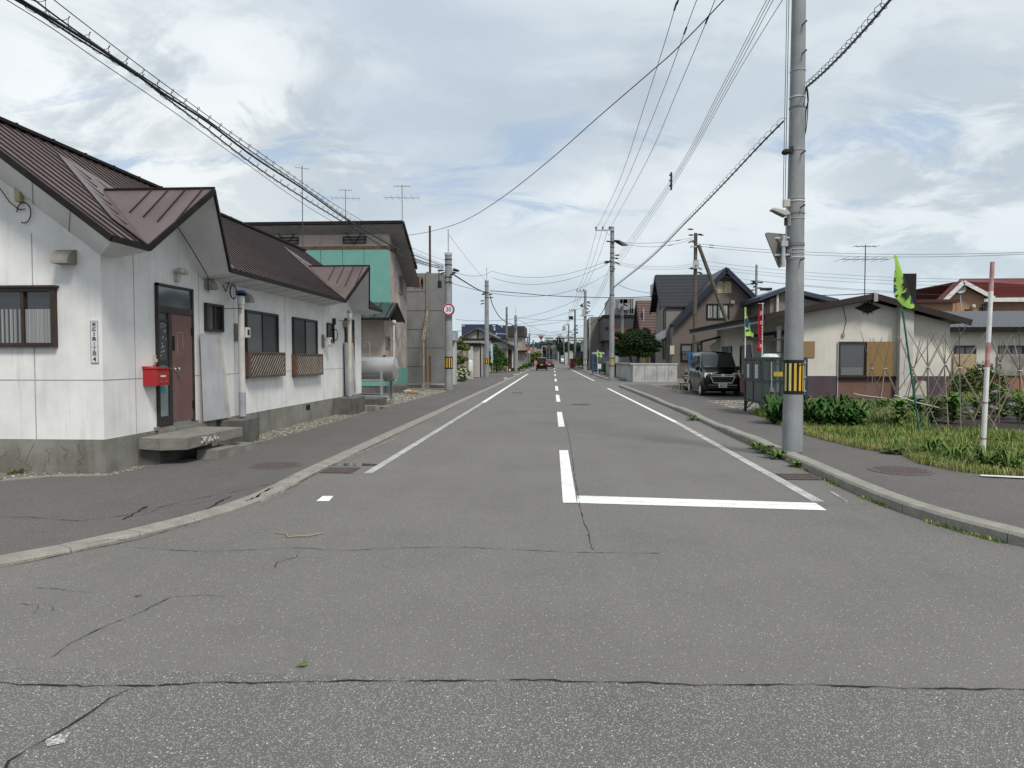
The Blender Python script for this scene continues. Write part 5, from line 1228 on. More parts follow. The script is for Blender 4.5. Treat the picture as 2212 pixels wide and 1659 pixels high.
# orange house with red roof
YO=50.;f3=lambda px,py:PY(1641.7+px*.36463,483.9+py*.36463,YO)
oran=pm('stucco_orange',(.36,.225,.145),(.31,.19,.125),scale=1.2,rough=.95,bump=.2);redr=bands('roof_tile_red',(.15,.03,.026),(.08,.016,.016),2,.14,.72,.6,soft=.12,bump=.6)
H6=thing('orange_house','orange stuccoed house with red tiled roof and white barge boards','house',(f3(1300,0).x,YO+5,.05))
pk=f3(1180,345);eL=f3(1028,495);eR=f3(1360,440);sl=(pk.z-eR.z)/(eR.x-pk.x)
x0=eL.x+.35;x1=f3(1340,0).x
g=MB();g.prism([(x0,YO,.05),(x1,YO,.05),(x1,YO,pk.z-sl*(x1-pk.x)-.1),(pk.x,YO,pk.z-.1),(x0,YO,eL.z-.05)],(0,.6,0));g.box((x1,YO+1.5,.05),(x1+14,YO+9,f3(1450,450).z));g.build('wall',oran,H6)
g=MB();YR_=YO-.5
A=V((pk.x,YR_,pk.z));B=V((eL.x,YR_,eL.z));Cc=V((eR.x,YR_,eR.z))
g.prism([B,A,A+V((0,0,.08)),B+V((0,0,.08))],(0,1.1,0));g.prism([A,Cc,Cc+V((0,0,.08)),A+V((0,0,.08))],(0,9.5,0))
zr_=f3(1500,328).z
bk=PY(2073,603.5,YO+5)
g.prism([(pk.x+.15,YO+.4,pk.z+.08),tuple(bk),(x1+14,YO+5,bk.z),(x1+14,YO+.6,f3(1500,415).z),(Cc.x,YO+.6,Cc.z+.05)],(0,0,.06));rf=g.build('roof',redr,H6)
g=MB();g.bar(B-V((0,.04,.04)),A-V((0,.04,.04)),.06,.26);g.bar(A-V((0,.04,.04)),Cc-V((0,.04,.04)),.06,.26);g.bar((Cc.x,YO+.5,Cc.z-.05),(x1+14,YO+.5,Cc.z+.0),.06,.24);g.build('barge_board',pm('white_trim',(.66,.66,.64)),rf)
for (p0,q0,p1,q1) in ((1212,505,1245,540),(1298,495,1318,530)): A=f3(p0,q0);B=f3(p1,q1);win_y(H6,YO,A.x,B.x,B.z,A.z,brownf,[glasg],fr=.07,div=0)
A=f3(1312,475);B=f3(1388,530);win_y(H6,YO,A.x,B.x-.4,B.z,A.z,darkf,[glas,glas],fr=.08)
g=MB();c=f3(1172,385);g.lathe((c.x,YO-.3,c.z),[(0,.05),(.2,.03),(.32,-.03),(.33,-.02),(.2,.045),(0,.07)],18,ax=(.3,1,-.2));g.tube([(c.x,YO-.28,c.z),(c.x+.2,YO-.2,c.z-2.4)],.03,6);g.build('satellite_dish',pm('dish_grey',(.5,.5,.5)),H6)
c=f3(1260,487);g=MB();g.lathe((c.x,YO-.1,c.z),[(0,-.14),(.12,-.08),(.14,.05),(0,.14)],10);g.build('wall_lamp',pm('lamp_white2',(.7,.68,.6)),H6,smooth=True)
# low houses behind (between)
YV=52.;f4=lambda px,py:PY(1641.7+px*.36463,483.9+py*.36463,YV)
A=f4(60,440);B=f4(385,465);P=f4(140,400)
t=thing('brown_house','grey-brown house with dark blue gabled roof behind the near pole','house',((A.x+B.x)/2,YV+4,.05))
g=MB();m6=pm('siding_taupe',(.20,.17,.15),(.17,.145,.13),rough=.85);g.prism([(A.x,YV,.05),(B.x,YV,.05),(B.x,YV,B.z-.1),(P.x,YV,P.z-.1),(A.x,YV,A.z-.05)],(0,8,0));g.build('wall',m6,t)
g=MB();nav=pm('roof_navy',(.035,.05,.075),(.05,.065,.09),scale=2,rough=.45)
g.prism([(A.x-.8,YV-.5,A.z-.2),(P.x,YV-.5,P.z),(B.x+.8,YV-.5,B.z-.1),(B.x+.8,YV-.5,B.z+.2),(P.x,YV-.5,P.z+.3),(A.x-.8,YV-.5,A.z+.1)],(0,9,0));g.build('roof',nav,t)
g=MB();c=f4(98,450);g.tube([(c.x,YV-.2,1),(c.x,YV-.2,f4(98,412).z)],.09,10);g.build('drain_pipe',pm('white_pipe',(.55,.55,.5)),t)
t=thing('brown_shed','low dark red roofed building seen between the cream house and the orange house','building',(f4(975,0).x,48,.05))
A=PY(1641.7+915*.36463,483.9+450*.36463,46.);B=PY(1641.7+1045*.36463,483.9+450*.36463,46.)
g=MB();g.box((A.x-1,46,.05),(B.x+1,52,A.z-.2));g.build('wall',oran,t);g=MB();g.box((A.x-1.3,45.6,A.z-.2),(B.x+1.2,52.4,A.z+.0));g.build('roof',pm('roof_maroon',(.07,.03,.025)),t)
# ---- the brown house with steep dark roof
YH=57.;z6=lambda px,py,Y=YH:PY(1192.4+px*.26043,483.9+py*.26043,Y)
taup=bands('siding_brown',(.155,.13,.115),(.11,.09,.08),2,.46,.965,.8,soft=.02,bump=.2)
roofk=bands('roof_black_steps',(.028,.030,.038),(.008,.008,.011),2,.30,.8,.42,soft=.14,bump=.8)
H7=thing('brown_house','two storey brown house with steep dark blue stepped metal roof','house',(z6(1300,0).x,YH+5,.1))
pk=z6(1430,375);eL=z6(1000,835);eR=z6(1800,740);xw0=z6(1012,0).x;xw1=z6(1760,0).x
sL=(pk.z-eL.z)/(pk.x-eL.x);sR=(pk.z-eR.z)/(eR.x-pk.x)
g=MB();g.prism([(xw0,YH,.1),(xw1,YH,.1),(xw1,YH,pk.z-sR*(xw1-pk.x)-.25),(pk.x,YH,pk.z-.25),(xw0,YH,pk.z-sL*(pk.x-xw0)-.25)],(0,9,0));g.build('wall',taup,H7)
g=MB();o=YH-.7
g.prism([(eL.x,o,eL.z),(pk.x,o,pk.z),(pk.x,o,pk.z+.1),(eL.x,o,eL.z+.1)],(0,10.2,0));g.prism([(pk.x,o,pk.z),(eR.x,o,eR.z),(eR.x,o,eR.z+.1),(pk.x,o,pk.z+.1)],(0,10.2,0))
rf=g.build('roof',roofk,H7)
g=MB();dn=V((0,-.04,-.12));g.bar(V((eL.x,o,eL.z))+dn,V((pk.x,o,pk.z))+dn,.08,.36);g.bar(V((pk.x,o,pk.z))+dn,V((eR.x,o,eR.z))+dn,.08,.36);g.build('barge_board',pm('barge_navy',(.02,.028,.045)),rf)
# cross wing: ridge across, facing slope towards the camera
Yw=YH+3.4
a=PY(1192.4+925*.26043,483.9+692*.26043,YH+1.2);b=PY(1192.4+890*.26043,483.9+432*.26043,YH+4.4);xw=z6(905,0,YH+2).x
xin=pk.x
g=MB();ye_,yr_=YH+1.2,YH+4.4
g.prism([(a.x-.2,ye_,a.z),(a.x-.2,yr_,b.z),(a.x-.2,2*yr_-ye_,a.z),(a.x-.2,2*yr_-ye_,a.z+.1),(a.x-.2,yr_,b.z+.12),(a.x-.2,ye_,a.z+.1)],(xin-a.x+1.2,0,0));r3=g.build('wing_roof',roofk,H7)
g=MB();xg=a.x-.24;g.bar((xg,ye_,a.z-.1),(xg,yr_,b.z-.05),.08,.3);g.bar((xg,yr_,b.z-.05),(xg,2*yr_-ye_,a.z-.1),.08,.3);g.build('barge_board',MC['barge_navy'],r3)
g=MB();xg=a.x+.25;side_m=pm('siding_greybrown',(.22,.20,.185),(.18,.165,.155),scale=2,rough=.85)
g.prism([(xg,ye_+.2,.1),(xg,2*yr_-ye_-.2,.1),(xg,2*yr_-ye_-.2,a.z-.1),(xg,yr_,b.z-.2),(xg,ye_+.2,a.z-.1)],(xw0-xg+1,0,0));g.build('wing_wall',side_m,H7)
ya,yb=ye_+.25,ye_+1.1
g=MB();g.box((xw0-.03,YH-.001,.1),(xw0,YH+3,pk.z-sL*(pk.x-xw0)-.4));g.build('side_wall',side_m,H7)
win_y(H7,YH+1.4-.0,xg+.3,xg+.75,z6(920,830).z,z6(920,705).z,fasc,[glasf,glasg],fr=.07) if False else None
win_x(H7,xg,-1,ye_+.45,ye_+1.5,PX(1430,690,xg).z-1.2,PX(1430,670,xg).z,fasc,[glasf,glasf],fr=.08)
win_x(H7,xg,-1,ye_+.45,ye_+1.7,1.5,3.6,fasc,[glasf,glasg],fr=.08)
ta=z6(1282,662);tb=z6(1468,792);o1=win_y(H7,YH,ta.x,tb.x,tb.z,ta.z,fasc,[glasf,glasf],fr=.1,pr=.08)
g=MB();n=10
for s_,(xa,xb) in enumerate(((ta.x+.12,ta.x+1.1),(tb.x-1.5,tb.x-.12))):
    for k in range(n): x=xa+(xb-xa)*k/n;g.box((x,YH-.035,tb.z+.15),(x+(xb-xa)/n*.7,YH-.021,ta.z-.1))
g.build('curtain',pm('curtain_pale',(.42,.43,.42)),o1)
ta=z6(1068,992);tb=z6(1245,1140);o2=win_y(H7,YH,ta.x,tb.x,tb.z,ta.z,fasc,[glasf,glas],fr=.1,pr=.08)
g=MB()
for k in range(12): x=ta.x+.12+k*(tb.x-ta.x-.24)/11;g.box((x-.015,YH-.18,tb.z-.1),(x+.015,YH-.15,tb.z+.75))
g.box((ta.x,YH-.19,tb.z+.75),(tb.x,YH-.14,tb.z+.8));g.build('window_rail',fasc,o2)
for px in (1392,1458):
    c=z6(px,525);w_,h_=.27,.44;pts=[(c.x-w_,YH-.03,c.z-h_),(c.x+w_,YH-.03,c.z-h_)]+[(c.x+w_*math.cos(t_),YH-.03,c.z+h_-.12+.14*math.sin(t_)) for t_ in [k*PI/8 for k in range(9)]]
    g=MB();g.prism(pts,(0,.028,0));v_=g.build('louvre_vent',pm('vent_cream',(.62,.54,.36)),H7)
    g=MB()
    for k in range(6): g.box((c.x-w_*.8,YH-.045,c.z-h_+.1+k*.12),(c.x+w_*.8,YH-.03,c.z-h_+.13+k*.12))
    g.build('louvres',pm('vent_shade',(.3,.26,.18)),v_)  # darkened copy of the vent cream, louvre shade put into the colour
g=MB();c=z6(1495,648);g.box((c.x-.15,YH-.2,c.z-.12),(c.x+.15,YH,c.z+.12));g.build('vent_box',pm('vent_taupe',(.3,.26,.24)),H7)
g=MB();c=z6(993,1045);g.box((xg+.4,YH-.0-.15,c.z-.35),(xg+.9,YH-.0+.0,c.z+.35)) if False else g.box((c.x-.15,YH-.12,c.z-.35),(c.x+.18,YH-.03,c.z+.35));g.build('meter_box',pm('box_cream2',(.5,.49,.44)),H7)
g=MB();g.prism([(xg-.02,YH+1.2,z6(830,950).z+.1),(xg-1.5,YH+1.2,z6(820,955).z-.4),(xg-1.5,YH+1.2,z6(820,955).z-.3),(xg-.02,YH+1.2,z6(880,880).z+.1)],(0,2.6,0));g.build('entry_roof',pm('roof_pale_metal',(.30,.32,.34),(.22,.24,.26),rough=.35,metal=.3),H7)
# concrete garden wall at the corner
Ywl=PY(1367.4,822,50.).y;c0=G(1367.4,822,.1);c1=G(1475,824.5,.1);c2=G(1323,815,.1)
cw=pm('wall_concrete',(.44,.44,.42),(.31,.315,.31),scale=1.3,rough=.95,streak=.9,streakcol=(.12,.13,.13),bump=.2)
hz2=PY(1367.4,787.5,c0.y).z
t=thing('concrete_wall','grey streaked concrete garden wall at the corner of the side street','wall',(c0.x,c0.y,.1))
def wallseg(a,b,z1,th=.15,mat=cw,name='wall_panel',par=None,z0=.0):
    a=V((a.x,a.y,0));b=V((b.x,b.y,0));d=(b-a).normalized();nn=V((-d.y,d.x,0))*th;g=MB();g.prism([a+V((0,0,z0)),b+V((0,0,z0)),b+nn+V((0,0,z0)),a+nn+V((0,0,z0))],(0,0,z1-z0));return g.build(name,mat,par)
cB=V((c1.x,c0.y-.0,0))
wallseg(c0,cB,hz2,par=t);cC=V((c0.x-.35,64,0));wallseg(cC,c0,hz2,par=t)
g=MB();g.box((c0.x-.05,c0.y-.04,hz2-.0),(cB.x+.05,c0.y+.2,hz2+.09));g.build('coping',cw,t)
g=MB();g.bar((c0.x-.02,c0.y,hz2+.045),(cC.x-.1,cC.y,hz2+.045),.24,.09);g.build('coping',cw,t)
g=MB()
for k in range(1,6): x=c0.x+k*.78;g.box((x-.012,c0.y-.006,.1),(x+.012,c0.y,hz2))
g.build('joint',pm('joint_dark',(.06,.06,.06)),t)
t=thing('block_wall','low weathered concrete block wall behind the far corner pole','wall',(5.6,69,.1))
d0=G(1323,813,.1);d1=G(1303,806.5,.1);wallseg(V((d1.x+.0,d1.y,0)),V((d0.x+.05,d0.y,0)),1.25,par=t,mat=pm('block_tan',(.34,.32,.27),(.24,.22,.18),scale=2,rough=.95,streak=.6))
# tan timber house
YT=66.;zt_=lambda px,py,Y=YT:PY(1192.4+px*.26043,483.9+py*.26043,Y)
woodt=bands('siding_tan_wood',(.42,.26,.13),(.25,.15,.07),2,.2,.85,.8,bump=.3)
b=zt_(800,645,YT+3);a=zt_(765,905,YT);xg=zt_(780,0).x
t=thing('timber_house','tan timber-clad house with striped brown roof behind the dark garden tree','house',(xg+3,YT+3,.1))
zr_=b.z;ze=zt_(850,905).z
g=MB();g.prism([(xg,YT,.1),(xg,YT+6,.1),(xg,YT+6,ze),(xg,YT+3,zr_-.15),(xg,YT,ze)],(7,0,0));g.build('wall',woodt,t)
g=MB();g.prism([(xg-.5,YT-.5,ze-.5),(xg-.5,YT+3,zr_),(xg-.5,YT+6.5,ze-.5),(xg-.5,YT+6.5,ze-.38),(xg-.5,YT+3,zr_+.12),(xg-.5,YT-.5,ze-.38)],(8,0,0));rf=g.build('roof',bands('roof_brown_steps',(.12,.075,.07),(.04,.03,.03),2,.27,.62,.45,soft=.08,bump=.6),t)
g=MB();g.bar((xg-.52,YT-.5,ze-.48),(xg-.52,YT+3,zr_),.06,.28);g.bar((xg-.52,YT+3,zr_),(xg-.52,YT+6.5,ze-.48),.06,.28);g.build('barge_board',fasc,rf)
win_x(t,xg,-1,YT+1,YT+1.8,4.2,6.2,pm('white_frame',(.6,.6,.58)),[glasg],div=0,fr=.09);win_x(t,xg,-1,YT+1,YT+2,.8,2.2,MC['white_frame'],[glasg],div=0,fr=.09)
win_y(t,YT,xg+.4,xg+1.4,.9,2.3,MC['white_frame'],[glasg],div=0,fr=.08)
# charcoal modern building
YK=84.;k_=lambda px,py,Y=YK:PY(1192.4+px*.26043,483.9+py*.26043,Y)
char=bands('charcoal_brick',(.055,.055,.062),(.035,.035,.04),2,.3,.9,.8,bump=.3)
A=k_(425,775);B=k_(775,775)
t=thing('charcoal_building','dark charcoal flat-roofed modern building with a brown panel','building',((A.x+B.x)/2,YK+4,.1))
zf=k_(500,965).z
g=MB();g.box((A.x,YK,zf),(B.x+1,YK+8,A.z));g.build('upper_wall',char,t)
g=MB();g.box((A.x+.6,YK+.8,.1),(B.x+1,YK+8,zf));g.build('wall',pm('charcoal_plain',(.07,.07,.075)),t)
g=MB();g.box((A.x-.1,YK-.1,A.z),(B.x+1.1,YK+8.1,A.z+.3));g.build('parapet',fasc,t)
a=k_(512,865);b=k_(575,960);g=MB();g.box((a.x,YK-.03,b.z),(b.x+.8,YK-.001,a.z));g.build('brown_panel',pm('panel_rust',(.13,.05,.03)),t)
a=k_(445,853);g=MB();g.box((a.x,YK-.08,a.z-.3),(a.x+.35,YK-.001,a.z));g.build('wall_vent',fasc,t)
# grey building at its left
YL=92.;l_=lambda px,py,Y=YL:PY(1192.4+px*.26043,483.9+py*.26043,Y)
A=l_(312,770);B=l_(425,770);grey=bands('siding_grey',(.185,.175,.165),(.15,.14,.13),2,.45,.96,.8,soft=.02,bump=.1)
t=thing('grey_building','plain grey two storey building at the right roadside','building',((A.x+B.x)/2,YL+5,.1))
g=MB();g.box((A.x,YL,.1),(B.x+2,YL+10,A.z));g.build('wall',grey,t)
g=MB();g.box((A.x-.05,YL-.03,.1),(A.x+.12,YL+.0,A.z));g.build('corner_trim',pm('trim_pale',(.42,.42,.40)),t)
for z in (1.2,4.2): win_x(t,A.x,-1,YL+1.5,YL+3,z,z+1.6,fasc,[glas],div=0,fr=.1)
xq=PX(1254,760,A.x-.6).y
t=boxhouse('white_annexe','low white roadside building beyond the grey one','x' and A.x-.3,A.x+5,104,114,PX(1262,738,A.x-.3).z,pm('wall_offwhite',(.45,.46,.45),(.38,.39,.38)),roofm=pm('cap_pale',(.4,.42,.43)))
for y in (105.2,108,111): win_x(t,A.x-.3,-1,y,y+1.3,.6,2.6,fasc,[glas],div=0,fr=.08)
# big pale building behind
YM=122.;m_=lambda px,py,Y=YM:PY(1192.4+px*.26043,483.9+py*.26043,Y)
A=m_(478,612);B=m_(860,600);wt=pm('concrete_white',(.42,.43,.43),(.36,.37,.37),scale=.6,rough=.9,streak=.3)
t=thing('apartment_building','large pale grey flat-roofed building rising behind the charcoal one','building',((A.x+B.x)/2,YM+6,.1))
g=MB();g.box((A.x,YM,.1),(B.x+6,YM+12,A.z));g.build('wall',wt,t)
a=m_(545,657);b=m_(640,710);g=MB();g.box((a.x,YM-.9,b.z),(b.x,YM-.8,b.z+1.)).box((a.x,YM-.9,b.z-.1),(b.x,YM,b.z));g.build('balcony',pm('balcony_grey',(.25,.25,.25)),t)
for px in (652,668): c=m_(px,685);g=MB();g.box((c.x-.12,YM-.05,c.z-1.2),(c.x+.12,YM,c.z+1.3));g.build('window',glasg,t)
for px in (560,600,625): c=m_(px,682);g=MB();g.box((c.x-.7,YM-.04,c.z-1.2),(c.x+.5,YM,c.z+1.2));g.build('window',glasf,t)
g=MB();c=m_(739,692);g.lathe((c.x,YM-.1,c.z),[(0,-.5),(.5,-.5),(.55,.3),(0,.6)],10);g.build('vent_hood',pm('hood_white',(.75,.75,.75)),t)
g=MB();c=m_(795,740);g.box((c.x-6,YM-.05,c.z-1.2),(c.x+4,YM,c.z+.8));g.build('window',glasf,t)
A=PY(1192.4+838*.26043,601,140.);B=PY(1192.4+882*.26043,601,140.)
t=thing('tower','slim pale concrete tower rising behind the steep dark roof','tower',((A.x+B.x)/2,142,0))
g=MB();g.box((A.x,140,0),(B.x,144,PY(1415,612,140.).z));g.build('shaft',wt,t)
g=MB();z=PY(1415,612,140.).z;zt=PY(1415,601,140.).z
for x in (A.x,(A.x+B.x)/2,B.x): g.bar((x,140,z),(x,140,zt),.1)
g.bar((A.x,140,zt),(B.x,140,zt),.1);g.build('railing',pm('rail_white',(.55,.55,.55)),t)
for k in range(4): g=MB();z=PY(1415,628+k*14,140.).z;x=(A.x+B.x)/2;g.box((x-.3,139.94,z),(x+.4,140,z+.5));g.build('window',glas,t)
# grey lap-sided garage behind the tree
YQ=70.;A=PY(1333,768,YQ);B=PY(1388,768,YQ)
t=boxhouse('garage','pale grey lap-sided garage seen below the dark garden tree','x' and A.x,B.x,YQ,YQ+5,PY(1340,764,YQ).z,bands('siding_palegrey',(.27,.28,.29),(.17,.18,.19),2,.2,.85,.7),'garage',roofm=pm('cap_white2',(.45,.45,.45)))
g=MB();g.box((A.x-.15,YQ-.05,.1),(A.x+.12,YQ,PY(1340,764,YQ).z));g.build('corner_trim',pm('trim_white3',(.55,.58,.58)),t)
# ---- refuse cage at the right pavement
gsteel=pm('cage_green_black',(.028,.045,.047),(.02,.03,.032),rough=.45)
cf=G(1646.3,898.5,.09);cb_=G(1610,890.5,.09);X0=cf.x;yn=cf.y;yf=PX(1610,870,X0).y;xr=X0+1.1;z0,z1=.42,1.575
t=thing('refuse_cage','dark green mesh refuse collection cage with notices on legs beside the pole','refuse cage',(X0+.8,(yn+yf)/2,.09))
meshm,nt_,b_=newmat('mesh_panel')
n=nt_.nodes;l=nt_.links;tcn=n.new('ShaderNodeTexCoord');b_.inputs['Base Color'].default_value=(.03,.045,.047,1);b_.inputs['Roughness'].default_value=.6
b_.inputs['Alpha'].default_value=.62
for (x,y) in ((X0,yn),(X0,yf),(xr,yn),(xr,yf)): g=MB();g.bar((x,y,.09),(x,y,z1),.06);g.build('leg',gsteel,t)
g=MB()
for z in (z0,z1,1.0):
    for (p,q) in (((X0,yn),(X0,yf)),((X0,yn),(xr,yn)),((xr,yn),(xr,yf)),((X0,yf),(xr,yf))):
        if z==1.0 and p==(X0,yf): continue
        g.bar((*p,z),(*q,z),.05)
ym=(yn+yf)/2;g.bar((X0,ym,z0),(X0,ym,z1),.045);xm_=(X0+xr)/2;g.bar((xm_-.1,yn,z0),(xm_-.1,yn,z1),.04);g.bar((xm_+.3,yn,z0),(xm_+.3,yn,z1),.035);g.build('frame',gsteel,t)
for y in (yn,yf):
    g=MB();g.bar((X0,y,.42),(X0,y+(.3 if y==yn else -.3),z0),.03) if False else g.bar((X0,y,.15),(X0,y+(.28 if y==yn else -.28),z0),.03);g.bar((X0,y,.15),(X0+.3,y,z0),.03);g.bar((xr,y,.15),(xr-.3,y,z0),.03);g.build('strut',gsteel,t)
g=MB();g.face([(X0+.01,yn,z0),(X0+.01,yf,z0),(X0+.01,yf,z1),(X0+.01,yn,z1)]);g.face([(X0,yn+.01,z0),(xr,yn+.01,z0),(xr,yn+.01,z1),(X0,yn+.01,z1)]);g.face([(xr,yn,z0),(xr,yf,z0),(xr,yf,z1),(xr,yn,z1)]);g.build('mesh_side',meshm,t)
g=MB();g.box((X0-.02,yn-.02,z1+.025),(xr+.02,yf+.02,z1+.04));g.build('lid',gsteel,t)
g=MB();g.box((X0+.02,yn+.02,z0-.0),(xr-.02,yf-.02,z0+.02));g.build('floor',gsteel,t)
g=MB();g.box((X0-.005,yn+.05,z0+.04),(X0+.004,yf-.05,.98));g.build('lower_panel',pm('panel_slate',(.085,.09,.092),(.07,.075,.078),rough=.5),t)
nb=pm('notice_grey',(.09,.095,.095))
for (ya,yb,lab) in ((yn+.07,ym-.06,0),(ym+.06,yf-.07,1)):
    g=MB();g.box((X0-.04,ya,1.02),(X0-.03,yb,1.52));o=g.build('notice_board',nb,t)
    g=MB();yc=(ya+yb)/2;w_=.13 if lab==0 else .1;g.box((X0-.046,yc-w_,1.06),(X0-.041,yc+w_,1.42));nt2=g.build('notice',plm,o)
    g=MB()
    for k in range(7): g.box((X0-.0485,yc-w_*.8,1.09+k*.045),(X0-.0465,yc+w_*(.8 if k%2 else .5),1.10+k*.045))
    g.build('notice_print',pm('print_grey',(.12,.12,.13)) if not lab else pm('print_blue',(.1,.12,.25)),nt2)
g=MB();g.box((X0+.27,yn-.03,1.12),(X0+.5,yn-.026,1.24));g.build('caution_plate',pm('plate_yellow',(.42,.32,.03)),t)
# broom and white lid
bx=X0+.2
t=thing('broom','broom with grey handle and straw head hung on the refuse cage','broom',(bx,yn-.06,.7))
g=MB();g.tube([(bx,yn-.06,1.5),(bx+.01,yn-.07,.82)],.014,8);g.build('handle',pm('handle_grey',(.35,.38,.4)),t)
g=MB();g.lathe((bx+.01,yn-.07,.72),[(.085,0),(.06,.07),(.018,.12)],10);g.build('cap',pm('broom_green',(.10,.14,.14)),t)
g=MB();rn=random.Random(1)
for k in range(40): x=rn.uniform(-1,1);g.tube([(bx+.01+x*.07,yn-.07+rn.uniform(-.02,.02),.74),(bx+.01+x*.12,yn-.07+rn.uniform(-.03,.03),.56)],.006,3)
g.build('bristle',pm('straw',(.42,.36,.2)),t)
g=MB();g.lathe((X0+.3,yn+.4,z1+.045),[(.0,.09),(.15,.085),(.2,.05),(.23,.0)],20);tag(g.build('plastic_basin',pm('basin_white',(.55,.62,.62)),smooth=True),'upturned pale plastic basin on top of the refuse cage','basin')
# ---- banners and flags
grn=pm('flag_lime',(.33,.56,.10),(.27,.48,.08),scale=3,rough=.8);nvy=pm('flag_navy',(.015,.06,.13),rough=.8)
redf=pm('flag_red',(.42,.02,.04),(.35,.015,.03),rough=.8)
yf_=19.3;c=PY(1646.5,740,yf_);zt=PY(1647,654,yf_).z
t=thing('nobori_banner','tall narrow red banner with white characters tied to the refuse cage','banner',(c.x-.03,yf_,.2))
g=MB();g.tube([(c.x,yf_,.2),(c.x,yf_,zt)],.014,8);g.tube([(c.x-.12,yf_,zt-.02),(c.x+.04,yf_,zt-.02)],.006,6);g.build('pole',pm('pole_white',(.6,.62,.63)),t)
g=MB()
for z in (1.42,.8): g.box((c.x-.03,yf_-.02,z),(c.x+.03,yf_+.03,z+.12))
g.build('clamp',fasc,t)
prof=[(654+6,.066),(672,.10),(700,.115),(722,.10),(735,.055),(742,.10),(752,.13),(759,.085)]
g=MB();pp=[]
for py,w_ in prof: z=PY(1646,py,yf_).z;pp.append((z,w_))
for (za,wa),(zb,wb) in zip(pp[:-1],pp[1:]):
    for s_ in range(2):
        u0,u1=s_/2,(s_+1)/2;f_=lambda z,w_,u:(c.x-.012-w_*u,yf_+.05*math.sin(u*5+z*2.),z)
        g.face([f_(zb,wb,u1),f_(zb,wb,u0),f_(za,wa,u0),f_(za,wa,u1)])
cl=g.build('cloth',redf,t)
wmat=pm('letter_white',(.75,.68,.68))
for ch,py,sz in (("火",677,.15),("の",698,.14),("用",748,.11)): text_mesh(ch,sz,wmat,t,(c.x-.055,yf_-.065,PY(1646,py,yf_).z),(1,0,0),wscale=.5)
g=MB()
for k in range(5):
    z=PY(1646,707+k*6.2,yf_).z;g.box((c.x-.05,yf_-.066,z-.018),(c.x-.02,yf_-.06,z-.010)).box((c.x-.045,yf_-.066,z+.002),(c.x-.028,yf_-.06,z+.016))
g.build('small_lettering',wmat,t)
def limeflag(name,label,base,tip,pts,Y,group='lime green flags along the road',pole=None,navy=None,ink=None,body=None,wv=.04):
    """pts: outline in survey coordinates at depth Y; triangulated fan with folds"""
    t=thing(name,label,'flag',tuple(base),group);g=MB();b=V(base);tp=V(tip);g.tube([b,b.lerp(tp,.5),tp],.018,8);g.build('pole',pole or MC['pole_white'],t)
    def sheet3(P,off,mat,nm):
        Q=[PY(x,y,Y-off) for x,y in P];tri=tessellate_polygon([[V((q.x,q.z,0)) for q in Q]]);g=MB()
        bm=bmesh.new();vs=[bm.verts.new(q) for q in Q]
        for t3 in tri:
            try: bm.faces.new([vs[i] for i in t3])
            except Exception: pass
        bmesh.ops.subdivide_edges(bm,edges=bm.edges[:],cuts=3,use_grid_fill=True)
        for v in bm.verts: v.co.y+=wv*math.sin(v.co.x*17+v.co.z*5)
        g.v=[tuple(v.co) for v in bm.verts];bm.verts.index_update();g.f=[tuple(v.index for v in f.verts) for f in bm.faces];g.m=[0]*len(g.f);bm.free()
        return g.build(nm,mat,t,smooth=True)
    sheet3(pts,0,grn,'cloth')
    for P in (navy or []): sheet3(P,.012,nvy,'navy_patch')
    for P in (ink or []): sheet3(P,.018,inkm,'ink_mark')
    return t
# near flag on the leaning green pole (zoom coordinates of the flag detail)
fz=lambda x,y:(2200/1.1573+x*120/1106/1.1573,620/1.1573+y*120/1106/1.1573)
Yf=14.9;b0=G(1986,938,ZR)
limeflag('green_flag','large lime green flag with black lettering on a leaning dark green pole in the grass',b0,PY(*fz(345,170),b0.y),[fz(*p) for p in ((315,165),(380,185),(440,380),(520,600),(530,760),(600,950),(680,1080),(760,1240),(795,1330),(780,1375),(720,1400),(620,1380),(520,1320),(440,1220),(350,1130),(322,1050),(320,850),(330,640),(345,420))],b0.y-.04,pole=pm('pole_green',(.012,.12,.085),(.01,.09,.065),rough=.35),
 navy=[[fz(*p) for p in ((322,880),(415,960),(330,1045))],[fz(*p) for p in ((325,700),(385,665),(360,730),(385,765),(322,780))],[fz(*p) for p in ((712,1110),(775,1285),(700,1265))],[fz(*p) for p in ((525,620),(570,740),(600,930),(545,800))]],
 ink=[[fz(*p) for p in ((520,630),(545,700),(510,700))],[fz(*p) for p in ((530,760),(580,745),(600,800),(570,830),(600,870),(590,930),(555,970),(520,930),(545,880),(495,850),(490,820),(540,815))],[fz(*p) for p in ((485,1060),(630,985),(650,1050),(600,1220),(560,1140),(500,1100))],[fz(*p) for p in ((600,940),(640,900),(680,1060),(665,1190),(640,1120),(620,1060))],[fz(*p) for p in ((350,520),(365,550),(345,560))],[fz(*p) for p in ((340,830),(395,880),(380,900),(325,870))],[fz(*p) for p in ((360,1090),(435,1060),(430,1110),(385,1140))]],wv=.02)
f9=lambda x,y:(1840/1.1573+x*120/1244/1.1573,740/1.1573+y*120/1244/1.1573)
Yq=21.2;b1=PY(*f9(250,1600),Yq);b1=V((b1.x,Yq,.2))
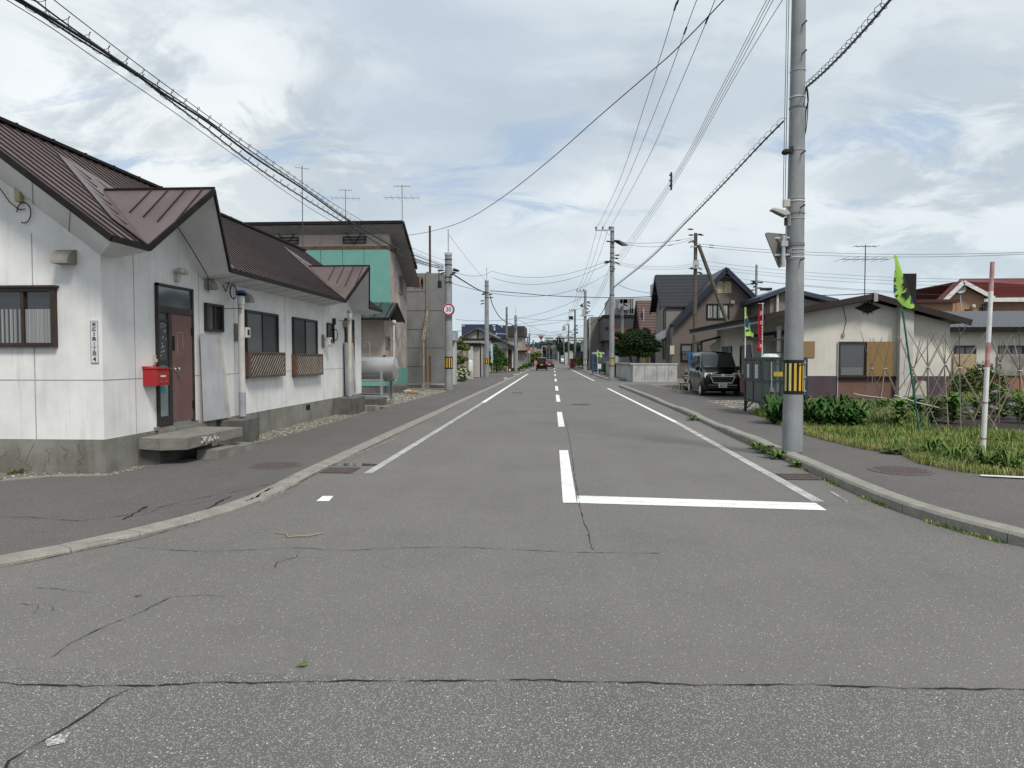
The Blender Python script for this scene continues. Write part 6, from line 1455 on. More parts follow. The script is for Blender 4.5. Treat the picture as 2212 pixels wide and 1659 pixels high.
limeflag('green_flag','lime green flag with navy design on a white pole beside the red banner',b1,PY(*f9(240,290),Yq),[f9(*p) for p in ((222,290),(268,300),(270,450),(300,560),(340,680),(385,810),(425,930),(460,1000),(450,1070),(420,1055),(380,1040),(240,1035))],Yq-.03,
 navy=[[f9(*p) for p in ((240,590),(290,560),(340,680),(330,830),(240,780))],[f9(*p) for p in ((345,690),(430,900),(430,960),(380,880))]],ink=[[f9(*p) for p in ((260,870),(350,860),(350,900),(270,930))],[f9(*p) for p in ((262,470),(285,520),(262,510))]],wv=.02)
Yq=60.;b1=PY(1292,800,Yq);b1=V((b1.x,Yq,.1))
limeflag('green_flag','small lime green flag above the blue refuse cage down the road',b1,PY(1290,755,Yq),[(1289.5,754.5),(1295,760),(1302,771),(1300,772),(1289.5,770)],Yq-.03,ink=[[(1292,763),(1297,765),(1295,768)]])
Yq=100.;b1=PY(1231,790,Yq);b1=V((b1.x,Yq,.1))
limeflag('green_flag','tiny lime green flag far down the right pavement above the red box',b1,PY(1231,757,Yq),[(1231,759),(1236,757),(1235,763),(1231,765)],Yq-.03)
# ---- second refuse cage, blue
Yb=66.;A=PY(1281,800,Yb);B=PY(1311,770,Yb)
blu=pm('cage_blue',(.05,.13,.24),(.04,.1,.2),rough=.5)
t=thing('refuse_cage','blue and green mesh refuse collection cage further down the right pavement','refuse cage',((A.x+B.x)/2,Yb,.1))
g=MB()
for x in (A.x,(A.x+B.x)/2,B.x):
    for y in (Yb,Yb+1.): g.bar((x,y,.1),(x,y,1.75),.06)
for z in (.5,1.1,1.75):
    g.bar((A.x,Yb,z),(B.x,Yb,z),.06).bar((A.x,Yb,z),(A.x,Yb+1,z),.06).bar((A.x,Yb+1,z),(B.x,Yb+1,z),.06).bar((B.x,Yb,z),(B.x,Yb+1,z),.06)
g.build('frame',blu,t)
g=MB();g.box((A.x+.03,Yb+.03,.3),(B.x-.03,Yb+.97,1.15));g.build('mesh_side',pm('mesh_green',(.02,.06,.05)),t)
g=MB();g.box((A.x+.5,Yb-.04,1.2),(A.x+.85,Yb-.03,1.7)).box((A.x+.9,Yb-.04,1.2),(B.x-.1,Yb-.03,1.65));g.build('notice_board',nb,t)
g=MB();g.box((A.x+.45,Yb-.05,.6),(A.x+.75,Yb-.04,1.05));g.build('notice',plm,t)
g=MB();g.lathe((A.x+.5,Yb+.5,1.95),[(0,.2),(.5,.18),(.62,.05),(.62,-.05),(0,-.08)],20);tag(g.build('plastic_basin',pm('basin_grey',(.25,.26,.27)),smooth=True),'round grey lid on top of the blue refuse cage','basin')
# red box
A=PY(1230.4,776,105.);B=PY(1239.6,786,105.);t=thing('red_barrier','dull red panel box far along the right pavement','box',((A.x+B.x)/2,105.5,.1))
g=MB();g.box((A.x,105,.1),(B.x,106,A.z));g.build('panel',pm('red_dull',(.22,.03,.025)),t);g=MB();g.box((A.x-.05,104.95,A.z),(B.x+.05,106.05,A.z+.08));g.build('lid',fasc,t)
# beige house far right of the road
A=PY(1220,760,170.);t=boxhouse('white_house','small off-white house far down the right side of the road','x' and A.x,A.x+8,170,178,A.z,pm('wall_offwhite2',(.42,.42,.40)),'house',roofm=fasc)
win_y(t,170,A.x+2,A.x+4,1,3,fasc,[glas],fr=.1)
# red and white marker pole
b=G(2122,998,ZR);tp=PY(2144,566,b.y)
t=thing('marker_pole','leaning red and white striped snow marker pole at the grass edge','pole',tuple(b))
L_=(tp-b);cuts=[0,.35,.477,.6,.72,.855,1.0]
mw=pm('pole_paint_white',(.66,.66,.64),(.55,.55,.52),scale=6,streak=.3);mr=pm('pole_paint_faded_red',(.36,.17,.16),(.45,.3,.28),scale=8,lo=.45,hi=.6)
for k in range(6):
    g=MB();g.tube([b+L_*cuts[k],b+L_*cuts[k+1]],.034-.006*cuts[k],12);g.build('stripe',mr if k in(1+1,4+1,3-1) and k in (2,5) or k==2 else (mr if k==4+1 else mw),t,smooth=True)
g=MB()
for s_ in (.12,.30): p=b+L_*s_;g.tube([p+V((.04*math.cos(a_),.04*math.sin(a_),0)) for a_ in [k*PI/6 for k in range(13)]],.005,4);g.tube([p+V((-.06+.02*math.cos(a_),-.02,.02*math.sin(a_))) for a_ in [k*PI/5 for k in range(11)]],.004,4)
g.build('wire_ring',rust,t)
# ================================================================ poles, signs and overhead lines
conc=pm('pole_concrete',(.27,.28,.285),(.20,.212,.22),scale=2.4,rough=.85,streak=.85,streakcol=(.12,.13,.135),bump=.1,fine=.15)
concd=pm('pole_concrete_dark',(.17,.175,.175),(.12,.125,.125),scale=1.5,rough=.9,streak=.4)
woodp=pm('pole_wood_dark',(.12,.105,.08),(.075,.065,.05),scale=2,rough=.95,streak=.7,streakcol=(.03,.03,.025))
blk2=pm('rubber_black',(.012,.012,.014),rough=.45)
yel=pm('stripe_yellow',(.62,.38,.03),(.55,.33,.03),rough=.5);yel2=pm('stripe_pale_yellow',(.62,.56,.24),(.55,.5,.2),rough=.5)
def guard(t,b,r,z0,z1,n,mats,a0=-2.75,a1=-.35,name='guard_band',full=True):
    g=MB();g.lathe((b[0],b[1],0),[(r,z0),(r+.006,z0),(r+.006,z1),(r,z1)],24);o=g.build(name,blk2,t,smooth=True)
    R_=r+.010
    for k in range(n):
        ac=a0+(a1-a0)*(k+.5)/n;w_=(a1-a0)/n*.24
        g=MB();P=[(b[0]+R_*math.cos(ac+w_*s_),b[1]+R_*math.sin(ac+w_*s_)) for s_ in (-1,-.3,.3,1)]
        zz0,zz1=z0+(z1-z0)*.1,z1-(z1-z0)*.1
        for (xa,ya),(xb,yb) in zip(P[:-1],P[1:]): g.face([(xa,ya,zz0),(xb,yb,zz0),(xb,yb,zz1),(xa,ya,zz1)])
        g.build('stripe',mats[k%len(mats)],o)
def pole(label,base,ztop,r0,r1,mat=None,rod=None,group='concrete utility poles along the road',rings=(),name='utility_pole'):
    t=thing(name,label,'utility pole',tuple(base),group);b=V(base)
    g=MB();g.tube([b,(b.x,b.y,b.z+(ztop-b.z)*.5),(b.x,b.y,ztop)],[r0,(r0+r1)/2,r1],20);g.build('pole',mat or conc,t,smooth=True)
    if rod: g=MB();g.tube([(b.x,b.y,ztop),(b.x,b.y,rod)],.03,6);g.tube([(b.x,b.y,ztop-.02),(b.x,b.y,ztop+.1)],r1*1.12,12);g.build('top_rod',galv,t)
    if rings:
        g=MB()
        for z in rings:
            r=r0+(r1-r0)*(z-b.z)/(ztop-b.z);g.lathe((b.x,b.y,z),[(r+.002,0),(r+.02,.005),(r+.02,.05),(r+.002,.055)],16)
        g.build('strap',pm('strap_dark',(.06,.06,.06),rough=.6),t)
    return t
def clutter(t,b,r,z,n=5,sd=1,s=1.):
    """clamps, dead-end insulators and short cable ends around a pole head"""
    rn=random.Random(sd)
    for k in range(n):
        a=rn.uniform(0,2*PI);zz=z+rn.uniform(-.5,.4)*s;c=V((b[0]+math.cos(a)*(r+.02),b[1]+math.sin(a)*(r+.02),zz));d=V((math.cos(a),math.sin(a),rn.uniform(-.5,.1)))
        g=MB();g.tube([c,c+d*.12*s,c+d*.22*s,c+d*.34*s],[.025*s,.045*s,.05*s,.015*s],6);g.build('insulator',blk2,t)
# --- pole A with the speed limit sign
bA=G(969.5,842,.04);zA=PY(968,551,bA.y).z
tA=pole('concrete utility pole carrying the round 30 speed limit sign',bA,zA,.20,.165,rod=PY(967.5,495,bA.y).z,rings=(zA-.25,zA-.5,zA-1.1,zA-1.35))
clutter(tA,bA,.18,zA-.9,8,3)
g=MB();g.box((bA.x-.5,bA.y-.2,zA-1.6),(bA.x-.32,bA.y+.0,zA-1.25));g.tube([(bA.x-.45,bA.y-.1,zA-1.25),(bA.x-.45,bA.y-.1,zA-.7)],.02,5);g.build('junction_closure',blk2,tA)
zg0=PY(970,796.7,bA.y).z;zg1=PY(970,770.5,bA.y).z;guard(tA,bA,.197,zg0,zg1,4,[yel])
c=PY(969,669,bA.y-.3);t=thing('speed_limit_sign','round white speed limit sign with red rim and blue number 30','road sign',tuple(c))
def disc(t,c,r,mat,name,th=.02,off=0): g=MB();g.lathe((c.x,c.y-off,c.z),[(0,0),(r,0),(r,th),(0,th)][::1],40,ax=(0,-1,0));return g.build(name,mat,t,smooth=False)
redp=pm('sign_red',(.34,.02,.03),rough=.4);blup=pm('sign_blue',(.02,.08,.28),rough=.4);wsg=pm('sign_white',(.62,.64,.67),(.58,.6,.63),rough=.4)
disc(t,c,.305,wsg,'rim');disc(t,c,.295,redp,'ring',off=.012);disc(t,c,.215,wsg,'face',off=.022)
text_mesh('30',.30,blup,t,(c.x,c.y-.045,c.z),(1,0,0),wscale=.88,bold=.004)
g=MB();g.box((c.x-.03,c.y+.0,c.z-.05),(c.x+.03,bA.y-.15,c.z+.05));g.build('bracket',galv,t)
# --- the other poles on the left
bB=G(1051.6,815.5,.04);zB=PY(1054,608,bB.y).z;tB=pole('second concrete pole on the left pavement beside the blue banner',bB,zB,.20,.15,rod=PY(1054,578,bB.y).z,rings=(zB-.4,zB-.9,zB-1.3));clutter(tB,bB,.17,zB-1.2,7,5)
guard(tB,bB,.197,PY(1052,786,bB.y).z,PY(1052,774,bB.y).z,3,[yel])
bC=G(1094.5,802,.04);zC=PY(1095,663,bC.y).z;pole('slim grey pole in front of the timbered house, with a side arm',bC,zC,.15,.11,mat=concd,rings=(zC-1,zC-2))
g=MB();z=PY(1094,722,bC.y).z;x0=PY(1071,721,bC.y).x
tC=[o for o in COL.objects if o.get('label','').startswith('slim grey pole')][0]
g.bar((bC.x,bC.y,z),(x0,bC.y,z+.12),.09).bar((x0,bC.y,z+.12),(x0,bC.y,z-1.0),.06);g.build('side_arm',galv,tC)
bD=G(1114,802.5,.04);zD=PY(1114,683,bD.y).z;tD=pole('concrete pole beside the mint green panels',bD,zD,.20,.15,rod=PY(1114,664,bD.y).z,rings=(zD-.5,zD-1.));clutter(tD,bD,.17,zD-1.2,7,6)
bE=G(1139.3,796,.04);zE=PY(1139,727,bE.y).z;tE=pole('pole holding the hanging red triangular sign over the road',bE,zE,.12,.10,mat=concd)
bF=G(1143.3,793,.04);zF=PY(1143,722,bF.y).z;tF=pole('distant concrete pole behind the hanging sign pole',bF,zF,.17,.13,rod=PY(1143,708,bF.y).z,mat=concd);clutter(tF,bF,.15,zF-1,6,8,1.3)
bG=G(1152,791.5,.04);pole('distant concrete pole just left of the black driving van',bG,PY(1152,734,bG.y).z,.17,.13,mat=concd)
bH=V((PY(929,600,46).x,46,0));pole('bare dark brown pole rising behind the grey metal screen',bH,PY(928.5,488,46).z,.085,.07,mat=pm('pole_brown',(.075,.055,.045),(.05,.04,.035),rough=.8),group=None)
# --- triangular stop signs
def tri_sign(label,c,side,face_cam=True,arm=None,rot=0.,txt='止まれ',r=.05,group=None,cat='road sign'):
    t=thing('stop_sign',label,cat,tuple(c),group);c=V(c);h=side*.866
    Mx=Matrix.Translation(c)@Matrix.Rotation(rot,4,'Z')
    def tri(s_,y,mat,name,th):
        P=[];hs=[V((-s_/2,0,h/3*s_/side)),V((s_/2,0,h/3*s_/side)),V((0,0,-2*h/3*s_/side))]
        rr=.07*s_;pts=[]
        for i in range(3):
            p=hs[i];a=(hs[i-1]-p).normalized();b=(hs[(i+1)%3]-p).normalized()
            A_=p+a*rr*1.6;B_=p+b*rr*1.6
            for k in range(4): u=k/3;pts.append(A_*(1-u)**2+p*2*u*(1-u)+B_*u*u)
        g=MB();g.prism([Mx@(q+V((0,y,0))) for q in pts],Mx.to_3x3()@V((0,th,0)));return g.build(name,mat,t)
    tri(side,0,pm('sign_back',(.17,.165,.16),(.14,.135,.13),rough=.6) if not face_cam else wsg,'panel',.02)
    if face_cam:
        tri(side*.94,-.006,redp,'face',.005)
        if txt: text_mesh(txt,side*.26,wsg,t,c+V((0,-.012,h*.16)),(1,0,0),wscale=.9)
    return t
c=PY(1168.7,728.5,108.);tri_sign('red inverted triangle sign hanging over the road from a pole arm',c,.92)
g=MB();z=PY(1168,724.7,108.).z;g.bar((bE.x,bE.y,z+.1),(c.x+.6,108.1,z+.1),.09);g.build('sign_arm',galv,tE)
c=PY(1178.8,750.3,190.);t=tri_sign('small farther red inverted triangle sign hanging over the road',c,.82,txt=None)
g=MB();x0=PY(1171,748,190.).x;z=PY(1178,747.2,190.).z;g.bar((x0,190,z),(c.x+.4,190,z),.12);g.tube([(x0,190,0),(x0,190,z)],.1,8);g.build('arm_post',galv,t)
c=PY(1139.5,755.5,bE.y-.2);t=tri_sign('red inverted triangle sign on the pole at the left roadside, below the hanging one',c,.6)
g=MB();g.box((c.x-.03,c.y,c.z-.05),(c.x+.03,bE.y,c.z+.05));g.build('bracket',galv,t)
c=PY(1143.5,760.3,bF.y-12);t=thing('round_sign','small round white sign with red rim by the left roadside poles','road sign',tuple(c))
disc(t,c,.3,redp,'ring');disc(t,c,.2,wsg,'face',off=.012)
g=MB();g.tube([(c.x,c.y+.03,0.04),(c.x,c.y+.03,c.z)],.035,8);g.build('post',galv,t)
c=PY(1146,770,130.);t=thing('yellow_sign','small pale yellow-green sign board below the round sign on the left','sign',(c.x,130,0))
g=MB();g.box((c.x-.4,130,c.z-.9),(c.x+.2,130.05,c.z+1.1));g.build('board',pm('board_lime',(.45,.5,.2)),t);g=MB();g.tube([(c.x,130.06,0),(c.x,130.06,c.z)],.05,6);g.build('post',galv,t)
# back view signs on the right
c=PY(1216,731.5,150.);t=tri_sign('inverted triangle sign seen from its grey back, over the right side of the road',c,.98,face_cam=False)
g=MB();z=PY(1216,728.5,150.).z;xr_=PY(1243,728.5,150.).x;g.bar((c.x-.9,150,z+.12),(xr_,150,z+.12),.1);g.build('arm',galv,t)
g=MB();b=PY(1220,785,150.);g.tube([(b.x,150,0),(c.x+.1,150,z)],[.14,.1],8);g.build('post',concd,t)
c=PY(1192.5,751,230.);t=tri_sign('tiny far inverted triangle sign seen from the back above the road',c,.95,face_cam=False)
g=MB();z=PY(1192,748,230.).z;x1=PY(1206,748,230.).x;g.bar((c.x-.6,230,z+.1),(x1,230,z+.1),.12);g.tube([(x1,230,0),(x1,230,z+.1)],.12,8);g.build('arm_post',galv,t)
# --- near pole on the right
bN=G(1714.5,978,ZR);bN.y+=.16;bN.x+=.03;zN=11.2
def zN_(py): return PY(1712,py,bN.y-.14).z
rN0,rN1=.157,.075
tN=pole('near tall concrete utility pole on the right kerb with yellow striped band',bN,zN,rN0,rN1)
def rN(z): return rN0+(rN1-rN0)*(z-bN.z)/(zN-bN.z)
for py,h,mt,nm in ((205,.018,'strap_white','strap'),(227,.02,'k','strap'),(147,.006,'strap_white','wire_tie'),(321,.006,'strap_white','wire_tie'),(426,.006,'strap_white','wire_tie'),(431.5,.022,'strap_white','strap'),(458,.02,'k','chain_band'),(470,.006,'strap_white','wire_tie'),(526,.05,'k','chain_band'),(537,.006,'strap_white','wire_tie'),(545,.006,'strap_white','wire_tie'),(554,.016,'strap_white','wire_tie'),(557.5,.006,'strap_white','wire_tie')):
    z=zN_(py);r=rN(z);g=MB();g.lathe((bN.x,bN.y,z),[(r,-h/2),(r+.008,-h/2),(r+.008,h/2),(r,h/2)],28)
    g.build(nm,pm('strap_white',(.55,.57,.57),rough=.5) if mt!='k' else pm('chain_grey',(.10,.11,.11),(.2,.21,.21),scale=60,rough=.6),tN,smooth=True)
for py,dx in ((52,.02),(115,.04),(332,.04),(448,.04),(563,.04),(790,.0)):
    z=zN_(py);r=rN(z);a=-PI/2+.25;p=V((bN.x+math.cos(a)*r*.9,bN.y+math.sin(a)*r*.9,z));g=MB();g.tube([p,p+V((.03,-.09,.02)),p+V((.035,-.10,.02))],[.011,.011,.018],6);g.build('step_bolt',pm('bolt_dark',(.05,.055,.06),rough=.5),tN)
guard(tN,bN,rN(1.6),zN_(852)+.0,zN_(777.5),5,[yel2,yel2,yel,yel,yel],a0=-2.95,a1=-.45)
g=MB();xg=bN.x+rN(1.5)+.006;g.box((xg,bN.y-.06,zN_(852)),(xg+.012,bN.y-.02,zN_(777)))
for py in (784,815,845): z=zN_(py);g.box((xg-.03,bN.y-.1,z-.006),(xg+.02,bN.y-.06,z+.006))
g.build('band_clasp',galv,tN)
# label plates on the pole
def pole_plate(py0,py1,w_,txt,ang,nm='number_plate'):
    z0,z1=zN_(py1),zN_(py0);r=rN(z0)+.012;a=-PI/2+ang;c=V((bN.x+math.cos(a)*r,bN.y+math.sin(a)*r,(z0+z1)/2));tx=V((-math.sin(a),math.cos(a),0))
    g=MB();nrm=V((math.cos(a),math.sin(a),0));g.prism([c-tx*w_/2-V((0,0,(z1-z0)/2)),c+tx*w_/2-V((0,0,(z1-z0)/2)),c+tx*w_/2+V((0,0,(z1-z0)/2)),c-tx*w_/2+V((0,0,(z1-z0)/2))],nrm*.004);o=g.build(nm,plm if nm!='number_plate' else pm('plate_dull',(.42,.43,.43)),tN)
    if txt:
        for k,ch in enumerate(txt): text_mesh(ch,min(w_*.85,(z1-z0)/len(txt)),inkm,o if False else tN,tuple(c+nrm*.007+V((0,0,(z1-z0)*(.5-(k+.5)/len(txt))))),tuple(tx),name='plate_lettering')
pole_plate(463,486,.05,None,-1.0,'name_plate');pole_plate(537,545.5,.085,None,-.95);pole_plate(547,557,.085,['52'],-.95);pole_plate(484,520,.03,None,-1.45,'name_plate')
# lamp
z=zN_(462);xl=bN.x-rN(z)
g=MB();xt=PY(1658,452,bN.y).x
g.prism([(xl,bN.y-.05,z-.01),(xl-.05,bN.y-.05,z+.05),(xt+.04,bN.y-.05,zN_(448)),(xt-.0,bN.y-.05,zN_(453)),(xt+.1,bN.y-.05,zN_(459)),(xl-.08,bN.y-.05,zN_(467))],(0,-.14,0));lampm=pm('lamp_body',(.42,.41,.38),(.38,.37,.34),rough=.5)
t=thing('street_lamp','small pale street lamp head reaching left from the near pole','street lamp',(xl,bN.y-.1,z));g.build('lamp_head',lampm,t,bevel=.012)
g=MB();g.prism([(xt+.03,bN.y-.07,zN_(454.5)),(xt+.1,bN.y-.07,zN_(460.5)),(xl-.09,bN.y-.07,zN_(468.5)),(xl-.09,bN.y-.07,zN_(467))],(0,-.1,0));g.build('diffuser',pm('diffuser_grey',(.16,.15,.13)),t)
g=MB();g.tube([(xl+.0,bN.y-.1,z),(xl-.1,bN.y-.1,z)],.018,8);g.build('arm',galv,t)
g=MB();z=zN_(438);g.box((xl-.1,bN.y-.14,z-.06),(xl-.0,bN.y-.06,z+.06));g.build('control_box',lampm,t,bevel=.008)
g=MB();z=zN_(324);x=bN.x-rN(z);g.lathe((x-.02,bN.y-.1,z),[(0,0),(.035,.0),(.05,.05),(.04,.1),(.02,.12)],10,ax=(-1,0,-.3));g.box((x-.02,bN.y-.13,z-.04),(x+.03,bN.y-.07,z+.06));g.build('cable_clamp',blk2,tN)
g=MB();
for dx in (0,.03): xx=PY(1697,100,bN.y).x-dx;g.tube([(xx+.03,bN.y-.1,zN-.5),(xx,bN.y-.1,zN_(250)),(xx-.005,bN.y-.1,zN_(430))],.005,4)
g.tube([(PY(1694,480,bN.y).x,bN.y-.1,zN_(445)),(PY(1693.5,480,bN.y).x,bN.y-.1,zN_(505))],.006,4);g.build('drop_wire',blk2,tN)
g=MB();z=zN_(472);x=PY(1693,472,bN.y).x;g.box((x-.02,bN.y-.12,z-.1),(x+.02,bN.y-.08,z+.02));g.build('switch_box',blk2,tN)
# stop sign seen from behind and at an angle
z=PY(1688,529,bN.y-.1).z;c=V((PY(1687,529,bN.y-.05).x,bN.y-.02,z))
t=tri_sign('inverted triangle road sign on the near pole, seen from its grey back','.' and c,.66,face_cam=False,rot=R(28))
g=MB();a=PY(1692,508,bN.y-.1);g.tube([(a.x,bN.y-.12,zN_(575)),(a.x,bN.y-.12,zN_(508))],.032,12);g.build('sign_post',galv,t,smooth=True)
g=MB()
for py in (512,549): z=zN_(py);g.bar((a.x-.12,bN.y-.07,z),(a.x+.1,bN.y-.1,z),.015,.03)
g.box((a.x-.04,bN.y-.16,zN_(532)),(a.x+.06,bN.y-.06,zN_(520)));g.build('clamp_bar',galv,t)
# --- P1 and the poles beyond on the right
b1=G(1321,820.5,.11);z1=PY(1323.5,490,b1.y).z
t1=pole('tall concrete pole at the far corner of the side street with a high crossarm',b1,z1,.185,.13,rings=(z1-1.4,z1-1.8,z1-2.1,z1-2.4,z1-2.7,z1-3,z1-4.6))
zA1=PY(1300,498,b1.y).z;xa=PY(1285,498,b1.y).x
def crossarm(t,b,xa,z,k=3,s=1.):
    g=MB();g.bar((xa,b.y-.16,z),(b.x+.1,b.y-.16,z),.09*s,.09*s);g.bar((b.x-.6,b.y-.16,z),(b.x,b.y-.16,z-.5),.03);g.build('crossarm',galv,t)
    for i in range(k):
        x=xa+.06+(b.x-xa-.25)*i/(max(k-1,1));g=MB();g.lathe((x,b.y-.16,z+.04),[(.02,0),(.06,.04),(.03,.08),(.06,.13),(.03,.2),(0,.22)],8);g.build('insulator',blk2,t)
crossarm(t1,b1,xa,zA1)
zz_=PY(1330,522,b1.y).z
for dx in (0,.12,.24):
    g=MB();g.tube([(b1.x+.1,b1.y-.2,zz_+.05-dx*.2),(b1.x+.4+dx,b1.y-.3,zz_-.02-dx),(b1.x+.8+dx,b1.y-.3,zz_-.15-dx*.6)],[.04,.09,.03],7);g.build('cable_termination',blk2,t1)
g=MB();g.tube([(b1.x-.4,b1.y-.2,zz_+.0),(b1.x+.1,b1.y-.2,zz_-.05)],[.05,.05],6);g.build('insulator',blk2,t1)
clutter(t1,b1,.16,PY(1322,565,b1.y).z,9,11,1.1)
guard(t1,b1,.185,PY(1321,791,b1.y).z,PY(1321,773,b1.y).z,4,[yel2])
b2=G(1263.6,803,.11);z2=PY(1266.5,626.5,b2.y).z
t2=pole('second tall concrete pole on the right by the grey building',b2,z2,.19,.14,rings=(z2-2,z2-2.4));crossarm(t2,b2,PY(1245,629,b2.y).x,PY(1250,629.5,b2.y).z);clutter(t2,b2,.17,PY(1265,662,b2.y).z,10,12,1.3)
g=MB();z=PY(1265,674,b2.y).z;g.box((b2.x-.35,b2.y-.5,z-.5),(b2.x-.02,b2.y-.18,z+.35));g.build('transformer',galv,t2)
g=MB();z=PY(1265,682,b2.y).z;g.bar((b2.x-.6,b2.y-.2,z),(b2.x+.9,b2.y-.2,z),.09);g.build('crossarm',galv,t2)
guard(t2,b2,.188,PY(1263,789,b2.y).z,PY(1263,777,b2.y).z,2,[wsg])
b3=G(1241.8,793,.11);z3=PY(1239,668.7,b3.y).z;t3=pole('third tall concrete pole on the right, with transformer basket',b3,z3,.2,.14,mat=concd,rings=(z3-4,z3-5));crossarm(t3,b3,PY(1229,671,b3.y).x,PY(1230,671,b3.y).z)
g=MB();z=PY(1233,686,b3.y).z;g.box((b3.x-1.,b3.y-.5,z-.3),(b3.x-.3,b3.y+.2,z+.2));g.build('transformer',blk2,t3);clutter(t3,b3,.2,PY(1240,710,b3.y).z,8,13,1.8)
guard(t3,b3,.2,PY(1241,782,b3.y).z,PY(1241,776,b3.y).z,3,[redp])
b4=G(1228.2,788,.11);z4=PY(1225.4,700,b4.y).z;t4=pole('fourth pole on the right beyond the tiny lime flag',b4,z4,.2,.15,mat=concd);crossarm(t4,b4,PY(1219,702,b4.y).x,PY(1225,702,b4.y).z,2,1.3);clutter(t4,b4,.2,z4-2,7,14,2.5)
g=MB();g.lathe((b4.x-1.0,b4.y,PY(1225,707,b4.y).z-.7),[(0,0),(.35,0),(.35,1.),(0,1.)],10);g.build('transformer',galv,t4)
for k,(px,py0,py1,r_) in enumerate(((1206,783,724,.24),(1203,782,732,.2),(1198.5,781,738,.2),(1194.5,780,742,.25),(1186,780.5,745,.2),(1181,780,748,.2))):
    Y_=1.6*1534/(py0-773.5);b=PY(px,py0,Y_);b.z=0;tt=pole(['large distant pole right of the road vanishing point','thin distant pole left of the large distant one','third distant pole toward the vanishing point','fourth distant pole toward the vanishing point','distant pole rising behind the silver car','farthest visible pole behind the driving cars'][k],b,PY(px,py1,Y_).z,r_,r_*.7,mat=concd)
    clutter(tt,b,r_,PY(px,py1+5,Y_).z,6,20+k,3.5)
# wooden pole and its brace
YW=50.5;xW=PY(1500,800,YW).x;zW=PY(1499.7,503.5,YW).z;bW=V((xW,YW,0));tW=pole('old weathered pole in front of the brown house, held by a slanting brace','.' and bW,zW,.155,.12,mat=woodp,group=None,rings=(zW-1,zW-2.8,zW-3.2,zW-5.7))
clutter(tW,bW,.13,PY(1500,510,YW).z,7,30,1.2);clutter(tW,bW,.13,PY(1500,575,YW).z,9,31,1.)
g=MB();z=PY(1500,533,YW).z;g.bar((xW-.4,YW-.15,z-.02),(xW+.45,YW-.15,z-.02),.07);g.build('crossarm',galv,tW)
z=PY(1500,567,YW).z;g=MB();g.box((xW-.2,YW-.3,z-.45),(xW+.2,YW-.12,z+.1));g.build('splice_box',galv,tW)
a=PY(1508.8,529,YW-.2);b=PY(1571,697,YW-.2);d=(b-a);q=a+d*((a.z-.0)/(a.z-b.z))
g=MB();g.tube([a,q],[.12,.15],14);g.build('brace_pole',woodp,tW,smooth=True)
# steel pole right of the brown house, and one behind
Yq=66.;b=PY(1632.6,700,Yq);b.z=0;tt=pole('thin grey pole rising behind the roof right of the brown house',b,PY(1632.6,572,Yq).z,.12,.1,mat=conc,group=None);clutter(tt,b,.1,PY(1632,610,Yq).z,9,33,1.5)
Yq=74.;b=PY(1343.5,740,Yq);b.z=0;tt=pole('concrete pole standing behind the dark garden tree',b,PY(1345,661,Yq).z,.2,.15,mat=concd,group=None);clutter(tt,b,.15,PY(1345,668,Yq).z,8,34,1.6)
# ---------------------------------------------------------------- wires
wirem=pm('wire_black',(.016,.016,.018),rough=.5);wireg=pm('wire_grey',(.07,.075,.08),rough=.5)
def VP(px,A,B):
    """point of the survey ray in the vertical plane through ground points A and B"""
    out=[];n=V((B[1]-A[1],A[0]-B[0]));o=n.dot(V(A))
    for x,y in px:
        d=ray(x,y);t=o/(n.x*d.x+n.y*d.y);out.append(V((d.x*t,d.y*t,CH+d.z*t)))
    return out
def spl(P,n=8):
    out=[]
    for i in range(len(P)-1):
        p0=P[max(i-1,0)];p1=P[i];p2=P[i+1];p3=P[min(i+2,len(P)-1)]
        for k in range(n):
            t=k/n;out.append(.5*((2*p1)+(p2-p0)*t+(2*p0-5*p1+4*p2-p3)*t*t+(3*p1-p0-3*p2+p3)*t**3))
    out.append(P[-1]);return out
def sagline(a,b,s,n=18):
    a=V(a);b=V(b);return [a.lerp(b,k/n)-V((0,0,4*s*(k/n)*(1-k/n))) for k in range(n+1)]
def wire(label,P,r=.009,helix=0,name='overhead_wire',cat='wire',group='overhead wires',mat=None,hp=.35,joints=()):
    g=MB();g.tube(P,r,6 if r>.012 else 5,cap=True)
    if helix:
        L_=0;H=[]
        for a,b in zip(P[:-1],P[1:]):
            seg=(b-a).length;n=max(1,int(seg/.04));d=(b-a).normalized();u=d.cross(V((0,0,1))).normalized();q=u.cross(d)
            for k in range(n):
                s=L_+seg*k/n;ph=2*PI*s/hp;H.append(a.lerp(b,k/n)+u*math.cos(ph)*helix+q*(math.sin(ph)*helix+helix*.6))
            L_+=seg
        g.tube(H,.0042,3)
    o=g.build(name,mat or wirem,None,smooth=True);tag(o,label,cat,group)
    for f in joints:
        k=int(f*(len(P)-1));a=P[k];d=(P[min(k+1,len(P)-1)]-a).normalized();g=MB();g.tube([a-d*.22,a-d*.15,a+d*.15,a+d*.22],[r,r*2.6,r*2.6,r],6);c=g.build('joint_sleeve',mat or wirem);
        c.location=V(c.location)-V(o.location);c.parent=o
    return o
XA=-5.35;pl=((XA,0),(bA.x,bA.y))
wire('thickest black cable of the bundle from upper left to the speed sign pole',spl(VP([(-40,-62),(45,0),(95,30),(175,80),(240,122),(350,200),(450,265),(550,340),(665,415),(750,475),(845,530),(900,560),(958,578)],*pl)),.017,name='overhead_cable',cat='cable')
wire('lower spiralled cable of the bundle from upper left to the speed sign pole',spl(VP([(-30,-35),(60,15),(175,88),(300,166),(350,205),(430,265),(500,320),(575,375),(660,430),(750,485),(845,542),(900,566),(958,581)],*pl)),.012,helix=.05,name='overhead_cable',cat='cable')
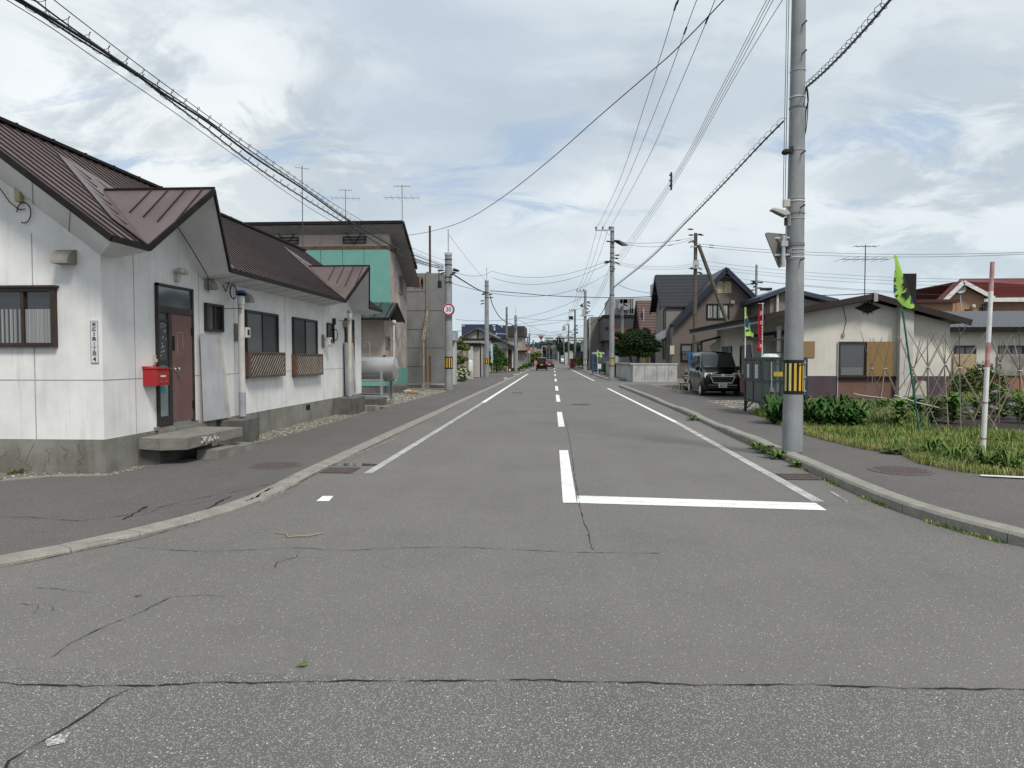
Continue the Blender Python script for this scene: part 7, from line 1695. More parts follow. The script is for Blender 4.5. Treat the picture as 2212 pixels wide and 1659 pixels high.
wire('upper spiralled cable of the bundle from upper left to the speed sign pole',spl(VP([(30,-40),(75,0),(130,42),(175,74),(300,160),(425,243),(550,332),(670,414),(765,482),(850,532),(958,575)],*pl)),.010,helix=.06,name='overhead_cable',cat='cable')
wire('thin wire just above the cable bundle at the upper left',spl(VP([(70,-45),(117,0),(350,178),(550,322),(750,458),(900,540),(960,562)],*pl)),.006)
wire('thin wire below the cable bundle at the upper left edge',spl(VP([(-60,-45),(15,0),(120,66),(200,122),(370,238),(520,345),(700,468),(850,545),(955,583)],*pl)),.005)
wire('slack spiralled cable between the first two left poles','.' and spl(VP([(975,590),(1000,606),(1030,624),(1053,634)],(bA.x,bA.y),(bB.x,bB.y))),.035,name='overhead_cable',cat='cable')
wire('slack cable between the second and third left concrete poles',spl(VP([(1057,634),(1067,665),(1085,690),(1112,704)],(bB.x,bB.y),(bD.x,bD.y))),.035,name='overhead_cable',cat='cable')
wire('slack cable beyond the mint panel pole on the left',spl(VP([(1115,700),(1122,715),(1132,726),(1143,729)],(bD.x,bD.y),(bF.x,bF.y))),.04,name='overhead_cable',cat='cable')
wire('thin stay wire from the rod of the speed sign pole to the second pole',sagline((bA.x,bA.y,PY(968,505,bA.y).z),(bB.x,bB.y,zB),.1),.008,mat=wireg)
# long crossing wire from the pink house to the near pole
e=V((bN.x-.1,bN.y,PY(1690,-160,bN.y).z));s0=PX(882,508,X2+.7)
def through(px,s0,e): return spl(VP(px,(s0.x,s0.y),(e.x,e.y)))
wire('long single wire swinging from the pink house roof across the road to the near pole',through([(882,508),(930,500),(1000,478),(1080,430),(1180,352),(1290,255),(1400,160),(1463,104),(1563,0),(1640,-90)],s0,e),.011)
# near pole cables
q=PY(1742,188,bN.y);r_=PY(1960,-45,6.4)
wire('spiralled cable rising from the near pole to the upper right corner',sagline(q,r_,.06,24),.014,helix=.045,name='overhead_cable',cat='cable',hp=.26)
g=MB();g.tube(spl([V((bN.x+.06,bN.y-.1,zN_(226))),q,q+V((.03,0,-.2)),PY(1741,240,bN.y),PY(1738,285,bN.y),PY(1733,300,bN.y)]),.012,6);g.tube(spl([q,PY(1745,230,bN.y),PY(1741,280,bN.y),PY(1734,303,bN.y)]),.008,5);g.build('cable_tail',blk2,tN,smooth=True)
pn=((bN.x-.15,bN.y),(b1.x+.1,b1.y))
wire('spiralled cable descending from the near pole to the corner pole',spl(VP([(1692,262),(1640,315),(1560,400),(1480,482),(1400,562),(1330,618),(1324,623)],*pn)),.015,helix=.05,name='overhead_cable',cat='cable')
wire('spiralled cable continuing from the corner pole to the next pole',spl(VP([(1318,640),(1300,676),(1285,693),(1268,704)],(b1.x,b1.y),(b2.x,b2.y))),.03,name='overhead_cable',cat='cable')
Xh=(PY(1290,495,b1.y).x,PY(1302,495,b1.y).x,PY(1315,495,b1.y).x)
HV=[[(1480,-60),(1465,0),(1459,14),(1435,95),(1395,220),(1337,393),(1289,494)],[(1525,-50),(1505,0),(1472,89),(1441,174),(1395,290),(1346,406),(1302,494)],[(1562,-45),(1544.5,0),(1507,93),(1462,199),(1395,352),(1317,494)]]
for k,(X_,px) in enumerate(zip(Xh,HV)): wire(['left','middle','right'][k]+' high-voltage wire from the corner pole crossarm up over the camera',spl(VP(px,(X_,0),(X_+.05,b1.y))),.009,group='high-voltage wires above the right lane',joints=(.3,) if k else (.18,.34))
LVp=[[(1690,-60),(1656,0),(1553,199),(1449,389),(1332,556)],[(1698,-60),(1663,0),(1558,199),(1452,391),(1334,560)],[(1706,-60),(1670,0),(1563,201),(1453,394),(1336,564)],[(1735,-70),(1690,0),(1586,170),(1455,398),(1338,570)]]
for k,px in enumerate(LVp): wire(['leftmost','second','third','rightmost'][k]+' of four low-voltage wires from the corner pole up past the near pole',spl(VP(px,(b1.x+.02+.05*k,0),(b1.x+.15+.06*k,b1.y))),.0065,mat=wireg,group='low-voltage wires above the right kerb')
P=VP([(1450,390)],(b1.x+.1,0),(b1.x+.2,b1.y))[0];g=MB();g.box((P.x-.03,P.y-.03,P.z-.32),(P.x+.03,P.y+.03,P.z+.28));
for k in range(3): g.box((P.x-.07,P.y-.02,P.z-.2+k*.18),(P.x+.03,P.y+.02,P.z-.15+k*.18))
tag(g.build('wire_spacer',blk2),'black upright spacer clamped on the low-voltage wires left of the near pole','spacer')
for k in range(3):
    x1=Xh[k];x2=PY(1247+k*6,628,b2.y).x;wire(['left','middle','right'][k]+' high-voltage wire from the corner pole to the second right pole',sagline((x1,b1.y-.16,zA1+.22),(x2,b2.y-.16,PY(1250,627,b2.y).z),.55),.011)
    x3=PY(1230+k*3,670,b3.y).x;wire(['left','middle','right'][k]+' high-voltage wire from the second to the third right pole',sagline((x2,b2.y-.16,PY(1250,627,b2.y).z),(x3,b3.y-.16,PY(1230,669,b3.y).z),.8),.014)
    wire(['left','middle','right'][k]+' high-voltage wire beyond the third right pole',sagline((x3,b3.y-.16,PY(1230,669,b3.y).z),(PY(1220+k*2.,701,b4.y).x,b4.y,PY(1220,701,b4.y).z),.9),.018)
for k,(ya,yb) in enumerate(((568,660),(575,668),(585,676))): wire(['upper','middle','lower'][k]+' low-voltage wire between the corner pole and the second right pole',sagline(PY(1320,ya,b1.y),PY(1264,yb,b2.y),.7),.010,mat=wireg)
# lines across to the old pole and beyond
def cross(label,A,YA_,B,YB_,sag,r=.011,mat=None,n=18,joints=()): return wire(label,sagline(PY(*A,YA_),PY(*B,YB_),sag,n),r,mat=mat,group='wires crossing above the side street',joints=joints)
cross('upper wire from the corner pole to the top of the old braced pole',(1347,524),b1.y,(1497,513),YW,.18,joints=(.8,));cross('lower wire from the corner pole to the top of the old braced pole',(1349,527),b1.y,(1496,516),YW,.35,joints=(.7,))
cross('upper wire from the old braced pole to the right edge of the view',(1503,526),YW,(2330,540),38,.45,joints=(.06,));cross('lower wire from the old braced pole to the right edge of the view',(1503,531),YW,(2330,543),38,.5,joints=(.08,))
for k in range(3): cross(['top','middle','bottom'][k]+' thin wire from the corner pole to the middle of the old braced pole',(1327,565+k*3),b1.y,(1496,570+k*4),YW,.25,.008,wireg)
for k,(ya,yb,ye_) in enumerate(((562,588,601),(571,606,606),(577,611,615),(589,622,640))): cross(['top','second','third','bottom'][k]+' thin wire from the old braced pole past the near pole to the right',(1505,ya),YW,(2330,ye_),42,.5,.009,wireg)
wire('heavy sagging cable from the second left pole across the road to the brown house',spl(VP([(1058,628),(1120,633),(1192,639),(1317,643),(1416,640),(1500,633),(1583,622),(1640,607)],(bB.x,bB.y),(PY(1632,600,66).x,66))),.03,name='overhead_cable',cat='cable')
wire('thinner cable just above the heavy one in front of the steep dark roof',spl(VP([(1336,615),(1365,626),(1416,634),(1480,631),(1560,618),(1600,612),(1632,618)],(b1.x,b1.y),(PY(1632,600,66).x,66))),.014,name='overhead_cable',cat='cable')
wire('dark cable from the thin grey pole sagging towards the cream house ridge',sagline(PY(1634,622,66),PY(1890,633,26),.3),.02,name='overhead_cable',cat='cable')
wire('cable from the thin grey pole to the orange house',sagline(PY(1634,606,66),PY(2330,642,48),.3),.014,name='overhead_cable',cat='cable')
g=MB();c=PY(1689-27,624,60);P0=PY(1655,624,60.);g.box((P0.x-.45,60,P0.z-.13),(P0.x+.5,60.2,P0.z+.1));tag(g.build('cable_closure',blk2,bevel=.03),'black cable closure hanging in the wires left of the near pole','cable closure')
for k,(A,YA_,B,YB_,s) in enumerate((((1060,585),bB.y,(1313,563),b1.y,.8),((1063,600),bB.y,(1313,570),b1.y,.9),((975,585),bA.y,(1060,587),bB.y,.3),((975,612),bA.y,(1313,590),60,1.2),((1119,686),bD.y,(1262,690),b2.y,.2),((1119,690),bD.y,(1226,708),b4.y,1.2),((1117,702),bD.y,(1262,663),b2.y,.2),((975,716),bA.y,(1240,690),b3.y,.2),((1146,720),bF.y,(1265,700),b2.y,.8),((1141,728),bE.y,(1256,731),120,.1),((985,690),bA.y+30,(1262,640),b2.y,1.)) ):
    wire(['upper wire from the second left pole across the road to the corner pole','lower wire from the second left pole across the road to the corner pole','short wire between the heads of the first and second left poles','long low wire from the speed sign pole across to the right side','wire from the mint panel pole across to the second right pole','deeply sagging wire from the mint panel pole to the fourth right pole','rising wire from the mint panel pole to the second right pole','low wire from behind the speed sign pole to the third right pole','sagging wire from the distant left pole to the second right pole','straight dark wire at the height of the hanging triangle sign','faint rising wire behind the speed sign pole towards the second right pole'][k],sagline(PY(*A,YA_),PY(*B,YB_),s),.012 if k<4 else .016)
for k in range(4): wire(['top','second','third','bottom'][k]+' of the far wires strung above the vanishing point',sagline(PY(1143,712+k*4,140),PY(1226,712+k*3.6,150),.5),.022)
for k in range(2): wire(['upper','lower'][k]+' wire of the pair dropping from the pink house eave to the speed sign pole',sagline(PX(893,560+6*k,X2+.6),PY(962,572+4*k,bA.y),.1),.008)
# ================================================================ vehicles
paintk=glass_mat('car_black',(.003,.003,.004),.14,.25);MCp=paintk.node_tree.nodes['Principled BSDF'];MCp.inputs['Coat Weight'].default_value=.12;MCp.inputs['Coat Roughness'].default_value=.08
carglass=glass_mat('car_glass',(.03,.037,.037),.04,.6);carglass2=glass_mat('car_glass_dark',(.006,.007,.007),.05,.4)
tyre=pm('tyre',(.018,.018,.018),(.03,.03,.03),rough=.9);alloy=glass_mat('alloy',(.7,.71,.73),.35,.5,.3)
lampc=glass_mat('headlamp',(.72,.73,.73),.15,.8,.1);lampin=glass_mat('headlamp_inner',(.08,.08,.085),.1,.9,.5)
plateW=pm('plate_white2',(.66,.68,.66),rough=.5);plateY=pm('plate_yellow2',(.62,.40,.03),rough=.5);inkg=pm('ink_green',(.01,.07,.04))
def kei(t,L_=3.39,W=.735,H=1.79,paint=None,hood=1.0,boxy=True):
    """tall one-box kei van, nose towards -Y at y=0, ground at z=0; returns body part"""
    o=V(ORG[t.name])
    # stations: (y, roof height, belt height, half width low, bottom z)
    if boxy: S_=[(0,.78,.70,.60,.30),(.03,.90,.82,.66,.24),(.10,1.0,.90,.70,.21),(.35,1.06,.96,.725,.2),(.62,1.11,1.0,.735,.2),(.80,1.38,1.02,.735,.2),(1.00,1.66,1.03,.735,.2),(1.18,1.745,1.03,.735,.2),(1.6,H,1.03,.735,.2),(2.6,H-.01,1.03,.735,.2),(3.15,H-.04,1.03,.73,.22),(3.33,H-.14,1.02,.715,.26),(3.38,1.02,.95,.70,.30),(3.40,.8,.7,.68,.34)]
    else: S_=[(0,.62,.6,.60,.28),(.05,.72,.66,.72,.22),(.3,.84,.78,.80,.2),(1.1,.97,.92,.85,.2),(1.5,1.28,.96,.85,.2),(1.95,1.46,.97,.85,.2),(2.5,1.49,.97,.85,.2),(3.3,1.40,.98,.85,.2),(3.85,1.12,1.0,.84,.22),(4.2,1.05,.98,.80,.25),(4.38,.80,.78,.74,.3),(4.42,.6,.55,.70,.34)]
    def sec(y,h,b,w_,z0):
        cab=h-b;tw=w_*(1-.17*min(cab/.76,1)) if cab>.15 else w_*.9
        P=[(0,z0),(w_*.80,z0),(w_*.985,z0+.06),(w_,z0+.22),(w_*1.0,(z0+b)/2+.1),(w_*.985,b-.03),(w_*.955,b+.01*(1 if cab>.15 else 0))]
        zt=b+cab*.45;xt=w_*.955+(tw-w_*.955)*.40
        P+=[(xt,zt),(tw*1.0,h-.085*min(1,cab/.3)),(tw*.955,h-.03*min(1,cab/.3)),(tw*.80,h-.006),(0,h+.006)]
        return P
    g=MB();n=len(S_);secs=[sec(*s) for s in S_];m=len(secs[0])
    for s_ in (1,-1):
        base=len(g.v)
        for (y,*_),P in zip(S_,secs):
            for x,z in P: g.v.append((o.x+s_*x,o.y+y,o.z+z))
        for i in range(n-1):
            for j in range(m-1):
                a,b,c,d=base+i*m+j,base+i*m+j+1,base+(i+1)*m+j+1,base+(i+1)*m+j
                g.f.append((a,b,c,d) if s_<0 else (a,d,c,b));g.m.append(0)
        f=tuple(base+j for j in range(m));g.f.append(f[::-1] if s_<0 else f);g.m.append(0)
        f=tuple(base+(n-1)*m+j for j in range(m));g.f.append(f if s_<0 else f[::-1]);g.m.append(0)
    body=g.build('body',paint or paintk,t,smooth=True)
    return body,S_,sec
def interp(S_,sec,y,f):
    for a,b in zip(S_[:-1],S_[1:]):
        if a[0]<=y<=b[0]:
            u=(y-a[0])/(b[0]-a[0]);s=[a[k]*(1-u)+b[k]*u for k in range(5)];P=sec(*s);break
    i=int(f);u=f-i
    return P[i][0]*(1-u)+P[min(i+1,len(P)-1)][0]*u,P[i][1]*(1-u)+P[min(i+1,len(P)-1)][1]*u
def side_panel(t,S_,sec,poly,mat,name,par,off=.006,sides=(1,-1)):
    """poly in (y,z) on the cabin side"""
    o=V(ORG[t.name])
    for s_ in sides:
        g=MB();P=[]
        for y,z in poly:
            best=None
            for k in range(60,100):
                x,zz=interp(S_,sec,y,k/10)
                if best is None or abs(zz-z)<best[0]: best=(abs(zz-z),x)
            P.append(V((o.x+s_*(best[1]+off),o.y+y,o.z+z)))
        g.face(P if s_<0 else P[::-1])
        g.build(name,mat,par)
def wheel(t,x,y,r=.275,w_=.15):
    o=V(ORG[t.name]);c=V((o.x+x,o.y+y,o.z+r));s_=1 if x>0 else -1
    g=MB();g.lathe(c,[(r*.62,-w_/2),(r*.93,-w_/2),(r,-w_/2+.03),(r,w_/2-.03),(r*.93,w_/2),(r*.62,w_/2)],24,ax=(s_,0,0));wh=g.build('wheel',tyre,t,smooth=True)
    g=MB();g.lathe(c,[(r*.66,w_/2-.02),(r*.62,w_/2+.004),(r*.56,w_/2-.012),(r*.54,w_/2-.05),(0,w_/2-.05)],24,ax=(s_,0,0))
    for k in range(7):
        a=2*PI*k/7;d=V((0,math.cos(a),math.sin(a)));g.bar(c+V((s_*(w_/2-.015),0,0))+d*.03,c+V((s_*(w_/2-.012),0,0))+d*r*.6,.03,.035)
    g.lathe(c,[(0,w_/2+.004),(.045,w_/2),(.05,w_/2-.03)],12,ax=(s_,0,0));g.build('rim',alloy,wh)
    g=MB();g.lathe(c,[(r*1.16,-w_/2+.02),(r*1.16,w_/2-.052)],24,ax=(s_,0,0));g.lathe(c,[(0,w_/2-.06),(r*1.16,w_/2-.052)],24,ax=(s_,0,0))
    return wh
def arches(t,par,ys,w_,r=.275):
    o=V(ORG[t.name]);g=MB()
    for y in ys:
        for s_ in (1,-1):
            pts=[V((o.x+s_*(w_-.002),o.y+y+r*1.2*math.cos(a),o.z+r+r*1.2*math.sin(a))) for a in [-.3+ (PI+.6)*k/14 for k in range(15)]];pts=[V((p.x,p.y,max(p.z,o.z+.17))) for p in pts]
            g.prism(pts,(s_*.006,0,0))
    g.build('wheel_arch',blk2,par)
# parked black kei van, facing the camera
fl=G(1519,856,.07);fr=G(1599,858,.07)
vx=(fl.x+fr.x)/2+.02;vy=28.3
K=thing('parked_van','black boxy kei van parked facing the camera beside the cream house','van',(vx,vy,.07))
body,S_,sec=kei(K)
o=V((vx,vy,.07))
side_panel(K,S_,sec,[(.98,1.06),(1.12,1.06),(1.12,1.36),(1.04,1.40)],carglass,'quarter_window',body)
side_panel(K,S_,sec,[(1.18,1.08),(1.78,1.08),(1.78,1.62),(1.26,1.62),(1.16,1.42)],carglass2,'side_window',body)
side_panel(K,S_,sec,[(1.86,1.08),(2.62,1.08),(2.62,1.62),(1.86,1.62)],carglass2,'side_window',body)
side_panel(K,S_,sec,[(2.72,1.1),(3.14,1.12),(3.10,1.58),(2.72,1.61)],carglass2,'side_window',body)
# windscreen follows the stations from hood to roof
g=MB()
def ws(y,u,off=.008):
    x,z=interp(S_,sec,y,11);x9,z9=interp(S_,sec,y,8.2);return V((o.x+u*x9*.93,o.y+y-off,o.z+(z if abs(u)<.8 else z-.01)+off))
ysq=[.64,.72,.80,.90,1.0,1.08]
for a,b in zip(ysq[:-1],ysq[1:]):
    for u0,u1 in ((-1,-.5),(-.5,0),(0,.5),(.5,1)): g.face([ws(a,u0),ws(a,u1),ws(b,u1),ws(b,u0)])
wsn=g.build('windscreen',carglass,body,smooth=True)
g=MB();g.tube([o+V((-.1,.62,1.14)),o+V((.0,.68,1.235)),o+V((.16,.79,1.40))],[.012,.009,.006],5);g.tube([o+V((.35,.62,1.14)),o+V((.44,.68,1.235)),o+V((.55,.77,1.37))],[.012,.009,.006],5);g.build('wiper',blk2,wsn)
g=MB();g.box((vx-.55,vy+.66,.07+1.165),(vx-.25,vy+.69,.07+1.20));g.build('dash_paper',pm('paper',(.6,.65,.65)),wsn)
# front end details
def fbox(x0,x1,z0,z1,y0,y1,mat,name,par=None,bev=0): g=MB();g.box((vx+x0,vy+y0,.07+z0),(vx+x1,vy+y1,.07+z1));return g.build(name,mat,par or body,bevel=bev)
for s_ in (-1,1):
    g=MB();P=[(.40,.93),(.685,.95),(.70,.80),(.66,.72),(.44,.745)]
    g.prism([(vx+s_*x,vy-.005+.05*(x-.4)/.3,.07+z) for x,z in P],(0,.14,0));hl=g.build('headlight',lampc,body,bevel=.008)
    g=MB();g.lathe((vx+s_*.52,vy-.002,.07+.84),[(0,0),(.075,0),(.085,.012),(0,.03)],16,ax=(0,-1,0));g.build('lens',lampin,hl)
grl=fbox(-.40,.40,.56,.74,-.012,.05,pm('grille_black',(.008,.008,.008),rough=.4),'grille')
g=MB();
for z in (.805,.865): g.box((vx-.42,vy-.028,.07+z-.014),(vx+.42,vy+.0,.07+z+.014))
g.bar((vx-.47,vy-.024,.07+.80),(vx-.36,vy-.03,.07+.55),.03,.03);g.bar((vx+.47,vy-.024,.07+.80),(vx+.36,vy-.03,.07+.55),.03,.03);g.bar((vx-.36,vy-.03,.07+.55),(vx+.36,vy-.03,.07+.55),.03,.035);g.build('chrome_trim',chrome,grl)
g=MB();g.box((vx-.07,vy-.042,.07+.795),(vx+.07,vy-.028,.07+.90));g.bar((vx-.035,vy-.048,.07+.805),(vx-.05,vy-.048,.07+.892),.016,.016);g.bar((vx+.035,vy-.048,.07+.805),(vx+.05,vy-.048,.07+.892),.016,.016);g.bar((vx-.04,vy-.048,.07+.845),(vx+.04,vy-.048,.07+.845),.016,.016);em=g.build('emblem',chrome,grl)
fbox(-.58,.58,.33,.46,-.01,.02,pm('grille_black'  if False else 'intake_black',(.008,.008,.008),rough=.4),'intake')
fbox(-.56,.56,.455,.468,-.03,.0,chrome,'bumper_strip')
for s_ in (-1,1): g=MB();g.prism([(vx+s_*.56,vy+.0,.07+.30),(vx+s_*.66,vy+.03,.07+.30),(vx+s_*.68,vy+.03,.07+.44),(vx+s_*.58,vy+.0,.07+.44)],(0,.05,0));g.build('fog_lamp_recess',blk2,body)
npl=fbox(-.165,.165,.365,.53,-.045,-.03,plateW,'number_plate')
text_mesh('30·11',.115,inkg,npl,(vx+.02,vy-.048,.07+.425),(1,0,0),bold=.002);text_mesh('旭川 580',.04,inkg,npl,(vx,vy-.048,.07+.505),(1,0,0)) if False else None
g=MB()
for k in range(6): g.box((vx-.1+k*.034,vy-.048,.07+.492),(vx-.078+k*.034,vy-.0455,.07+.515))
g.build('plate_small_print',inkg,npl)
for s_ in (-1,1):
    g=MB();g.lathe((vx+s_*.80,vy+.93,.07+1.10),[(0,-.09),(.07,-.07),(.085,0),(.07,.08),(0,.1)],12,ax=(0,0,1));g.bar((vx+s_*.70,vy+.95,.07+1.07),(vx+s_*.78,vy+.95,.07+1.07),.04);g.build('mirror',paintk,body,smooth=True)
    for y in (1.66,1.95): g=MB();g.box((vx+s_*.735,vy+y,.07+.93),(vx+s_*.755,vy+y+.14,.07+.955));g.build('door_handle',chrome,body)
    g=MB()
    for y in (1.05,1.82,2.66): g.box((vx+s_*.729,vy+y,.07+.3),(vx+s_*.738,vy+y+.008,.07+1.0))
    g.build('door_gap',blk2,body)
    g=MB();g.box((vx+s_*.70,vy+.8,.07+.19),(vx+s_*.742,vy+2.5,.07+.215));g.build('sill_strip',chrome,body)
    for y in (.56,2.84): wheel(K,s_*.69,y)
arches(K,body,(.56,2.84),.735)
# cars driving away: rear ends towards the camera
def rear_van(label,c,rz,s):
    t=thing('driving_van',label,'van',(0,0,0));b,S2,sc2=kei(t)
    Y_=3.4
    g=MB();P=[(-.60,1.05),(.60,1.05),(.56,1.55),(-.56,1.55)];g.prism([(x,Y_+.0-(z-1.02)*.12,z) for x,z in P],(0,.02,0));g.build('rear_window',carglass2,b)
    for s_ in (-1,1):
        g=MB();g.box((s_*.60,Y_-.08,.86),(s_*.725,Y_+.02,1.22));g.build('tail_light',emit('tail_glow',(.8,.04,.04),.45) if 'tail_glow' not in bpy.data.materials else bpy.data.materials['tail_glow'],b)
        for y in (.56,2.84): wheel(t,s_*.68,y)
    g=MB();g.box((-.165,Y_+.01,.72),(.165,Y_+.03,.88));np_=g.build('number_plate',plateY,b)
    g=MB();g.box((-.1,Y_+.031,.755),(.1,Y_+.034,.81));g.build('plate_digits',fasc,np_) if False else None
    g=MB();g.box((-.08,Y_-.14,1.655),(.08,Y_-.1,1.69));g.build('brake_light',bpy.data.materials['tail_glow'],b)
    g=MB();g.box((-.69,Y_-.02,.3),(.69,Y_+.03,.5));g.build('bumper',paintk,b)
    t.location=c;t.rotation_euler=(0,0,rz);t.scale=(s,s,s) if s!=1 else (1,1,1);return t
c=G(1170,800.6,.0);Yv=c.y
rear_van('black kei van with yellow number plate driving away with its rear lights lit','.' and V((c.x,Yv+3.4*.93,0)),PI,.93)
def rear_car(label,c,rz,s,paint):
    t=thing('driving_car',label,'car',(0,0,0));b,S2,sc2=kei(t,boxy=False,paint=paint)
    g=MB();P=[(-.62,1.06),(.62,1.06),(.56,1.36),(-.56,1.36)];g.prism([(x,3.45+(1.4-z)*1.2,z+.02) for x,z in P],(0,.02,.012));g.build('rear_window',carglass,b)
    for s_ in (-1,1):
        g=MB();g.box((s_*.55,4.25,.82),(s_*.80,4.36,.97));g.build('tail_light',bpy.data.materials['tail_glow'],b)
        for y in (.8,3.5): wheel(t,s_*.75,y,.31,.2)
        g=MB();g.lathe((s_*.95,1.6,.98),[(0,-.08),(.08,-.05),(.09,.06),(0,.1)],10);g.build('mirror',paint,b)
    side_panel(t,S2,sc2,[(1.7,1.02),(3.5,1.04),(3.2,1.33),(2.0,1.36)],carglass2,'side_window',b)
    g=MB();g.box((-.17,4.39,.6),(.17,4.43,.74));g.build('number_plate',plateW,b)
    g=MB();g.box((-.78,4.3,.32),(.78,4.44,.5));g.build('bumper',blk2,b)
    t.location=c;t.rotation_euler=(0,0,rz);t.scale=(s,s,s);return t
c=G(1186.5,795.8,0);rear_car('dark car with pale rear window driving ahead of the black van',V((c.x,c.y+4.4,0)),PI,.9,glass_mat('car_darkgrey',(.02,.021,.025),.2,.6))
# parked white car peeping out behind the second left pole
c=G(1054.5,808,.04)
wp=glass_mat('car_white',(.62,.63,.64),.2,.6)
t=thing('parked_car','white car parked on the left, only its nose showing beside the second pole','car',(0,0,0));b,S2,sc2=kei(t,boxy=False,paint=wp)
side_panel(t,S2,sc2,[(1.7,1.02),(3.5,1.04),(3.2,1.33),(2.0,1.36)],carglass2,'side_window',b)
for s_ in (-1,1):
    g=MB();g.box((s_*.45,-.0,.62),(s_*.70,.12,.74));g.build('headlight',lampc,b)
    for y in (.8,3.5): wheel(t,s_*.75,y,.31,.2)
g=MB();g.box((-.4,-.02,.35),(.4,.02,.5));g.build('grille',blk2,b)
t.location=(c.x-.1,c.y+1.,.04);t.rotation_euler=(0,0,R(90))
c=G(1213.5,785,.1);t=thing('parked_van','white and blue van parked far off on the right verge','van',(0,0,0));b,S2,sc2=kei(t,paint=wp)
g=MB();P=[(-.62,1.06),(.62,1.06),(.56,1.66),(-.56,1.66)];g.prism([(x,.66+(z-1.1)*.55,z+.03) for x,z in P],(0,-.02,0));g.build('windscreen',pm('glass_blue_tint',(.04,.06,.16),rough=.2),b)
for s_ in (-1,1):
    for y in (.56,2.84): wheel(t,s_*.68,y)
    g=MB();g.box((s_*.42,-.02,.72),(s_*.68,.1,.9));g.build('headlight',lampc,b)
t.location=(c.x+.6,c.y+3,.1);t.scale=(1.15,)*3
# ================================================================ plants, garden, distance
L1=leafmat('leaf_dark',(.018,.035,.012));L2=leafmat('leaf_mid',(.045,.085,.022));L3=leafmat('leaf_light',(.10,.165,.04));L4=leafmat('leaf_olive',(.10,.12,.035))
LD=leafmat('leaf_deep_green',(.03,.085,.018));LY=leafmat('leaf_yellowgreen',(.17,.2,.05));DRY=leafmat('grass_dry',(.36,.30,.15))
bark=pm('bark',(.07,.055,.045),(.04,.032,.026),scale=8,rough=.95,bump=.6)
def leaves(blobs,n,s,mats,seed,flat=.4,g=None,shell=.55,asp=.55):
    rn=random.Random(seed);g=g or MB();W=[b[1]**2 for b in blobs];tot=sum(W)
    for k in range(n):
        q=rn.random()*tot;i=0
        while q>W[i] and i<len(W)-1: q-=W[i];i+=1
        c,r=blobs[i][0],blobs[i][1];sc=blobs[i][2] if len(blobs[i])>2 else (1,1,1)
        d=V((rn.gauss(0,1),rn.gauss(0,1),rn.gauss(0,1))).normalized();rad=r*(shell+(1-shell)*rn.random()**.6)*rn.uniform(.85,1.12)
        p=V((c[0]+d.x*rad*sc[0],c[1]+d.y*rad*sc[1],c[2]+d.z*rad*sc[2]))
        nrm=(d+V((rn.gauss(0,.6),rn.gauss(0,.6),rn.gauss(0,.6)+flat))).normalized();u=nrm.orthogonal().normalized();a=rn.uniform(0,2*PI);w_=nrm.cross(u);u,w_=u*math.cos(a)+w_*math.sin(a),w_*math.cos(a)-u*math.sin(a)
        z=s*rn.uniform(.6,1.35);u=u*z;w_=w_*z*asp
        m=(k*7+i)%len(mats) if rn.random()<.35 else min(len(mats)-1,int((.5+.5*math.sin(i*2.4))*len(mats)))
        g.face([p-u,p-w_,p+u,p+w_],m)
    return g
def tree(name,label,cat,base,trunk_pts,trunk_r,blobs,n,s,mats,seed,limbs=(),group=None,flat=.4,shell=.5):
    t=thing(name,label,cat,tuple(base),group)
    for k,(P,r) in enumerate(zip(trunk_pts,trunk_r)): g=MB();g.tube(spl([V(p) for p in P],3),[r*(1-.6*i/(3*(len(P)-1))) for i in range(3*(len(P)-1)+1)],8);tr=g.build('trunk',bark,t,smooth=True)
    if limbs:
        g=MB()
        for P,r in limbs: g.tube([V(p) for p in P],[r,r*.6,r*.25][:len(P)],5)
        g.build('limb',bark,t)
    leaves(blobs,n,s,mats,seed,flat,shell=shell).build('crown',mats,t);return t
# yard ground
yard=pm('yard_soil',(.12,.105,.085),(.07,.06,.05),scale=3,rough=1,bump=.7,bscale=20,fine=.5)
struct(sheet('yard_ground',[(p.x+.0,p.y) for p in GEp]+[(60,GEp[-1].y-.3),(60,60),(5.9,60.),(5.9,51.8),(60,51.6)][:1]+[(60,41.2),(16,41.2),(16,24.7),(7.5,24.7),(6.6,17.7),(5.5,17.4)],.085,yard))
struct(sheet('yard_ground',[(6.2,52),(60,52),(60,100),(6.2,100)],.08,yard))
dirt=pm('garden_soil',(.045,.035,.028),(.025,.02,.017),scale=9,rough=1,bump=1.,bscale=14,fine=.5)
c1=G(1960,905,.1);c2=G(2230,935,.1);struct(sheet('garden_soil',[(7.2,16.2),(9.0,14.4),(17,11.8),(17,20.6),(9,22),(7.9,19)],.094,dirt))
# grass blades
gm1=leafmat('grass_green',(.095,.16,.035),.7);gm2=leafmat('grass_light',(.19,.25,.065),.7)
def blades(n,fn,name,label,cat,h0,h1,mats,sd,wd=.007,lean=.5,z=.09):
    rn=random.Random(sd);g=MB()
    for _ in range(n):
        r=fn(rn)
        if r is None: continue
        x,y,hs=r;h=rn.uniform(h0,h1)*hs;a=rn.uniform(0,2*PI);l=rn.uniform(.1,lean)*h;dx,dy=math.cos(a)*l,math.sin(a)*l;px,py=-math.sin(a)*wd,math.cos(a)*wd
        m=rn.choices(range(len(mats)),[5,5,1.3][:len(mats)])[0]
        g.face([(x-px,y-py,z),(x+px,y+py,z),(x+px*.7+dx*.4,y+py*.7+dy*.4,z+h*.6),(x-px*.7+dx*.4,y-py*.7+dy*.4,z+h*.6)],m)
        g.face([(x-px*.7+dx*.4,y-py*.7+dy*.4,z+h*.6),(x+px*.7+dx*.4,y+py*.7+dy*.4,z+h*.6),(x+dx,y+dy,z+h)],m)
    return stuff(g.build(name,mats,loc=(0,0,z)),label,cat)
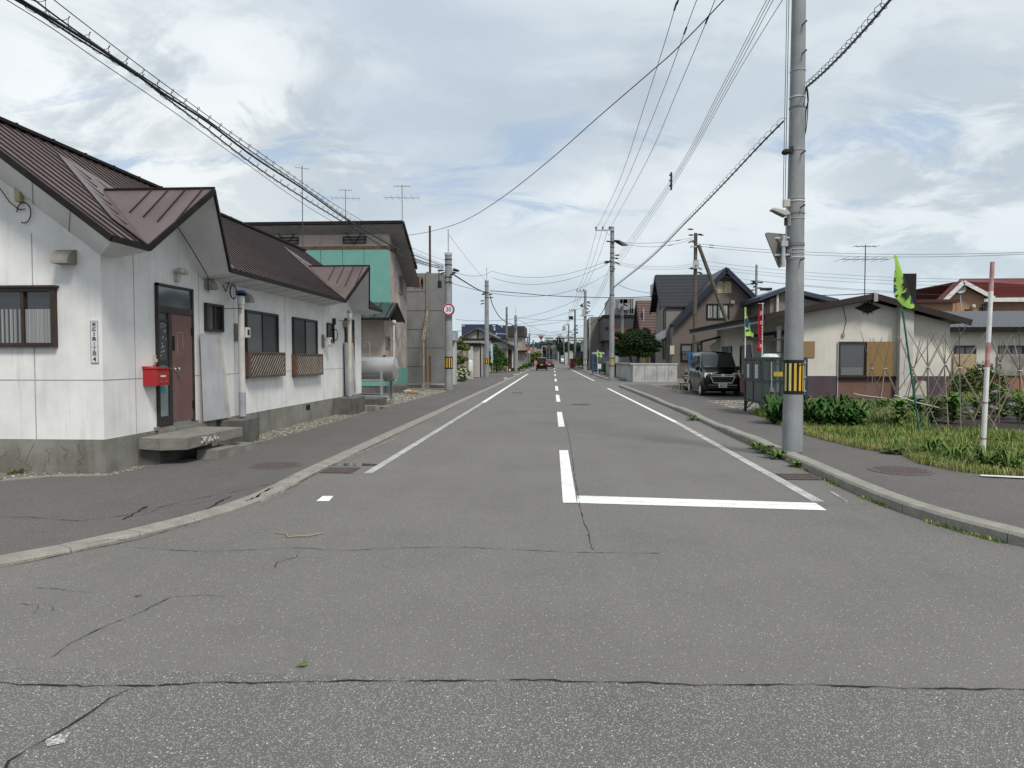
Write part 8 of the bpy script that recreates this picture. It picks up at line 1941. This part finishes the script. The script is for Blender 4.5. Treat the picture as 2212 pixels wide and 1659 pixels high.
def edge_y(x):
    for a,b in zip(GEp[:-1],GEp[1:]):
        if min(a.x,b.x)<=x<=max(a.x,b.x): return a.y+(b.y-a.y)*(x-a.x)/(b.x-a.x)
    return GEp[-1].y-.1 if x>GEp[-1].x else 18
farE=G(1990,905,.1).y
def ex(y):
    for a,b in zip(GEp[:-1],GEp[1:]):
        if b.y<=y<=a.y: return a.x+(b.x-a.x)*(y-a.y)/(b.y-a.y)
    return 5.2 if y>18 else 99
def gfn(rn):
    y=9.25+rn.random()**1.25*7.;x=4.9+rn.random()**1.15*8.5
    e=ex(y)+.04*math.sin(y*9)
    if x<e or (x<5.94 and y<9.5) or (y<9.36+.03*math.sin(x*8)): return None
    if y>15.7-.55*max(0,x-7)+.25*math.sin(x*3): return None
    u=math.sin(x*1.7+y*2.3)*math.sin(x*.9-y*1.4);d=min(x-e,y-9.3)
    if u<-.5 and rn.random()<.55: return None
    return x,y,(.8+.45*u)*(.5 if d<.15 else 1)
blades(75000,gfn,'grass','rough green and yellowish grass along the garden edge of the right pavement','grass',.05,.19,[gm1,gm2,DRY],1,wd=.0065,lean=.9)
blades(9000,lambda rn:(lambda y:(ex(y)+rn.uniform(-.05,.3),y,1.))(rn.uniform(9.4,18)),'grass','short dry grass fringe at the pavement edge','grass',.04,.12,[DRY,gm2,gm1],2,wd=.006)
blades(6500,lambda rn:(rn.uniform(5.3,7.2),rn.uniform(17.2,19.4),1.),'grass','weeds between the refuse cage and the leafy plants','grass',.06,.3,[gm1,gm2,DRY],3)
rn=random.Random(44);bl=[]
for _ in range(900):
    q=gfn(rn)
    if q: bl.append(((q[0],q[1],.10),rn.uniform(.03,.10),(1,1,.7)))
stuff(leaves(bl,9000,.022,[gm1,L3,LD,gm2],45,flat=1.5,shell=.2,asp=.6).build('clover',[gm1,L3,LD,gm2],loc=(0,0,.09)),'low clover and small broad-leaved weeds scattered through the roadside grass','ground cover')
# green onions
def onf(rn):
    x=rn.uniform(7.6,11.2);y=rn.uniform(15.4,21.5);return (x,y,1.) if y>edge_y(min(x,13))+3.2 or x<9 else (x,y,.8)
ON=leafmat('onion_leaf',(.14,.19,.09))
blades(7000,lambda rn:(rn.uniform(6.0,8.2),rn.uniform(16.0,19.6),rn.uniform(.6,1.1)),'green_onions','dense patch of drooping green onion leaves behind the grass','vegetables',.2,.45,[ON,gm2,DRY],4,wd=.011,lean=.8)
blades(4500,lambda rn:(rn.uniform(7.6,14.0),rn.uniform(22.5,24.8),1.),'grass','low weeds in front of the cream house foundation','grass',.05,.2,[gm1,ON,DRY],5,wd=.012,lean=.8)
blades(5000,lambda rn:(rn.uniform(14.5,24.0),rn.uniform(24,32.3),1.),'grass','weeds in front of the second cream house','grass',.05,.25,[gm1,gm2,DRY],6,wd=.02,lean=.8)
# kerb moss / grass and weeds
def kerbfn(rn):
    i=rn.randrange(len(KR)-1);a,b=KR[i],KR[i+1];p=a.lerp(b,rn.random())
    if p.y>13.5 or p.x>9: return None
    if math.sin(p.y*5.1+p.x*3)<-.05: return None
    return p.x-.02+rn.uniform(-.03,.02),p.y-.02+rn.uniform(-.02,.02),1.
blades(4500,kerbfn,'grass','thin line of grass growing in the gutter joint of the right kerb','grass',.01,.045,[gm1,gm2,DRY],7,wd=.006,lean=1.,z=0.)
def leafy(name,label,cat,x,y,z,n,L_,w_,mats,seed,group=None,up=.7,droop=.5,stem=False,hh=0):
    rn=random.Random(seed);t=thing(name,label,cat,(x,y,z),group);g=MB()
    for k in range(n):
        a=rn.uniform(0,2*PI);e=rn.uniform(.25,1.2)*up;l=L_*rn.uniform(.6,1.15);d=V((math.cos(a),math.sin(a),0));s_=V((-math.sin(a),math.cos(a),0))*w_*rn.uniform(.7,1.2)
        zz=z+hh*rn.random();b=V((x,y,zz))+d*.02;m=rn.randrange(len(mats))
        p1=b+d*l*.35+V((0,0,l*e*.6));p2=b+d*l*.72+V((0,0,l*e*.85));p3=b+d*l+V((0,0,l*e*(.85-droop*rn.uniform(.2,1))))
        g.face([b,p1-s_*.5,p1+V((0,0,-.01)),p1+s_*.5],m) if False else None
        g.face([b,p1+s_*.7,p1-s_*.7],m);g.face([p1+s_*.7,p2+s_,p2-s_,p1-s_*.7],m);g.face([p2+s_,p3,p2-s_],m)
    g.build('leaves',mats,t)
    if stem: g=MB();g.tube([(x,y,z),(x+.01,y,z+hh+L_*.4)],.008,5);g.build('stem',leafmat('stem_green',(.12,.16,.05)) if 'stem_green' not in bpy.data.materials else bpy.data.materials['stem_green'],t)
    return t
# big leafy vegetables beside the near pole
k=0
desc=['leftmost leafy plant behind the near pole','leafy plant peeping out just left of the near pole','leafy plant low behind the near pole','broad-leaved plant just right of the near pole','broad-leaved plant second to the right of the near pole','broad-leaved plant third to the right of the near pole','broad-leaved plant at the right end of the dark green row','back row broad-leaved plant right of the near pole','back row broad-leaved plant near the onions','back row broad-leaved plant left of the near pole']
for (px,py) in ((1672,915),(1690,913),(1712,918),(1750,922),(1785,926),(1822,927),(1848,925),(1770,905),(1812,905),(1700,902)):
    c=G(px,py,.09);leafy('leafy_vegetable','dark green '+desc[k],'vegetable plant',c.x,c.y,.09,120,.34,.042,[LD,L2,LD],100+k,'dark broad-leaved vegetables in a row by the near pole',up=1.7,droop=.25);k+=1
# kerb weeds
for i,(px,py,s,lb) in enumerate(((1655,978,.20,'clump of weeds at the kerb left of the near pole base, farther'),(1680,990,.24,'larger clump of weeds at the kerb left of the near pole base'),(1722,1008,.13,'small tuft of weeds in the gutter just below the near pole'),(1638,970,.16,'leafmost tuft of weeds at the kerb before the near pole'),(1496,908,.17,'single weed at the kerb between the near pole and the side street'),(1600,-1,0,''))):
    if py<0: continue
    c=G(px,py,.0);leafy('weed',lb,'weed',c.x,c.y,.0,34,s,.035,[L3,gm1,L2],140+i,'weeds along the right kerb',up=.8)
c=G(1958,1000,.1);leafy('weed','bluish broad-leaved weed at the grass edge beside the round iron cover','weed',G(1938,978,.1).x,G(1938,978,.1).y,.09,22,.26,.06,[leafmat('leaf_blue_green',(.06,.11,.06)),L2],150,'weeds in the roadside grass',up=.6)
for i,(px,py) in enumerate(((2060,1000),(2130,1010),(2180,1015),(2010,985))):
    c=G(px,py,.09);leafy('weed',['weed clump in the grass left of the striped pole','weed clump at the foot of the striped pole','weed clump right of the striped pole at the picture edge','weed clump in the grass between leaning flag pole and striped pole'][i],'weed',c.x,c.y,.09,60,.26,.02,[gm1,L3,L2],160+i,'weeds in the roadside grass',up=1.1)
c=G(20,1022,.04);leafy('weed','small green weed at the left picture edge below the white house','weed',c.x+.02,c.y+.1,.02,16,.12,.02,[L2,L3],170,up=.7)
# bean plants
bl_=['bean plant in front of the chimney','bean plant left of the leaning flag pole','bean plant at the foot of the leaning flag pole','bean plant right of the leaning flag pole','tall bean plant in the middle of the garden','bean plant in the dark soil','bean plant behind the striped pole','tall bean plant right of the striped pole','bean plant at the right picture edge','bean plant below the rubble heap','small bean plant in the back row','small bean plant by the garden stones']
for i,(px,py,h) in enumerate(((1905,905,.35),(1940,925,.5),(1975,915,.55),(2010,912,.45),(2055,915,.6),(2060,897,.45),(2110,905,.5),(2165,905,.75),(2205,915,.6),(2140,890,.5),(2020,893,.35),(2185,888,.35))):
    c=G(px,py,.09);leafy('bean_plant',bl_[i],'vegetable plant',c.x,c.y,.09,90,.28,.055,[L3,gm1,L2],200+i,'young bean plants in the garden',up=.6,stem=True,hh=h)
# bean pole frames
caneA=pm('cane_grey',(.20,.18,.16),(.12,.11,.10),scale=8,rough=.9);caneB=pm('cane_tan',(.34,.28,.2),(.2,.16,.12),scale=8,rough=.9)
def trel(label,px,py_top,py_tie,py_base,spread,Y,n,sd,topsp=.32):
    rn=random.Random(sd);tie=PY(px,py_tie,Y);t=thing('bean_pole_frame',label,'bean poles',(tie.x,Y,.09),'crossed bean poles in the garden')
    ztop=PY(px,py_top,Y).z
    for k in range(n):
        a=2*PI*(k+.3*rn.random())/n;d=V((math.cos(a),math.sin(a)*.8,0));f=tie+V((rn.uniform(-.02,.02),rn.uniform(-.02,.02),0))
        foot=V((tie.x,Y,.09))+d*spread*rn.uniform(.75,1.1);u=(ztop-tie.z)/(tie.z-.09)*rn.uniform(.8,1.15);top=f+(f-foot)*u
        g=MB();g.tube([foot,f+V((rn.uniform(-.01,.01),0,0)),top],[.011,.010,.007],5);g.build('cane',caneB if rn.random()<.3 else caneA,t)
    g=MB();g.tube([tie+V((.03*math.cos(a_),.03*math.sin(a_),0)) for a_ in [k*PI/4 for k in range(9)]],.012,5);g.build('tie',pm('string_white',(.6,.58,.55)),t)
zz7=lambda x,y:(1641.7+x*.36463,483.9+y*.36463)
for i,(x,yt,yi,sp,Y,n,lb) in enumerate(((662,650,855,.55,19.5,3,'crossed bean canes in front of the window of the cream house, leftmost'),(742,650,857,.6,19.,5,'crossed bean canes in front of the bamboo blind'),(908,640,860,.75,17.,5,'crossed bean canes beside the leaning green flag pole'),(993,660,848,.7,19.,6,'crossed bean canes right of the white chimney'),(1097,620,832,.8,17.,6,'crossed bean canes at the right corner of the cream house'),(1183,625,852,.85,16.,6,'crossed bean canes left of the striped pole, before the first boarded window'),(1420,670,826,.6,17.5,6,'crossed bean canes right of the striped pole'),(1540,650,870,.8,15.5,7,'crossed bean canes at the right picture edge'))):
    px,py=zz7(x,yi);trel(lb,px,zz7(x,yt)[1],py,0,sp,Y,n,300+i)
g=MB();P=[PY(*zz7(*p),18.) for p in ((555,1003),(585,1012),(660,1022),(752,1033))];g.tube(P,.011,5);tag(g.build('cross_cane',pm('cane_white',(.5,.46,.4))),'pale horizontal cane tied low in front of the house window','cane')
g=MB();P=[PY(*zz7(*p),16.) for p in ((795,1014),(850,1030),(930,1058),(1060,1088))];g.tube(P,.012,5);tag(g.build('cross_cane',MC['cane_white']),'pale horizontal cane tied low beside the leaning flag pole','cane')
# rubble heap and garden stones
rb=[pm('rubble_a',(.15,.14,.13),(.10,.095,.09),rough=.95),pm('rubble_b',(.22,.21,.19),(.14,.135,.125),rough=.95),pm('rubble_c',(.10,.09,.085),rough=.95)]
rn=random.Random(31);g=MB()
for k in range(120):
    u=rn.random();px=2090+u*120;Y=rn.uniform(19.5,21.5);p=PY(px,860,Y);z=.09+rn.random()**2*.55*math.sin(PI*min(1,max(0,(u*1.0))))
    g.blob((p.x,Y,z),rn.uniform(.06,.15),m=rn.randrange(3),sc=(1.3,1,.6),seed=k,sub=1,jit=.25)
stuff(g.build('rubble_heap',rb,loc=(0,20,.09)),'low heap of dark broken stones behind the garden','rubble')
struct(sheet('gravel_patch',[(13.8,21.5),(24,20.5),(24,25.5),(14.2,25.5)],.097,pm('patch_gravel',(.20,.185,.165),(.11,.10,.09),scale=16,rough=1,bump=.8,fine=.6)))
t=thing('garden_board','pale rounded board leaning low against the base of the chimney','board',(PY(1985,850,21).x,21,.1))
P=[PY(*zz7(*p),21.) for p in ((925,1075),(990,1075),(985,935),(965,927),(935,935),(920,960))];g=MB();g.prism(P,(0,.03,0));g.build('panel',pm('panel_cream',(.50,.47,.38)),t)
P=[PY(*zz7(*p),20.9) for p in ((928,1072),(970,1072),(970,1010),(930,1010))];g=MB();g.prism(P,(0,.02,0));g.build('glass_sheet',glass_mat('glass_pale',(.25,.29,.29),.2,.6),t)
# bush in front of the second cream house
c=G(*zz7(1235,1000),.09);Yb=30.5;c=PY(2092,838,Yb)
tree('bush','dark green bush in front of the second cream house, left of the striped pole','bush',(c.x,Yb,.09),[[(c.x,Yb,.09),(c.x,Yb,.5)]],[.03],[((c.x-.7,Yb,.45),.55),((c.x+.1,Yb,.55),.7),((c.x+1.0,Yb,.5),.6),((c.x+.6,Yb,1.0),.45)],2600,.06,[L1,LD,L2],41)
# dark garden tree by the concrete wall
Yt=54.;pxs=lambda x,y:PY(x,y,Yt)
T=lambda x,y,r,sc=(1,1,1):(tuple(pxs(x,y)),r,sc)
bl=[T(1372,735,.95,(1.2,1.2,.8)),T(1352,745,.7,(1.2,1,.7)),T(1392,742,.8,(1.3,1,.7)),T(1380,722,.6,(1.3,1,.6)),T(1362,716,.3,(1.2,1,.7)),T(1395,716,.32,(1.1,1,.8)),T(1410,742,.45,(1.4,1,.5)),T(1335,722,.3,(1.,1,.6)),T(1334,742,.5,(1.,1,.6)),T(1331,758,.38,(1.1,1,.6)),T(1345,765,.4,(1.3,1,.5)),T(1390,765,.5,(1.4,1,.5)),T(1418,748,.3,(1.5,1,.35)),T(1415,757,.28,(1.4,1,.4)),T(1350,728,.45,(1.2,1,.6)),T(1403,729,.35,(1.3,1,.5)),T(1370,758,.6,(1.3,1,.6))]
b0=pxs(1366,800);b1_=pxs(1378,800)
YEW=leafmat('leaf_yew',(.013,.026,.010));YE2=leafmat('leaf_yew_light',(.03,.05,.016))
tree('garden_tree','dark green spreading garden tree behind the concrete wall','tree',(b0.x,Yt,.1),[[(b0.x,Yt,.1),tuple(pxs(1364,785)),tuple(pxs(1360,765)),tuple(pxs(1358,745))],[(b1_.x,Yt,.1),tuple(pxs(1377,785)),tuple(pxs(1380,765)),tuple(pxs(1382,740))]],[.13,.15],bl,15000,.10,[YEW,YEW,YE2],51,flat=.5,
     limbs=[([pxs(1360,768),pxs(1348,760),pxs(1336,757)],.05),([pxs(1379,768),pxs(1395,760),pxs(1412,755)],.06),([pxs(1380,755),pxs(1396,745),pxs(1414,742)],.05),([pxs(1360,760),pxs(1346,748),pxs(1335,742)],.05)])
# conifer by the left pavement
Yt=76.;pxs=lambda x,y:PY(x,y,Yt);bs=pxs(1073,797)
bl=[]
for k in range(9): 
    y=744+k*5.2;w_=.25+.16*k*(1 if k<7 else .8);bl.append((tuple(pxs(1068+k*.9,y)),w_,(1.1,1.1,.28)))
    bl.append((tuple(pxs(1071+k*1.3,y+2)),w_*.7,(1.3,1.,.25)))
tree('conifer','small tiered green conifer in the planter by the left pavement','tree',(bs.x,Yt,.04),[[(bs.x,Yt,.04),tuple(pxs(1072,770)),tuple(pxs(1070,742))]],[.09],bl,5200,.11,[LD,L2,L1],61,flat=.8,shell=.3)
c=pxs(1077,794);tree('low_shrub','low yellow-green shrub spilling over the block planter','shrub',(c.x,Yt-1,.36),[[(c.x,Yt-1,.36),(c.x,Yt-1,.5)]],[.03],[((c.x-.5,Yt-1,.55),.35),((c.x+.2,Yt-1,.6),.4),((c.x+.7,Yt-1,.5),.28)],1100,.07,[LY,L3,L2],62)
# pruned garden pine and flowering shrub on the left
Yt=50.5;pxs=lambda x,y:PY(x,y,Yt);bs=PY(984,812,Yt)
bl=[(tuple(pxs(x,y)),r,(1.3,1,.5)) for x,y,r in ((996,748,.35),(1006,753,.28),(988,752,.25),(1001,775,.32),(993,782,.28),(988,770,.2),(1010,748,.2),(990,738,.3),(999,730,.22))]
tree('garden_pine','pruned garden pine with layered olive foliage behind the flowering shrub','tree',(bs.x,Yt,.04),[[(bs.x,Yt,.04),tuple(pxs(987,790)),tuple(pxs(984,765)),tuple(pxs(987,742))]],[.09],bl,2400,.08,[L4,L2,L4],71,limbs=[([pxs(985,790),pxs(993,785),pxs(1001,779)],.04),([pxs(984,768),pxs(993,762),pxs(1003,755)],.04),([pxs(985,755),pxs(992,748),pxs(998,745)],.03)],flat=.7,shell=.2)
Yt=48.5;pxs=lambda x,y:PY(x,y,Yt);bs=pxs(998,820)
fl=pm('flower_white',(.62,.62,.42),rough=.8)
t=tree('flowering_shrub','bushy shrub with pale yellowish-white flowers on the left pavement','shrub',(bs.x,Yt,.04),[[(bs.x,Yt,.04),(bs.x,Yt,.4)]],[.03],[(tuple(pxs(x,y)),r) for x,y,r in ((990,808,.32),(1000,804,.38),(1008,806,.28),(1004,814,.25),(994,815,.28),(988,800,.2),(1000,797,.22))],3000,.05,[L2,L3,LD],81)
rn=random.Random(8);g=MB()
for k in range(75):
    x,y=rn.uniform(985,1012),rn.uniform(795,819);p=PY(x,y,Yt-.3-rn.random()*.15);g.blob(tuple(p),rn.uniform(.025,.05),seed=k%9,sub=0)
stuff(g.build('blossom',fl,t),None,None) if False else g.build('blossom',fl,t)
# more greenery down the left
def blobtree(name,label,cat,px,py0,py1,wpx,Y,mats,seed,n=1800,s=.2,group=None,tr=.12):
    b=PY(px,py0,Y);b.z=.04;top=PY(px,py1,Y).z;w_=wpx/F*Y/2;rn=random.Random(seed);bl=[]
    h=top-b.z
    for k in range(9): bl.append(((b.x+rn.uniform(-.6,.6)*w_,Y+rn.uniform(-.5,.5)*w_,b.z+h*rn.uniform(.45,.85)),w_*rn.uniform(.35,.6),(1,1,.8)))
    bl.append(((b.x,Y,b.z+h*.62),w_*.75,(1,1,.7)))
    return tree(name,label,cat,(b.x,Y,b.z),[[(b.x,Y,b.z),(b.x,Y,b.z+h*.35),(b.x+.1,Y,b.z+h*.6)]],[tr],bl,n,s,mats,seed,group=group)
blobtree('street_tree','rounded light green tree with reddish patches left of the driving van','tree',1160,792,757,20,128,[L2,L3,leafmat('leaf_reddish',(.16,.06,.03))],91,2200,.24)
blobtree('street_tree','green tree behind the round sign on the left roadside','tree',1148,794,762,16,122,[L2,leafmat('leaf_rust',(.13,.07,.03)),L3],92,1600,.24)
for k,(px,py0,py1,w_,Y,lb) in enumerate(((1135,797,786,14,104,'dark shrub at the foot of the left roadside sign pole'),(1144,797,780,12,105,'taller dark shrub beside the left roadside sign poles'),(1110,803,796,8,84,'tuft of greenery at the foot of the mint green panels'),(1119,802,796,7,85,'low greenery right of the mint green panels'),(1126,800,791,8,98,'small shrub by the beige building'))):
    blobtree('roadside_shrub',lb,'shrub',px,py0,py1,w_,Y,[LD,L2,L3],93+k,700,.13,'shrubs along the left roadside',.03)
# hedges and shrubs on the right
for k,(px,py0,py1,w_,Y,m_,lb) in enumerate(((1250,794,774,16,101,[LY,L3,L4],'yellowish-green hedge shrub left of the second right pole'),(1259,794,777,12,100,[LY,L2,L4],'olive hedge shrub behind the second right pole'),(1270,795,776,9,97,[L2,LD,L1],'dark green hedge shrub right of the second right pole'),(1234,792.5,786,7,118,[L1,LD,L2],'small round dark bush on the right pavement edge'),(1213,786,780,14,205,[L4,L3,L2],'low yellowish verge growth far along the right side'))):
    blobtree('hedge_shrub',lb,'shrub',px,py0,py1,w_,Y,m_,110+k,1300,.14,'hedge shrubs on the right side',.04)
# tall trees right of the vanishing point
tl=['tall dark tree left in the group right of the vanishing point','broad dark tree in the group right of the vanishing point','tall dark tree behind the tiny lime flag','dark tree behind the third right pole','dark conical tree beside the distant poles']
for k,(px,py1,w_,Y) in enumerate(((1212,738,16,215),(1222,733,18,205),(1236,741,16,190),(1247,745,15,185),(1207,722,9,260))):
    blobtree('roadside_tree',tl[k],'tree',px,780,py1,w_,Y,[leafmat('leaf_far_dark',(.022,.04,.026)) if k==0 else bpy.data.materials['leaf_far_dark'],L1 if False else bpy.data.materials['leaf_far_dark'],leafmat('leaf_far_mid',(.035,.06,.032)) if k==0 else bpy.data.materials['leaf_far_mid']],130+k,2200,.55,'dark trees right of the vanishing point',.3)
blobtree('yard_tree','dark treetop showing between the white shed and the timbered house','tree',985,800,724,26,95,[L2,L4,LD],140,1500,.25)
# far town: small roofs and the wooded hill with pale apartment blocks
hillm=pm('hill_green',(.035,.055,.04),(.025,.04,.03),scale=.03,rough=1)
g=MB();n=40;X_0,X_1=-260,330
for i in range(n):
    x0=X_0+(X_1-X_0)*i/n;x1=X_0+(X_1-X_0)*(i+1)/n
    h=lambda x:13*math.exp(-((x-10)/150)**2)+1.5*math.sin(x*.03)
    g.face([(x0,470,0),(x1,470,0),(x1,640,h(x1)),(x0,640,h(x0))]);g.face([(x0,640,h(x0)),(x1,640,h(x1)),(x1,900,h(x1)),(x0,900,h(x0))])
struct(g.build('hill',hillm,loc=(0,470,0)))
rn=random.Random(77);bl=[]
FD=leafmat('forest_dark',(.035,.055,.052));FM=leafmat('forest_mid',(.05,.075,.065))  # bluish leaf tones put the distance haze into the colour
for k in range(240):
    px=rn.uniform(1060,1300);Y=rn.uniform(430,620);u=(Y-430)/190
    c=PY(px,790,Y);zb=max(0,(Y-470)/170*10);top=PY(px,rn.uniform(738,750)-4*math.sin(px*.07),Y).z
    if top<zb+3: top=zb+4
    for q in range(3): bl.append(((c.x+rn.uniform(-3,3),Y,zb+(top-zb)*(.25+.3*q)),rn.uniform(2.2,4.2)*(1-.22*q),(1,1,1.1)))
leavesM=leaves(bl,15000,1.5,[FD,FD,FM],78,flat=.3,shell=.6);stuff(leavesM.build('forest',[FD,FD,FM],loc=(0,430,0)),'dark wooded slope closing the end of the street','forest')
apm=pm('apartment_white',(.62,.65,.65),(.54,.57,.57),scale=.2,rough=.9);wnd=glass_mat('far_window',(.10,.12,.14),.3,.5)
ai=['leftmost long pale apartment block on the distant hill','second pale apartment block on the distant hill','third pale apartment block on the distant hill behind the wires','rightmost pale apartment block on the distant hill','lower pale apartment block right of the poles on the hill']
for k,(xa,xb,ya,yb,Y) in enumerate(((1176,1196,727,739,640),(1198,1222,728,740,645),(1224,1246,726.5,741,650),(1247,1290,727,742,640),(1240,1262,740,749,600))):
    A=PY(xa,ya,Y);B=PY(xb,yb,Y);t=thing('apartment_block',ai[k],'building',((A.x+B.x)/2,Y,4),'apartment blocks on the far hill');g=MB();g.box((A.x,Y,3),(B.x,Y+10,A.z));g.build('wall',apm,t)
    fl_=max(2,int((A.z-B.z)/2.2))
    for f in range(fl_):
        z=A.z-1.1-f*2.1;g=MB();g.box((A.x+.6,Y-.2,z-.75),(B.x-.6,Y-.02,z));g.build('window_row',wnd,t)
# far small houses at the street end
hm=[pm('far_wall_a',(.33,.32,.30)),pm('far_wall_b',(.25,.26,.27)),pm('far_wall_c',(.38,.30,.24)),pm('far_wall_d',(.20,.21,.23))];rm=[pm('far_roof_a',(.16,.07,.05)),pm('far_roof_b',(.10,.11,.14)),pm('far_roof_c',(.20,.14,.12))]
rn=random.Random(12)
spots=[(-9.5,128,7,6),(-10.5,142,8,5),(-9.5,158,7,6.5),(-10.,176,8,5.5),(-9.5,198,8,7),(-11,222,9,6),(-10,250,9,7),(-12,285,10,6.5),(-11,325,10,7),(12.5,128,8,4.5),(13,148,8,6),(12,206,8,6),(13,232,9,5.5),(12,262,9,7),(14,300,10,6.5),(13,345,10,7),(-14,372,12,6.5),(15,388,12,7),(-1,452,10,8),(-12,440,10,7),(10,447,9,7.5),(22,440,10,6),(-26,420,12,8),(-24,300,12,9),(27,330,12,9)]
wl_=['white','grey','tan','slate'];rl_=['reddish','bluish','brown']
ORD='first second third fourth fifth sixth seventh eighth ninth tenth eleventh twelfth thirteenth fourteenth fifteenth sixteenth'.split()
for k,(x,y,w_,h) in enumerate(spots):
    h*=.62 if y<260 else .8
    side='left' if x<0 else 'right';mi,ri=rn.randrange(4),rn.randrange(3)
    t,r_=gable('far_house','.',x-w_/2,x+w_/2,y,y+8,h*.62,h,'y' if k%2 else 'x',hm[mi],rm[ri],.4)
    t['group']='distant houses along the street'
    t['label']=f'tiny distant {wl_[mi]} house, {rl_[ri]} roof, {side} side, '+ORD[sorted([q[1] for q in spots if (q[0]<0)==(x<0)]).index(y)]+' of its side from the near end'
    win_y(t,y,x-1.2,x+.4,h*.25,h*.45,fasc,[glas],div=0,fr=.1)
# small things by the van
g=MB();c=G(1470,845,.1);g.bar((c.x,c.y,.1),(c.x,c.y,.42),.03);g.bar((c.x,c.y,.42),(c.x+.75,c.y+.2,.42),.03);g.bar((c.x+.7,c.y+.2,.1),(c.x+.7,c.y+.2,.42),.03);g.bar((c.x+.3,c.y,.36),(c.x+.35,c.y,.36),.02)
t=thing('red_stand','low red-topped metal barrier on the gravel behind the black van','barrier',(c.x,c.y,.1));g.build('frame',fasc,t);g=MB();g.box((c.x-.05,c.y-.03,.42),(c.x+.8,c.y+.22,.46));g.build('top_bar',redm,t)
g=MB();c=G(1462,850,.08);g.box((c.x,c.y,.06),(c.x+.9,c.y+.16,.2));tag(g.build('kerb_block',kerbm),'short concrete kerb block left of the black van','kerb block')
c=G(1484,843,.1);leafy('weed','green weed beside the rear wheel of the black van','weed',c.x,c.y,.08,40,.3,.05,[L2,L3],190,up=.9)
Yu=40.;t=thing('blue_rack','bright blue T-shaped rack standing behind the black van','rack',(PY(1495,770,Yu).x,Yu,.1));a=PY(1485,761,Yu);b=PY(1514,761,Yu)
g=MB();g.box((a.x,Yu,a.z-.12),(b.x,Yu+.15,a.z));g.box((PY(1488,760,Yu).x,Yu,.1),(PY(1491.5,760,Yu).x,Yu+.12,a.z-.12));g.build('frame',pm('blue_paint',(.02,.13,.36),rough=.5),t)
rn=random.Random(15);g=MB()
for k in range(26): 
    p=PY(1481+rn.random()*8,825,44.);g.blob((p.x,44+rn.random()*.6,.1+rn.random()*.8),rn.uniform(.08,.16),m=rn.randrange(3),sc=(1.4,1,.5),seed=k,sub=0)
stuff(g.build('stone_pile',rb,loc=(0,44,.1)),'pile of rough stones at the end of the concrete wall','rubble')
